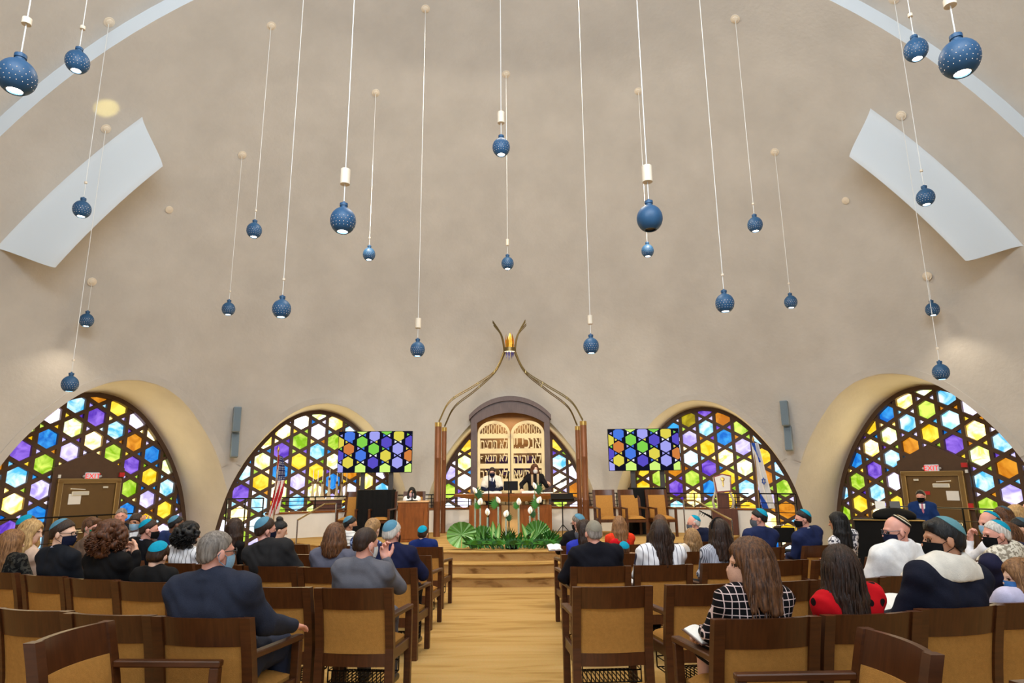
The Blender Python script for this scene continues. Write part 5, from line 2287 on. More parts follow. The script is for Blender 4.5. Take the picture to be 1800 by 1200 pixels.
    if not bare_legs or bottom:
        bm_ = bottom or tm
        f = F()
        for s in (-1, 1):
            L = leg[s]
            f.rc(L[0], L[1], 0.090 * r, 0.070 * r, 0, 0.03)
            if not bare_legs:
                f.rc(L[1], L[2], 0.066 * r, 0.055, 0, 0.02)
        V, Q, mi = f.mesh(hv * 1.3)
        put('skirt' if bare_legs else 'trousers', np_mesh('legs', wrinkle(V, Q, 0.003), Q, mi, [bm_]), root)
    for s in (-1, 1):
        f = F()
        L = leg[s]
        d = L[3] - L[2]
        f.rc(L[2] + np.array((0, -0.025, -0.045)), L[3] + np.array((0, 0.01, 0.004)), 0.044, 0.034, 0, 0.02)
        V, Q, mi = f.mesh(0.014, cuts=[((0, 0, -1), -0.0)])
        put('shoe', np_mesh('shoe', V, Q, mi, [mat('shoe_black', (22, 20, 20), 0.35)]), root)
    if tallit is not None:
        f = F()
        gg = g + 0.016
        for s in (-1, 1):
            if tallit[1] > 0.93:
                f.rc(T((s * 0.03, -0.125, 1.06)), T((s * 0.105, -0.115, 1.015)), 0.042 * r + gg, 0.045 * r + gg, 0, 0.04)
                f.rc(T((0, -0.14, 1.02)), T((s * 0.09, -0.13, 1.01)), 0.046 * r + gg, 0.042 * r + gg, 0, 0.05)
                f.rc(T((s * 0.105, -0.10, 1.015)), T((s * 0.10, -0.02, 0.93)), 0.045 * r + gg, 0.055 * r + gg, 0, 0.04)
                continue
            f.rc(T((0, -0.115, 1.01)), sh[s], 0.060 * r + gg, 0.055 * r + gg, 0, 0.05)
            f.rc(T((s * 0.03, -0.115, 1.055)), sh[s] + (0, 0, 0.01), 0.040 * r + gg, 0.044 * r + gg, 0, 0.06)
            f.rc(T((s * 0.10, -0.115, 0.93)), sh[s], 0.080 * r + gg, 0.056 * r + gg, 0, 0.05)
            f.rc(T((s * 0.09, -0.105, 0.90)), T((s * 0.05, -0.10, 0.78)), 0.104 * r + gg, 0.100 * r + gg, 0, 0.05)
            f.rc(sh[s], A[s][0] * 0.30 + A[s][1] * 0.70, 0.054 * r + gg + 0.006, 0.05 * r + gg + 0.012, 0, 0.03)
        f.rc(T((-0.05, -0.12, 1.07)), T((0.05, -0.12, 1.07)), 0.045 * r + gg * 0.6, 0.045 * r + gg * 0.6, 0, 0.04)
        f.el(T((0, 0.07, 0.93)), (0.085 * r, 0.13, 0.30), 0, 0.03, None, sub=True)
        f.el(T((0, -0.085, 1.17)), (0.075 * hk, 0.085 * hk, 0.13 * hk), 0, 0.02, None, sub=True)
        zc_ = T((0, -0.1, tallit[1]))[2]
        V, Q, mi = f.mesh(hv * 1.1, cuts=[((0, 0, -1), -zc_)])
        put('prayer_shawl', np_mesh('tallit', wrinkle(V, Q, 0.004, 26), Q, mi, [tallit[0]]), root)

    # ---- hair
    style, hcol, L = (hair + (0,))[:3]
    hm = HAIR[hcol] if hcol else None
    if style != 'none':
        f = F()
        nz, dn = [], []
        g0 = {'short': 0.010, 'crop': 0.006, 'bald': 0.005, 'side': 0.011, 'long': 0.020, 'bob': 0.024, 'bun': 0.013, 'updo': 0.018, 'curly': 0.025, 'boy': 0.014}[style]
        f.el(H((0, -0.012, 0.028)), (np.array((0.076, 0.096, 0.092)) + g0) * hk, 0, 0.02, Rh)
        f.rc(H((-0.026, -0.058, -0.026)), H((0.026, -0.058, -0.026)), (0.034 + g0) * hk, (0.034 + g0) * hk, 0, 0.02)
        rngp = np.random.default_rng(abs(hash(label)) % 1000 if False else sum(map(ord, label)))
        # the face stays free
        face = [(0, 0.115, -0.035), (0.068, 0.085, 0.105)]
        if style in ('short', 'crop', 'side', 'boy', 'bun', 'updo', 'bald'):
            nrm = Hm @ np.array((0, 0.635, -0.772))
            d0 = nrm @ H((0, *{'boy': (0.096, 0.055), 'side': (0.094, 0.062)}.get(style, (0.078, 0.070))))
            cuts = [(nrm, d0)]
            for s in (-1, 1):
                f.el(H((s * 0.088, -0.006, -0.025)), np.array((0.018, 0.032, 0.036)) * hk, 0, 0.006, Rh, sub=True)
            if style == 'bald':
                n2 = Hm @ np.array((0, 0.45, 0.89))
                cuts.append((n2, n2 @ H((0, -0.02, 0.045))))
        else:
            cuts = []
            f.el(H((0, 0.125, -0.04)), np.array((0.062, 0.105, 0.112)) * hk, 0, 0.02, Rh, sub=True)
        if style == 'side':
            f.rc(H((-0.045, 0.062, 0.080)), H((0.045, 0.055, 0.083)), 0.024 * hk, 0.024 * hk, 0, 0.02)
        if style in ('long', 'bob'):
            dn = np.array((0, 0, -1.0))
            for i in range(9):
                a = R(-118 + 236 * i / 8)                     # around the back from ear to ear
                w = abs(a) / R(118)
                p0 = H((math.sin(a) * 0.078, -0.02 - math.cos(a) * 0.075, 0.01))
                ln = L * (1 - 0.22 * w * (1 if i % 2 else 0.6)) * hk
                out = Hm @ np.array((math.sin(a), -math.cos(a), 0))
                p1 = p0 + out * 0.016 + dn * ln * 0.5
                p2 = p0 + out * (0.026 if ln > 0.2 else 0.012) + dn * ln + np.array((0, -0.02 if ln > 0.2 else 0, 0))
                f.rc(p0, p1, 0.034 * hk, 0.036 * hk, 0, 0.02)
                f.rc(p1, p2, 0.036 * hk, (0.020 if style == 'long' else 0.032) * hk, 0, 0.02)
        if style == 'curly':
            for i in range(150):
                a = rngp.uniform(-2.5, 2.5)
                t = rngp.uniform(0, 1)
                z = 0.105 - (0.105 + L) * t
                rad = 0.088 + 0.05 * math.sin(math.pi * min(1, t * 0.9 + 0.12))
                if z > 0.06:
                    rad *= 0.75
                if abs(a) > 1.7 and z < -0.10:
                    continue
                f.el(H((math.sin(a) * rad, -0.015 - math.cos(a) * rad, z)), np.full(3, rngp.uniform(0.016, 0.030)) * hk, 0, 0.008)
        if style == 'bun':
            f.el(H((0, -0.055, 0.135)), np.array((0.052, 0.052, 0.042)) * hk, 0, 0.012, Rh)
        if style == 'updo':
            for i in range(10):
                a = 2 * math.pi * i / 10
                f.el(H((math.cos(a) * 0.045, -0.112, -0.02 + math.sin(a) * 0.04)), np.array((0.028, 0.022, 0.024)) * hk, 0, 0.008)
            f.el(H((0, -0.105, -0.02)), np.array((0.05, 0.035, 0.045)) * hk, 0, 0.01)
        if style == 'bald' and hcol is None:
            pass
        V, Q, mi = f.mesh(hv * 0.85, cuts=cuts)
        if len(V) > 8:
            N = normals(V, Q)
            q = (V - hc) @ Hm
            az = np.arctan2(q[:, 0], -q[:, 1] + 1e-6)
            fr = {'long': 26, 'bob': 26, 'bun': 30, 'updo': 30}.get(style, 22)
            ph = np.sin(az * fr + 2.2 * np.sin(q[:, 2] * 30 + az * 3)) * 0.6 + np.sin(az * fr * 2.3 + q[:, 2] * 25) * 0.4
            amp = {'long': 0.0045, 'bob': 0.0045, 'curly': 0.003}.get(style, 0.0018)
            V = V + N * (amp * ph)[:, None]
            hm_mesh = np_mesh('hair', V, Q, mi, [hm])
            ho = put('hair', hm_mesh, root)
            if style in ('long', 'bob', 'curly') and zc < 9.5:
                m = MB()
                ns = 120 if style != 'curly' else 150
                for i in range(ns):
                    a = rngp.uniform(-2.15, 2.15)
                    ln = (L * rngp.uniform(0.75, 1.12)) * hk
                    pts, rr = [], []
                    wv = rngp.uniform(0, 6.28)
                    K = 12 if style != 'curly' else 18
                    for j in range(K + 1):
                        t = j / K
                        if t < 0.35:
                            u = t / 0.35
                            el_ = R(88 - 80 * u)
                            p = H((math.sin(a) * math.cos(el_) * 0.100, -0.014 - math.cos(a) * math.cos(el_) * 0.116, 0.022 + math.sin(el_) * 0.112))
                        else:
                            u = (t - 0.35) / 0.65
                            out = Hm @ np.array((math.sin(a), -math.cos(a), 0))
                            wav = {'long': 0.010, 'bob': 0.006, 'curly': 0.026}[style]
                            fq = {'long': 7.5, 'bob': 5, 'curly': 21}[style]
                            bul = 0.012 * math.sin(u * 2.2) if style != 'curly' else 0.045 * math.sin(u * 2.9)
                            p = H((math.sin(a) * 0.100, -0.014 - math.cos(a) * 0.112, 0.02)) + out * (bul + wav * math.sin(u * fq + wv)) + np.array((wav * math.cos(u * fq + wv) * 0.7, -0.012 * u, -ln * u))
                            if abs(a) > 1.75:
                                p = p + np.array((0, -0.02 * u, 0))
                        pts.append(tuple(p))
                        rr.append(0.0052 * (0.5 + 0.5 * math.sin(math.pi * min(1, t * 0.8 + 0.2))))
                    m.tube(pts, rr, 4, 0, True, True)
                m.build('hair_strands', hm, ho)
    # ---- skullcap
    if kip:
        ks, kc = (kip + (36,))[:2] if isinstance(kip, tuple) else (kip, 42)
        m = MB()
        up = np.array((0, -math.sin(R(kc)), math.cos(R(kc))))
        ex = np.array((1.0, 0, 0))
        ey = np.cross(up, ex)
        gk = {'short': 0.012, 'crop': 0.009, 'bald': 0.008, 'side': 0.014, 'boy': 0.017, 'none': 0.011}.get(style, 0.022)
        rings = []
        for i in range(9):
            th = R(55) * i / 8
            row = []
            for j in range(28):
                a = 2 * math.pi * j / 28
                d = up * math.cos(th) + (ex * math.cos(a) + ey * math.sin(a)) * math.sin(th)
                sc = 1 / math.sqrt((d[0] / (0.076 + gk)) ** 2 + (d[1] / (0.096 + gk)) ** 2 + (d[2] / (0.092 + gk)) ** 2)
                sc += 0.0015 * (1 - abs(math.sin(2 * a))) ** 4
                row.append(tuple(H(np.array((0, -0.012, 0.028)) + d * sc)))
            rings.append(row)
        # rim turned in
        rim = []
        for p in rings[-1]:
            q = np.array(p)
            rim.append(tuple(q + (hc - q) / np.linalg.norm(hc - q) * 0.008))
        rings.append(rim)
        m.grid([[r_[j] for r_ in rings] for j in range(28)], 0, True, True)
        mats_ = kip_mat or [cloth(ks + '_cap', {'teal': (18, 150, 182), 'blue': (84, 132, 156), 'steel': (96, 142, 150), 'grey': (140, 132, 116), 'slate': (70, 96, 110)}[ks])]
        if kip_mat:
            for fi in range(len(m.f)):
                m.m[fi] = kip_mat[1][fi % 9]
            mats_ = kip_mat[0]
        m.build('skullcap', mats_, root)
    # ---- mask
    if mask:
        m = MB()
        rows = []
        for i in range(15):
            a = R(-80 + 160 * i / 14)
            row = []
            for j in range(8):
                t = j / 7
                z = -0.008 - 0.098 * t
                edge = abs(a) / R(80)
                z = z * (1 - 0.30 * edge) - 0.016 * edge
                bulge = 0.020 * math.sin(math.pi * (0.15 + 0.75 * t)) * (1 - edge ** 2)
                rx = 0.068 - 0.014 * max(0, t - 0.5)
                ry = 0.074 + bulge + (0.014 * (1 - edge) ** 2 * (1 - t))
                row.append(tuple(H((math.sin(a) * (rx + 0.004), 0.018 + math.cos(a) * ry, z))))
            rows.append(row)
        m.grid(rows)
        m.grid([[tuple(np.array(p) + (hc - np.array(p)) * 0.03) for p in r_] for r_ in rows][::-1])
        mo = m.build('face_mask', cloth('mask_%d_%d_%d' % mask, mask), root)
        for s in (-1, 1):
            m = MB()
            m.tube([H((s * 0.070, 0.030, -0.022)), H((s * 0.082, 0.0, -0.002)), H((s * 0.084, -0.03, -0.008)), H((s * 0.080, -0.02, -0.045)), H((s * 0.068, 0.028, -0.075))], 0.0022, 4)
            m.build('ear_loop', cloth('mask_%d_%d_%d' % mask, mask), mo)
    if glasses:
        m = MB()
        for s in (-1, 1):
            m.tube([H((s * 0.033 + 0.024 * math.cos(q), 0.105 - 0.010 * abs(math.cos(q)) * (1 if math.cos(q) * s > 0 else 0), 0.002 + 0.019 * math.sin(q))) for q in np.linspace(0, 2 * math.pi, 16)[:-1]], 0.0028, 5, closed=True)
            m.tube([H((s * 0.057, 0.098, 0.008)), H((s * 0.079, 0.03, 0.010)), H((s * 0.084, -0.02, 0.004)), H((s * 0.082, -0.035, -0.014))], 0.0028, 5)
        m.tube([H((-0.010, 0.106, 0.006)), H((0.010, 0.106, 0.006))], 0.0028, 5)
        m.build('glasses', mat('glasses_%d' % glasses[0], glasses, 0.3), root)
    return root, H, T, hc, A
# ================================================================== THE PEOPLE
def jk(n, c):
    return ('jacket', cloth(n, c))


NAVY = jk('suit_navy', (28, 32, 58))
BLACKJ = jk('suit_black', (20, 20, 24))
WHITEC = cloth('collar_white', (236, 236, 238))
LILAC = cloth('shirt_lilac', (206, 200, 222))
TALLIT = cloth('tallit_cream', (226, 218, 204))
TALLIT_P = cloth('tallit_printed', (222, 214, 196), 'print', (150, 140, 122))
TALLIT_W = cloth('tallit_white', (232, 230, 228))
TALLIT_B = cloth('tallit_black_band', (228, 226, 222), 'rings', (40, 40, 48))
BLK, NVM, LBL, GRN, GRY, WHT, PNK = (16, 16, 18), (22, 26, 50), (150, 188, 214), (16, 132, 100), (92, 96, 104), (226, 226, 226), (216, 168, 142)
TROUS = cloth('trousers_dark', (26, 27, 34))


def seat_person(px, py, row, label, twist=0, snap=True, rz=None, lean_f=-7, **kw):
    """find the chair seen at column px in that row, sit the figure there and lean it until head and photo agree"""
    best = None
    if snap and isinstance(row, str):
        for s in SEATS.get(row, []):
            u = project((s[0], s[1], floor_z(s[1]) + 1.2))[0]
            if best is None or abs(u - px) < best[0]:
                best = (abs(u - px), s)
    best = None
    for q in SEATS.get(row, []) if (snap and isinstance(row, str)) else []:
        if q in TAKEN:
            continue
        u = project((q[0] + math.sin(q[2]) * 0.2, q[1] - math.cos(q[2]) * 0.2, floor_z(q[1]) + 1.2))
        dm = abs(u[0] - px) * u[2] / FPX
        if best is None or dm < best[0]:
            best = (dm, q)
    if best is None or best[0] > 0.40:
        lo = None
        if isinstance(row, tuple):
            q = at_y(px, py + 40, row[1])
            lo = (0, q.x, q.y, face_focus(q.x, q.y, 17.0))
        for i in range(-60, 61, 2) if lo is None else ():
            x, y, rr_ = seat_from_back(px + i, row)
            u = project((x, y, floor_z(y) + 1.2))[0]
            if lo is None or abs(u - px) < lo[0]:
                lo = (abs(u - px), x, y, rr_)
        x, y = lo[1], lo[2]
        r0 = lo[3] if rz is None else rz
        dmin = min(math.hypot(x - c[0], y - c[1]) for c in CHAIRS)
        if dmin > 0.60:
            put_chair(x, y, r0, 'gold cushioned dark wood armchair under the ' + ' '.join(label.replace(',', ' ').split()[:9]), 'armchairs of the congregation')
        else:
            NOTES.append(('NOSEAT', label, row, round(dmin, 2), best and round(best[0], 2)))
    else:
        x, y, r0 = best[1]
        if abs(best[0]) > 0.25:
            NOTES.append(('LEAN', label, row, round(best[0], 2)))
    TAKEN.append((x, y, r0))
    r1 = (r0 if rz is None else rz) + R(twist)
    x, y = x + math.sin(r1) * 0.06, y - math.cos(r1) * 0.06          # back against the chair
    zf = floor_z(y)
    ztop = at_y(px, py, y - 0.15 * math.cos(r1)).z - zf
    ztop = max(0.98, min(1.46, ztop))
    zc = project((x, y, zf + 1))[2]
    ax = Vector((math.cos(r1), math.sin(r1), 0))
    h = ztop - 0.56

    def err(deg):
        o = Vector((x + math.sin(r1) * 0.15, y - math.cos(r1) * 0.15, zf + ztop - 0.12)) + ax * math.tan(R(deg)) * h
        return project(o)[0] - px
    e0, e1 = err(-1), err(1)
    ls = max(-14, min(14, 1 - e1 * 2 / (e1 - e0)))
    return person(label, (x, y, zf), r1, ztop, zc=zc, lean=(lean_f, ls), **kw)


TAKEN = []
NOTES = []
P = seat_person
LEFT_NOTE = ''
# ---- stars-and-stripes side
P(20, 931, 'B', 'woman with long light brown hair and black lace top at the end of the row', hair=('long', 'light_brown', 0.42), top=('top', cloth('black_lace', (22, 22, 22), 'print', (60, 58, 52))), bottom=TROUS, skin='fair')
P(72, 909, ('y', 7.5), 'woman with long blonde hair in a beige jacket looking aside', head=(-55, 10, 0), hair=('long', 'blonde', 0.30), top=jk('beige_jacket', (206, 178, 158)), bottom=TROUS, skin='fair')
P(66, 900, ('y', 8.2), 'person with teal skullcap and pale blue top behind the blonde woman', hair=('short', 'brown'), kip='teal', top=('top', cloth('pale_blue_top', (150, 196, 222))), bottom=TROUS)
P(113, 911, 'B', 'man with blue skullcap and navy mask in a dark suit beside the curly haired woman', head=(-58, 4, 0), hair=('short', 'dark_brown'), kip='blue', mask=NVM, glasses=(30, 30, 34), top=jk('suit_charcoal', (24, 27, 34)), collar=LILAC, bottom=TROUS, skin='fair')
P(160, 907, 'C', 'man with green face mask and taupe jacket, brown side combed hair', head=(-62, 4, 0), hair=('side', 'brown'), mask=GRN, top=jk('taupe_jacket', (122, 98, 82)), collar=True, bottom=TROUS, skin='pink')
P(197, 914, 'B', 'woman with big curly auburn hair and black cardigan', head=(-15, 4, 0), hair=('curly', 'auburn', 0.17), top=('loose', cloth('black_cardigan', (18, 17, 18))), bottom=TROUS, arms={1: ((0.21, -0.02, 0.80), (0.20, 0.02, 1.02), 'chin', ((-0.6, 0.2, 0.4), (0, 1, 0)))}, width=0.95)
P(270, 908, ('y', 8.3), 'man with teal skullcap and black suit behind the boy in black', head=(-42, 4, 0), hair=('crop', 'dark_brown'), kip='teal', mask=BLK, top=BLACKJ, collar=LILAC, bottom=TROUS, skin='pink')
P(277, 954, 'B', 'boy with teal skullcap and black jacket bowing his head', head=(15, 16, 4), hair=('boy', 'dark_brown'), kip='teal', top=jk('boy_black', (22, 21, 21)), collar=True, bottom=TROUS, skin='fair', fs=0.97)
P(318, 902, ('y', 9.9), 'dark skinned man with pale blue skullcap and navy jacket', head=(-25, 4, 0), hair=('crop', 'black'), kip='blue', top=jk('blue_jacket', (34, 50, 96)), bottom=TROUS, skin='dark')
P(334, 917, 'C', 'woman with curly black hair and glasses in a white top with black straps', head=(-42, 6, 0), hair=('curly', 'black', 0.15), glasses=(20, 20, 20), top=('top', cloth('white_black_straps', (232, 230, 232), 'stripes', (20, 20, 20))), bottom=TROUS, skin='tan')
P(379, 932, 'A', 'large grey haired man in a slate navy suit resting his hand on the armrest', head=(-28, 2, 0), lean_f=-5, hair=('crop', 'grey'), mask=LBL, glasses=(40, 40, 46), top=jk('suit_slate', (42, 46, 60)), collar=True, bottom=cloth('trousers_slate', (42, 47, 64)), skin='pink', width=1.22,
  arms={1: ((0.215, -0.01, 0.77), (0.232, 0.22, 0.685), 'flat', (0, 0, 1))})
P(425, 908, 'D', 'woman with long straight dark brown hair and black top by the flag pole', hair=('long', 'dark_brown', 0.30), top=('top', cloth('black_top', (20, 19, 20))), bottom=TROUS)
P(467, 905, 'C', 'broad man with blue skullcap and charcoal suit leaning to the aisle', head=(-35, 2, 6), hair=('short', 'dark_brown'), kip='blue', mask=NVM, top=jk('suit_darkgrey', (40, 39, 40)), bottom=TROUS, skin='pink', width=1.18)
P(515, 911, 'D', 'woman with black hair in a high bun, bowing her head', head=(-48, 18, 0), hair=('bun', 'black'), top=('top', cloth('black_top', (20, 19, 20))), bottom=TROUS, fs=0.95)
P(590, 921, 'C', 'woman with brown bobbed hair and grey tailored jacket', hair=('bob', 'brown', 0.20), top=('top', cloth('grey_tweed', (92, 92, 106))), bottom=TROUS, width=1.1)
P(622, 904, 'E', 'man with blue skullcap and black banded prayer shawl, turned aside', head=(-52, 6, 0), hair=('short', 'black'), kip='blue', mask=BLK, top=NAVY, tallit=(TALLIT_B, 0.84), bottom=TROUS, skin='tan')
P(645, 926, 'B', 'man in a grey suit with short brown hair, hand raised to his white mask', head=(-32, 6, 0), hair=('crop', 'dark_brown'), mask=WHT, top=jk('suit_midgrey', (98, 97, 104)), bottom=cloth('trousers_midgrey', (92, 92, 100)), skin='pink',
  arms={1: ((0.25, 0.06, 0.84), (0.12, 0.10, 1.02), 'chin', ((-0.25, 0.25, 0.75), (-0.6, 0.6, 0)))})
P(676, 908, 'D', 'woman with dark blonde pinned up hair and blue patterned dress', head=(-10, 6, 0), hair=('updo', 'dark_blonde'), top=('dress', cloth('blue_print', (30, 44, 92), 'print', (150, 168, 206))), bare_legs=True, skin='fair')
P(690, 914, 'C', 'white haired man with blue skullcap and navy suit by the aisle', head=(-20, 4, 0), hair=('short', 'white'), kip='blue', mask=BLK, top=jk('suit_deep_navy', (24, 28, 58)), collar=True, bottom=TROUS, skin='pink', width=1.12,
  arms={1: ((0.27, -0.02, 0.78), (0.20, 0.20, 0.70), 'relaxed', (0, 0, 1))})
P(743, 925, 'E', 'boy with teal skullcap and bright navy jacket near the lectern', hair=('boy', 'dark_brown'), kip='teal', top=jk('boy_navy', (22, 40, 98)), bottom=TROUS, skin='fair', fs=0.95)
# two people who sit turned round towards the hall, by the far door
for px, py, rw_, rz, lab, kw in ((212, 891, ('y', 10.9), R(205), 'grey haired man by the door, turned to face the hall', dict(hair=('crop', 'grey'), kip='grey', top=jk('suit_charcoal', (24, 27, 34)), bottom=TROUS, skin='pink')),
                                 (236, 901, ('y', 9.9), R(190), 'dark haired youth with pale blue mask and grey cardigan facing the hall', dict(hair=('boy', 'dark_brown'), mask=LBL, top=jk('grey_cardigan', (112, 100, 100)), tie=(236, 236, 240), bottom=TROUS, skin='tan',
                                  arms={-1: ((-0.30, 0.03, 0.90), (-0.16, 0.06, 1.12), 'chin', ((0.2, -0.1, 0.7), (0, 1, 0)))}))):
    P(px, py, rw_, lab, rz=rz, snap=False, **kw)

# ---- blue-and-white flag side
P(1016, 903, 'E', 'man with blue skullcap and black mask on the aisle, reading white pages', head=(42, 12, 0), hair=('short', 'grey'), kip='blue', mask=BLK, glasses=(30, 30, 30), top=BLACKJ, collar=True, bottom=TROUS, skin='pink',
  arms={-1: ((-0.28, 0.00, 0.78), (-0.26, 0.22, 0.74), 'grip', (0, 0, 1))})
P(1026, 915, 'D', 'dark haired woman with grey mask and royal blue dress in profile', head=(72, 4, 0), hair=('long', 'dark_brown', 0.30), mask=GRY, top=('dress', cloth('royal_blue', (46, 56, 170))), bare_legs=True, skin='fair', width=0.95)
P(1043, 914, 'C', 'man with grey knitted skullcap and black suit on the aisle', head=(4, 4, 0), hair=('crop', 'salt'), kip='grey', top=jk('suit_ink', (20, 20, 28)), collar=True, bottom=TROUS, skin='pink', width=1.15,
  arms={-1: ((-0.28, -0.04, 0.76), (-0.20, 0.18, 0.68), 'relaxed', (0, 0, 1))})
r4 = P(1088, 908, 'E', 'woman with long light brown hair and orange red dress', hair=('long', 'light_brown', 0.27), top=('dress', cloth('orange_red', (222, 58, 28))), bare_legs=True, skin='fair')
m = MB()
RED_BOW = cloth('red_bow', (206, 20, 34))
for s in (-1, 1):
    m.ball((0, 0, 0), (0.085, 0.03, 0.055), 12, 0, Matrix.Translation((s * 0.075 - 0.05, -0.26, 0.90)) @ Matrix.Rotation(R(s * 14), 4, 'Y'))
m.ball((-0.05, -0.27, 0.90), 0.03, 10)
m.build('bow', RED_BOW, r4[0])
P(1100, 953, 'D', 'small boy with teal skullcap just showing over the chair back', hair=('boy', 'brown'), kip='teal', top=('top', cloth('boy_tan', (176, 140, 110))), bottom=TROUS, skin='fair', fs=0.92)
P(1160, 915, 'C', 'woman with long wavy dark brown hair and white striped blouse', hair=('long', 'dark_brown', 0.33), top=('loose', cloth('white_stripes', (230, 228, 230), 'stripes', (58, 52, 70))), bottom=TROUS, skin='tan', width=1.08)
P(1160, 906, 'E', 'brown haired person mostly hidden behind the wavy haired woman in stripes', hair=('bob', 'brown', 0.16), top=('top', cloth('brown_top', (60, 48, 44))), bottom=TROUS)
P(1208, 903, 'E', 'bald man with teal skullcap and grey mask turned aside', head=(52, 6, 0), hair=('bald', 'white'), kip='teal', mask=GRY, top=jk('suit_blue_black', (26, 32, 56)), collar=True, bottom=TROUS, skin='pink')
P(1217, 930, 'D', 'girl with wavy dark blonde hair before the woman in stripes', hair=('long', 'dark_blonde', 0.22), top=('top', cloth('cream_top', (220, 206, 190))), bottom=TROUS, skin='fair', fs=0.98)
r10 = P(1263, 913, 'C', 'woman with long brown hair, black feathered fascinator and grey striped top', head=(16, 4, 0), hair=('long', 'dark_brown', 0.30), top=('top', cloth('fine_grey', (196, 196, 206), 'finestripes', (92, 94, 106))), bottom=TROUS, skin='fair')
H = r10[1]
m = MB()
m.tube([H((0.104 * math.sin(a), -0.01, 0.028 + 0.116 * math.cos(a))) for a in np.linspace(-1.5, 1.5, 16)], 0.010, 6)
m.build('fascinator', BLACK_CLOTH, r10[0])
m = MB()
for i in range(7):
    a = R(-60 + 22 * i)
    m.tube([H((-0.05, 0.02, 0.135)), H((-0.08 - 0.02 * i, 0.02 + 0.02 * math.sin(a), 0.165 + 0.01 * i)), H((-0.15 - 0.012 * i, 0.04 * math.sin(a), 0.16 + 0.012 * (i % 3)))], [0.004, 0.006, 0.002], 5)
m.build('feathers', BLACK_CLOTH, r10[0])
P(1333, 893, 'D', 'dark haired man with teal skullcap and navy suit, grey mask, beside the lectern', head=(48, 4, 0), hair=('short', 'black'), kip='teal', mask=GRY, top=jk('suit_ink_blue', (32, 42, 80)), collar=True, bottom=TROUS, skin='pink', width=1.1)
P(1408, 893, 'D', 'dark haired man with teal skullcap and black mask before the stacking chair', head=(58, 4, 0), hair=('short', 'black'), kip='teal', mask=BLK, top=jk('suit_ink_blue', (32, 42, 80)), collar=True, bottom=TROUS, skin='pink', width=1.05)
P(1467, 897, ('y', 9.0), 'woman with long black hair and black and white patterned top', head=(35, 4, 0), hair=('long', 'black', 0.33), top=('top', cloth('white_print', (226, 224, 226), 'print', (70, 70, 80))), bottom=TROUS, skin='tan')
r14 = P(1318, 953, 'A', 'woman in profile with pale mask, long brown hair and black windowpane check dress', head=(76, 2, 0), hair=('long', 'brown', 0.25), mask=PNK, top=('loose', cloth('windowpane', (16, 15, 18), 'windowpane', (216, 190, 184))), bare_legs=True, bottom=cloth('windowpane'  , (16, 15, 18)), skin='light', fs=1.12,
        arms={-1: ((-0.25, -0.04, 0.78), (-0.20, 0.22, 0.68), 'grip', (0, 0, 1))}, width=0.94)
P(1474, 960, 'A', 'girl with very long dark hair and red top with black dots', head=(-6, 2, 0), hair=('long', 'dark_brown', 0.37), top=('loose', cloth('red_dots', (196, 16, 26), 'dots', (24, 10, 12))), bottom=TROUS, skin='tan', width=0.92)
KP = ([cloth('cap_cream', (214, 204, 176)), cloth('cap_black', (34, 30, 28)), cloth('cap_gold', (150, 112, 60))], [2, 0, 1, 0, 2, 1, 0, 1, 1])
P(1574, 905, 'B', 'bald man with patterned skullcap and glasses under a white prayer shawl', head=(66, 6, 0), hair=('none', None), kip=('slate', 44), kip_mat=KP, mask=NVM, glasses=(32, 44, 60), top=jk('jacket_camel', (150, 96, 48)), tallit=(TALLIT_W, 0.74), bottom=TROUS, skin='pink', width=1.12)
P(1655, 907, 'A', 'black haired man with steel blue skullcap and black mask, cream shawl round his neck', head=(62, 2, 4), hair=('side', 'black'), kip='steel', mask=BLK, top=jk('suit_midnight', (26, 28, 42)), tallit=(TALLIT, 0.98), bottom=TROUS, skin='tan', width=1.15)
P(1735, 909, ('y', 6.1), 'white haired man with teal skullcap and black mask, printed cream shawl', head=(60, 4, 0), hair=('crop', 'white'), kip='teal', mask=BLK, top=jk('suit_pinstripe', (34, 34, 58)), tallit=(TALLIT_P, 0.95), bottom=TROUS, skin='pink', width=1.12)
P(1722, 893, ('y', 7.4), 'man with teal skullcap and pale blue mask resting his chin on his hand', head=(70, 6, 0), hair=('bald', 'auburn'), kip='teal', mask=LBL, top=('top', cloth('white_shirt', (230, 230, 234))), bottom=TROUS, skin='pink',
  arms={-1: ((-0.19, 0.08, 0.84), (-0.10, 0.10, 0.99), 'chin', ((0.1, -0.1, 0.7), (0, 1, 0)))})
P(1744, 887, ('y', 9.1), 'woman with long brown hair and slate skullcap among the far seats by the piano', head=(60, 6, 0), hair=('long', 'brown', 0.26), kip='slate', top=('top', cloth('lilac_top', (196, 180, 204))), bottom=TROUS, skin='fair')
P(1766, 884, ('y', 9.9), 'woman with blonde bobbed hair and black mask among the far seats', head=(55, 6, 0), hair=('bob', 'blonde', 0.20), mask=BLK, top=('top', cloth('black_top', (20, 19, 20))), bottom=TROUS, skin='fair')
P(1788, 878, ('y', 10.7), 'man with teal skullcap behind the blonde bobbed woman', head=(55, 6, 0), hair=('bald', 'white'), kip='teal', top=jk('suit_blue_black', (26, 32, 56)), bottom=TROUS, skin='pink')
P(1773, 907, ('y', 8.25), 'dark haired person with slate skullcap behind the white haired man in a printed shawl', head=(40, 8, 0), hair=('short', 'black'), kip='slate', top=('top', cloth('cream_top', (220, 206, 190))), bottom=TROUS)
P(1793, 917, 'B', 'child with long brown hair and white top at the end of the row', head=(10, 6, 0), hair=('long', 'brown', 0.22), top=('top', cloth('white_shirt', (230, 230, 234))), bottom=TROUS, skin='fair')
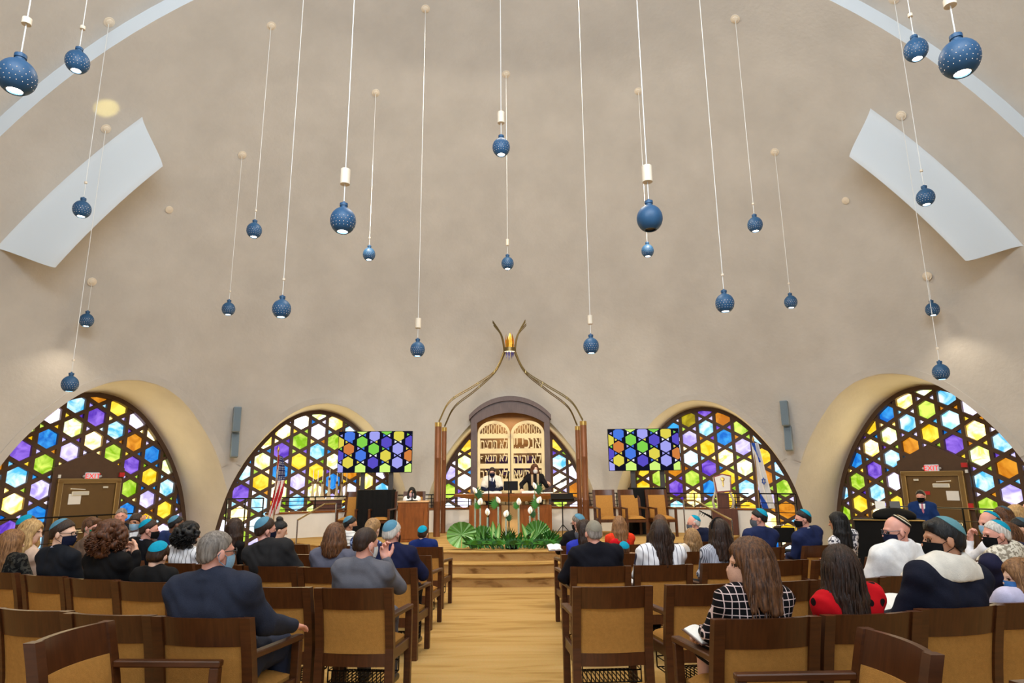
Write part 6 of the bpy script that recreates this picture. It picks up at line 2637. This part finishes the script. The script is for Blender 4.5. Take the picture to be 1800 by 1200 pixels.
P(1806, 985, 'A', 'small child with blue patterned mask at the end of the row', head=(60, 8, 0), hair=('long', 'light_brown', 0.2), mask=(70, 120, 180), top=('top', cloth('lavender_top', (206, 200, 226))), bottom=TROUS, skin='fair', fs=0.98)

# ---- on the stage
y = 17.08
q = at_y(865, 822, y)
boy = person('boy at the reading table with skullcap, navy mask and cream prayer shawl', (q.x, y, STAGE_Z), R(180), q.z - STAGE_Z, skin='fair', hair=('boy', 'dark_brown'), kip='slate', mask=NVM, glasses=(120, 50, 60),
             top=jk('vest_navy', (28, 32, 52)), tie=(24, 30, 70), tallit=(TALLIT, 0.72), bottom=TROUS, stand=True, head=(0, 6, 0), zc=14.0,
             arms={1: ((0.25, 0.02, 0.76), (0.06, 0.22, 0.66), 'flat', (0, 0, 1)), -1: ((-0.25, 0.02, 0.76), (-0.06, 0.24, 0.66), 'flat', (0, 0, 1))})
q = at_y(940, 816, y)
gt = at_y(968, 858, y - 0.22)
can_p = person('woman in black with white mask playing a guitar at the reading table', (q.x, y, STAGE_Z), R(180), q.z - STAGE_Z, skin='fair', hair=('bob', 'auburn', 0.22), mask=WHT, top=jk('black_shirt', (24, 22, 24)), bottom=TROUS, stand=True, head=(18, 4, 0), zc=14.0,
               arms={1: ((0.36, 0.02, 0.80), (0.36, 0.24, 0.68), 'flat', (0, 0, 1)), -1: ((-0.30, 0.00, 0.76), (-0.37, 0.22, 0.74), 'grip', ((0.0, 0.5, 0.7), (-0.8, 0, 0.4)))})
m = MB()
for s in (-1, 1):
    rows = []
    for i in range(9):
        z = 1.07 - 0.30 * i / 8
        rows.append([tuple(can_p[2]((s * 0.075 + dx, (0.035 if i else -0.05) + 0.012 * math.sin(i * 0.4), z))) for dx in (-0.028, 0, 0.028)])
    m.grid(rows)
    m.grid([[(p[0], p[1] - 0.012, p[2]) for p in r_] for r_ in rows][::-1])
m.build('scarf', cloth('scarf_tan', (186, 160, 126)), can_p[0])
# the guitar
T0 = Vector((q.x, y, STAGE_Z))
gdir = Vector((0.80, 0.0, 0.42)).normalized()
gc = T0 + Vector((-0.02, -0.27, 0.90))
guitar = thing('guitar', 'acoustic guitar held by the woman in black at the reading table', 'guitar', tuple(gc))
up = Vector((0, -1, 0))
side = gdir.cross(up).normalized()
M = Matrix(((gdir.x, side.x, up.x, 0), (gdir.y, side.y, up.y, 0), (gdir.z, side.z, up.z, 0), (0, 0, 0, 1)))
GW = mat('guitar_spruce', (206, 150, 84), 0.3, vary=0.1)
GD = mat('guitar_dark', (48, 34, 28), 0.35)


def gout(n=40):
    o = []
    for i in range(n):
        a = 2 * math.pi * i / n
        x = 0.24 * math.cos(a)
        w = 0.19 - 0.035 * math.cos(a) - 0.045 * math.exp(-((x - 0.03) / 0.07) ** 2)
        o.append((x, w * math.sin(a)))
    return o


m = MB()
o_ = gout()
m.add([(x, y_, 0.045) for x, y_ in o_] + [(x, y_, -0.045) for x, y_ in o_], [tuple(range(40)), tuple(range(79, 39, -1))] + [(i, 40 + i, 40 + (i + 1) % 40, (i + 1) % 40) for i in range(40)], 0, False, M)
m.build('guitar_body', GW, guitar)
m = MB()
m.box((0.50, 0, 0.052), (0.56, 0.052, 0.022), 0.004, 0, M)
m.build('neck', GD, guitar)
m = MB()
m.box((0.86, 0, 0.045), (0.18, 0.075, 0.018), 0.004, 0, M)
m.build('headstock', GD, guitar)
for i in range(3):
    for s in (-1, 1):
        m = MB()
        m.ball((0.81 + 0.05 * i, s * 0.055, 0.045), 0.014, 8, 0, M)
        m.build('tuning_peg', CHROME, guitar)
# seated woman behind the lectern
q = at_y(722, 858, 15.62)
person('seated woman with long black hair, pink mask and white top behind the lectern', (pW.x + 0.02, 15.70, STAGE_Z), R(180), q.z - STAGE_Z, skin='tan', hair=('long', 'black', 0.34), mask=(226, 190, 200), top=('top', cloth('white_top', (238, 236, 238))), bottom=cloth('print_skirt', (210, 206, 210), 'print', (50, 48, 56)), zc=14.0, head=(0, 4, 0), bare_legs=True)
# piano player
y = 13.0
q = at_y(1612, 862, y)
person('standing man in bright navy suit with pink tie and black mask at the piano', (q.x + 0.06, y, floor_z(y)), R(148), q.z - floor_z(y), skin='pink', hair=('short', 'black'), mask=BLK, top=jk('suit_bright_navy', (26, 52, 104)), collar=True, tie=(196, 120, 140), bottom=TROUS, stand=True, head=(-14, 8, 0), zc=12.0,
       arms={1: ((0.25, -0.02, 0.74), (0.16, 0.22, 0.66), 'relaxed', (0, 0, 1)), -1: ((-0.25, -0.02, 0.74), (-0.14, 0.24, 0.66), 'relaxed', (0, 0, 1))})
# ================================================================== REMAINING THINGS
# piano under a black cover
y = 12.25
a, b = at_y(1512, 912, y), at_y(1605, 912, y)
zt = a.z - floor_z(y)
t = thing('piano', 'black piano with black cover and draped front before the brown exit door', 'piano', ((a.x + b.x) / 2, y, floor_z(y)), R(-24))
w = b.x - a.x + 0.12
m = MB()
N = 60
ring = []
for i in range(N):
    s = i / N * 2 * (w + 0.5)
    # rectangle perimeter
    if s < w:
        p = (-w / 2 + s, -0.25)
    elif s < w + 0.5:
        p = (w / 2, -0.25 + s - w)
    elif s < 2 * w + 0.5:
        p = (w / 2 - (s - w - 0.5), 0.25)
    else:
        p = (-w / 2, 0.25 - (s - 2 * w - 0.5))
    f = 1 + 0.03 * math.sin(i * 2.3)
    ring.append([(p[0] * f, p[1] * f, 0.0), (p[0] * (1 + (f - 1) * 0.6), p[1] * f, zt * 0.5), (p[0], p[1], zt)])
m.grid(ring, 0, True, True)
m.add([r_[-1] for r_ in ring], [tuple(range(N))])
m.build('drape', BLACK_CLOTH, t)
m = MB()
m.box((0, -0.262, zt - 0.01), (w + 0.04, 0.03, 0.02), 0.004)
m.build('front_rail', BRASS, t)
a2, b2 = at_y(1536, 905, y), at_y(1604, 905, y)
lid = F()
wl_ = (b2.x - a2.x) / 2
cx = (a2.x + b2.x) / 2 - (a.x + b.x) / 2
lid.el((cx, 0.05, zt + 0.05), (wl_, 0.26, 0.15), 0, 0.02)
V, Q, mi = lid.mesh(0.02, cuts=[((0, 0, -1), -(zt))])
put('piano_cover', np_mesh('cover', V, Q, mi, [BLACK_CLOTH]), t)
zc_ = zt + 0.17
for dx, m_, ww, lab in ((-0.20, PAPER, 0.17, 'white sheet music standing on the piano cover'), (0.04, mat('tablet_grey', (70, 66, 62), 0.4), 0.17, 'dark tablet standing on the piano cover')):
    m = MB()
    m.box((0, 0, 0.075), (ww, 0.012, 0.15), 0.002)
    c = Matrix.Rotation(R(-24), 3, 'Z') @ Vector((cx + dx, 0.05, zc_))
    o = m.build('sheet_music' if m_ is PAPER else 'tablet', m_, None, tuple(Vector(t.location) + c), (R(-12), 0, R(-24)))
    tag(o, lab, 'sheet music' if m_ is PAPER else 'tablet')

# ------------------------------------------------------------------ flags
def flag(label, px_top, py_top, y, zbase, pts, colour_fn, mats, emblem=None, nu=34, nv=60):
    p = at_y(px_top, py_top, y)
    t = thing('flag', label, 'flag', (p.x, y, zbase), 0)
    H_ = p.z - zbase
    m = MB()
    m.tube([(0, 0, 0.02), (0, 0, H_ - 0.06)], 0.014, 8)
    m.build('pole', mat('flagpole_wood', (150, 112, 62), 0.4), t)
    m = MB()
    m.lathe([(0.0, H_ - 0.07), (0.018, H_ - 0.06), (0.03, H_ - 0.02), (0.02, H_ + 0.02), (0.0, H_ + 0.07)], 10)
    m.build('finial', BRASS, t)
    m = MB()
    m.lathe([(0.16, 0), (0.16, 0.03), (0.05, 0.06), (0.02, 0.12), (0.0, 0.12)], 18)
    m.build('foot', BRASS, t)
    # hanging cloth: u along the fly (folded), v down the drop
    m = MB()
    P_, C_ = [], []
    for i in range(nu + 1):
        u = i / nu
        row = []
        for j in range(nv + 1):
            v = j / nv
            x, yy, z = pts(u, v, H_)
            row.append((x, yy, z))
        P_.append(row)
    for i in range(nu):
        for j in range(nv):
            m.add([P_[i][j], P_[i + 1][j], P_[i + 1][j + 1], P_[i][j + 1]], [(0, 1, 2, 3)], colour_fn((i + 0.5) / nu, (j + 0.5) / nv), True)
    me = m.mesh('flag_cloth', mats)
    bm = bmesh.new()
    bm.from_mesh(me)
    bmesh.ops.remove_doubles(bm, verts=bm.verts, dist=1e-5)
    bm.to_mesh(me)
    bm.free()
    put('flag_cloth', me, t)
    return t


FR, FW, FB = mat('flag_red', (186, 30, 40), 0.8), mat('flag_white', (232, 230, 228), 0.8), mat('flag_blue', (34, 40, 92), 0.8)


def us_pts(u, v, H_):
    # stripes run along the drop of the limp cloth
    L = 1.40
    w = 0.11 + 0.18 * v
    fold = math.sin(u * math.pi * 5) * 0.05 * (0.4 + 0.6 * v)
    x = 0.015 + u * w * 1.0 - 0.15 * v * v + 0.03 * math.sin(v * 5) * u
    return (x, -0.02 + fold, H_ - 0.13 - v * L * (1 - 0.12 * u) - 0.05 * u)


def us_col(u, v):
    # limp flag: canton in the upper part, red and white stripes below it running obliquely
    if v < 0.42 and u > 0.15:
        a, b = (u * 9) % 1, (v * 24) % 1
        return 1 if abs(a - 0.5) < 0.2 and abs(b - 0.5) < 0.24 else 2
    return 0 if int((u * 5.2 + v * 3.4) % 2) == 0 else 1


flag('limp stars-and-stripes flag on a pole beside the stage', 489.5, 789, 14.7, floor_z(14.7) + 0.0, us_pts, us_col, [FR, FW, FB])
IB = mat('flag_azure', (30, 84, 190), 0.8)


def il_pts(u, v, H_):
    L = 1.55
    w = 0.13 + 0.12 * v
    fold = math.sin(u * math.pi * 3.4 + 0.4) * 0.05
    x = -0.03 + (u - 0.25) * w * 1.15 + 0.16 * v
    return (x, -0.03 + fold, H_ - 0.10 - v * L)


def il_col(u, v):
    # the two bars of the flag run obliquely down the folded cloth
    d = u - 0.5
    if (v < 0.30 and 0.0 < u - (0.12 + 1.4 * v) < 0.42 - v * 0.4):
        return 0
    if v > 0.70 and -0.30 < u - (-0.05 + 1.6 * (v - 0.72)) < 0.12:
        return 0
    return 1


ifl = flag('limp white flag with blue bars and six pointed star on a pole', 1324, 771, 15.6, STAGE_Z - 0.60, il_pts, il_col, [IB, FW])
m = MB()
for k in (0, 1):
    c = [Vector((0.125 + 0.05 * math.sin(R(120 * q + 60 * k + 0)), -0.10, ifl.children[0].bound_box[1][2] - 0.10 - 0.98 + 0.085 * math.cos(R(120 * q + 60 * k)))) for q in range(3)]
    for q in range(3):
        m.bar(c[q], c[(q + 1) % 3], 0.014, 0.006, (0, 1, 0))
m.build('flag_star', IB, ifl)

# ------------------------------------------------------------------ white shield panel on a wooden pedestal
q = stage_pt(1275, 935)
y = 15.75
t = thing('reading_stand', 'wooden pedestal carrying a white red-edged panel with gold emblem', 'stand', (at_y(1275, 930, y).x, y, STAGE_Z), R(-12))
z1 = at_y(1275, 893, y).z - STAGE_Z
z2 = at_y(1277, 866, y).z - STAGE_Z
z3 = at_y(1274, 835, y).z - STAGE_Z
m = MB()
m.box((0, 0, z1 / 2), (0.58, 0.42, z1), 0.01)
m.build('pedestal', DARK_PANEL, t)
m = MB()
m.box((0, 0.05, (z1 + z2) / 2), (0.27, 0.2, z2 - z1), 0.01)
m.build('neck', DARK_PANEL, t)
Mt = Matrix.Translation((0.02, -0.06, (z2 + z3) / 2)) @ Matrix.Rotation(R(-14), 4, 'X')
hp = (z3 - z2) / 2
m = MB()
m.prism([(-0.17, -hp), (0.18, -hp + 0.03), (0.21, hp), (0, hp + 0.05), (-0.21, hp - 0.02)], 0.0, 0.04, 0, Mt)
m.build('panel_frame', mat('panel_red', (122, 34, 24), 0.5), t)
m = MB()
m.prism([(-0.145, -hp + 0.03), (0.15, -hp + 0.055), (0.18, hp - 0.03), (0, hp + 0.015), (-0.18, hp - 0.045)], -0.012, 0.0, 0, Mt)
m.build('panel_face', mat('panel_white', (226, 222, 218), 0.7, vary=0.06), t)
m = MB()
m.ball((0, -0.015, hp * 0.55), (0.05, 0.008, 0.05), 12, 0, Mt)
m.ball((0, -0.015, hp * 0.05), (0.022, 0.006, 0.09), 12, 0, Mt)
m.build('gold_emblem', BRASS, t)
for s in (-1, 1):
    m = MB()
    m.tube(bez([(s * 0.21, 0.02, z1 + 0.01), (s * 0.235, -0.02, (z1 + z2) / 2), (s * 0.17, -0.04, z2 + 0.05), (s * 0.20, -0.06, z3 - 0.05)], 6), [0.030] * 6 + [0.026] * 6 + [0.014] * 7, 8)
    m.build('horn_support', mat('horn_cream', (200, 190, 170), 0.5), t)

# ------------------------------------------------------------------ hand rails at the side steps
def handrail(label, pts, posts):
    t = thing('handrail', label, 'handrail', (0, 0, 0))
    m = MB()
    m.tube(pts, 0.019, 8)
    m.build('rail', mat('handrail_brass', (186, 164, 120), 0.25, 0.9), t)
    for a, b in posts:
        m = MB()
        m.tube([a, b], 0.016, 8)
        m.build('post', CHROME, t)


yy = 14.6
A_ = [at_y(523, 914, 13.7), at_y(571, 885.5, yy), at_y(591, 884.5, yy)]
handrail('slanting brass handrail before the candle table', A_, [(A_[2], (A_[2].x, A_[2].y, STAGE_Z)), (A_[0], (A_[0].x, A_[0].y, floor_z(A_[0].y)))])
A_ = [at_y(1201, 879, 14.8), at_y(1221, 879, 14.8), at_y(1286, 914, 13.6)]
handrail('slanting brass handrail before the white panel pedestal', A_, [(A_[0], (A_[0].x, A_[0].y, STAGE_Z)), (A_[2], (A_[2].x, A_[2].y, floor_z(A_[2].y)))])

# ------------------------------------------------------------------ greenery and white flowers at the stage edge
LEAF = mat('leaf_green', (56, 128, 36), 0.42, vary=0.25, vscale=9)
LEAF_D = mat('leaf_dark_green', (26, 84, 26), 0.45, vary=0.3, vscale=9)
LEAF_L = mat('leaf_pale_green', (140, 176, 96), 0.5, vary=0.15, vscale=12)
LEAF_F = mat('palm_green', (92, 146, 62), 0.42, vary=0.2, vscale=9)
GY = 12.95
arr = thing('greenery_arrangement', 'low arrangement of palm fans and glossy green leaves along the stage edge', 'plants', (0, GY, STAGE_Z), 0)


def gp(px, py, y):
    p = at_y(px, py, y)
    return Vector((p.x, y - GY, max(0.01, p.z - STAGE_Z)))


PALE_PALM = mat('palm_pale_streak', (142, 190, 128), 0.4)


def fan(cpx, cpy, rx_px, ry_px, y, lean, m_, seg=44, a0=-200, a1=200, notch=0.0, rollz=0.0, tips=0.08):
    """a pleated palm fan seen nearly face on"""
    k = y / FPX
    c = gp(cpx, cpy, y)
    mb = MB()
    rows = []
    for i in range(seg + 1):
        a = R(a0 + (a1 - a0) * i / seg)
        row = []
        for j in range(6):
            t = j / 5
            rr = t * (1 + (tips if i % 2 else -tips) * (t ** 3))
            pl = (0.010 if i % 2 else -0.010) * t
            row.append((rr * rx_px * k * math.sin(a), pl + lean * rr * ry_px * k * math.cos(a) - 0.10 * t * t, rr * ry_px * k * math.cos(a)))
        rows.append(row)
    M = Matrix.Translation(c) @ Matrix.Rotation(R(rollz), 4, 'Y')
    mb.grid([[M @ Vector(p) for p in r_] for r_ in rows], 0, False)
    mb.m = [1 if (q // 5) % 4 == 1 else 0 for q in range(len(mb.m))]
    mb.tube([M @ Vector((0, 0.01, 0)), Vector((c.x * 0.9 + 0.0, 0.2, 0.02))], 0.008, 5)
    return mb.build('palm_fan', [m_, PALE_PALM], arr)


fan(812, 939, 25, 21, 12.98, 0.15, LEAF_F, 36, -178, 178, tips=0.015)
fan(848, 948, 21, 23, 13.15, 0.2, LEAF_F, 40, -120, 120, tips=0.06)
fan(944, 942, 24, 26, 13.1, 0.2, LEAF_F, 44, -120, 120, tips=0.05)
fan(893, 952, 16, 22, 13.2, 0.3, mat('fern_green', (86, 118, 44), 0.5), 40, -110, 110, tips=0.25)
fan(966, 950, 20, 17, 12.95, 0.3, LEAF, 36, -40, 150, tips=0.2)


def blade(base, tip, w, m_, bend=0.05, nm='leaf', stripe=None):
    base, tip = Vector(base), Vector(tip)
    ax = tip - base
    sd = ax.cross(Vector((0, 1, 0.2))).normalized()
    nrm = sd.cross(ax).normalized()
    mb = MB()
    rows = []
    N = 9
    for i in range(N + 1):
        t = i / N
        ww = w * math.sin(math.pi * min(1.0, 0.08 + 0.92 * t)) ** 0.8
        c = base + ax * t + nrm * bend * math.sin(math.pi * t)
        rows.append([tuple(c + sd * ww * s + nrm * abs(s) * 0.25 * ww) for s in (-1, -0.5, 0, 0.5, 1)])
    mb.grid(rows, 0, True)
    if stripe:
        for q in range(len(mb.m)):
            if q % 4 in (1, 2):
                mb.m[q] = 1
    mb.build(nm, [m_, stripe] if stripe else m_, arr)


for (bx, by), (tx, ty), w in (((868, 950), (866, 915), 0.055), ((874, 952), (878, 918), 0.05), ((883, 958), (898, 934), 0.045), ((928, 950), (917, 919), 0.05), ((927, 953), (941, 930), 0.05), ((924, 955), (929, 936), 0.04), ((870, 956), (860, 924), 0.04), ((930, 958), (948, 940), 0.04)):
    blade(gp(bx, by, 12.9), gp(tx, ty, 12.98), w, LEAF, 0.03, 'striped_leaf', LEAF_L)
rl = random.Random(11)
for i in range(70):
    px = 826 + 152 * (i + rl.random()) / 70
    by = 962 + rl.random() * 3
    an = (px - 900) / 80 * 0.9 + rl.uniform(-0.5, 0.5)
    ln = rl.uniform(18, 33)
    y = rl.uniform(12.72, 13.0)
    blade(gp(px, by, y), gp(px + math.sin(an) * ln, by - max(5, math.cos(an) * ln), y - 0.06), rl.uniform(0.02, 0.036), LEAF_D if i % 3 else LEAF, 0.05, 'glossy_leaf')
# cut-leaf fronds spreading over the carpet edge
for i, px in enumerate((838, 856, 874, 905, 926, 948, 962)):
    c = gp(px, 958, 12.74)
    mb = MB()
    for q in range(9):
        a = R(-80 + 20 * q)
        tip = c + Vector((math.sin(a) * 0.24, -0.05, 0.02 + math.cos(a) * 0.13))
        md = c.lerp(tip, 0.5) + Vector((0, -0.03, 0.02))
        s = (tip - c).cross(Vector((0, 1, 0))).normalized() * 0.022
        mb.add([c, md - s, tip, md + s], [(0, 1, 2, 3)])
    mb.build('cut_leaf', LEAF_D if i % 2 else LEAF, arr)
mb = MB()
mb.lathe([(0.12, 0), (0.15, 0.10), (0.13, 0.10), (0.0, 0.09)], 16, (0.0, 0.05, 0))
mb.build('planter', BLACK_CLOTH, arr, None, None)

GLASS = mat('clear_glass', (214, 226, 216), 0.06, alpha=0.28)
PETAL = mat('spathe_white', (244, 242, 236), 0.5)
SPAD = mat('spadix_cream', (226, 206, 130), 0.6)
for i, (px, py, y, leaf, lab) in enumerate((
        (835, 862, 13.35, 1, 'white spathe flower with cut leaf in a tall glass tube, next to the copper posts'), (844, 882, 13.25, 1, 'white spathe flower in a glass tube, second from the copper posts by the lectern'),
        (857, 900, 13.15, 0, 'low white spathe flower below the boy in the prayer shawl'), (876, 879, 13.30, 1, 'white spathe flower with big cut leaf between the boy and the monitor'),
        (889.5, 903, 13.15, 1, 'lowest white spathe flower at the middle of the arrangement'), (912, 882, 13.25, 1, 'white spathe flower with upright narrow leaf beside the monitor'),
        (940, 854, 13.35, 1, 'tall white spathe flower in front of the guitar player'), (947.5, 879, 13.25, 1, 'white spathe flower with leaves under the guitar neck'), (932, 897, 13.15, 1, 'low white spathe flower under the guitar player'))):
    b = Vector((at_y(px, 950, y).x, y, STAGE_Z))
    p = at_y(px, py, y)
    H_ = p.z - STAGE_Z
    t = thing('flower', lab, 'flower', tuple(b), 0, 'white flowers in glass tubes')
    off = p.x - b.x
    m = MB()
    m.lathe([(0.018, 0.0), (0.020, 0.004), (0.020, H_ * 0.86), (0.018, H_ * 0.86), (0.017, 0.01), (0.0, 0.01)], 14)
    m.build('glass_tube', GLASS, t)
    m = MB()
    m.tube([(0, 0, 0.02), (off * 0.6, 0, H_ * 0.7), (off, 0, H_ - 0.03)], 0.007, 6)
    m.build('stem', LEAF, t)
    m = MB()
    rows = []
    tilt = R(-34 + 68 * ((i * 37) % 10) / 10)
    for k in range(11):
        v = k / 10
        w = (0.042 + 0.014 * ((i * 5) % 3) / 2) * math.sin(math.pi * (0.06 + 0.94 * v)) ** 0.7 * (1.12 - 0.3 * v)
        row = []
        for s in (-1, -0.6, -0.2, 0.2, 0.6, 1):
            x, z = s * w, -0.06 + 0.145 * v
            row.append((off + x * math.cos(tilt) + z * math.sin(tilt), -0.012 - 0.025 * (1 - s * s) + 0.03 * v * v, H_ + z * math.cos(tilt) - x * math.sin(tilt)))
        rows.append(row)
    m.grid(rows)
    m.grid([[(p_[0], p_[1] + 0.004, p_[2]) for p_ in r_] for r_ in rows][::-1])
    m.build('spathe', PETAL, t)
    m = MB()
    m.tube([(off, -0.045, H_ - 0.05), (off + 0.03 * math.sin(tilt), -0.055, H_ + 0.03)], [0.008, 0.004], 6)
    m.build('spadix', SPAD, t)
    if leaf:
        m = MB()
        sd = -1 if i % 2 else 1
        for q in range(8):
            a = R(sd * (20 + 17 * q))
            c = Vector((off, 0.02, H_ - 0.08))
            L_ = (0.24 if i in (0, 3, 6, 7) else 0.17) - 0.008 * q
            tip = c + Vector((math.sin(a) * L_, 0.01, math.cos(a) * L_ * 0.8 - 0.01))
            md = c.lerp(tip, 0.55)
            s = (tip - c).cross(Vector((0, 1, 0))).normalized() * 0.018
            m.add([c, md - s, tip, md + s], [(0, 1, 2, 3)])
        m.build('cut_leaf', LEAF if i % 2 else LEAF_D, t)

# ------------------------------------------------------------------ books and papers among the seats
for (px, py, y, rz, tl, lab, w, d) in ((1246, 1117, 3.92, R(20), R(14), 'open white prayer book on the lap of the woman in windowpane check', 0.22, 0.17), (1562, 1066, 4.45, R(-6), R(20), 'open white prayer book held beside the long haired girl in red', 0.34, 0.24),
                                        (975, 963, 9.6, R(10), R(24), 'open white pages held by the man on the aisle', 0.20, 0.15)):
    p = at_y(px, py, y)
    open_book('prayer_book', lab, tuple(p), rz, tl, w, d, (90, 60, 50))
for px, py, lab in ((1060, 906, 'white paper lying on the armchair nearest the ark'), (1162, 902, 'white paper lying on the armchair under the screen')):
    pass

# yellow light patch on the dome, thrown by an added spot inside the hall
tgt = on_dome(187, 190, DOME_R)
src = Vector((6.2, 13.0, 2.6))
add_light('added_yellow_spot', 'SPOT', src, 6500, (1.0, 0.86, 0.22), (tgt - src).to_track_quat('-Z', 'Y').to_euler(), spot_size=R(1.6), spot_blend=0.7, shadow_soft_size=0.02)
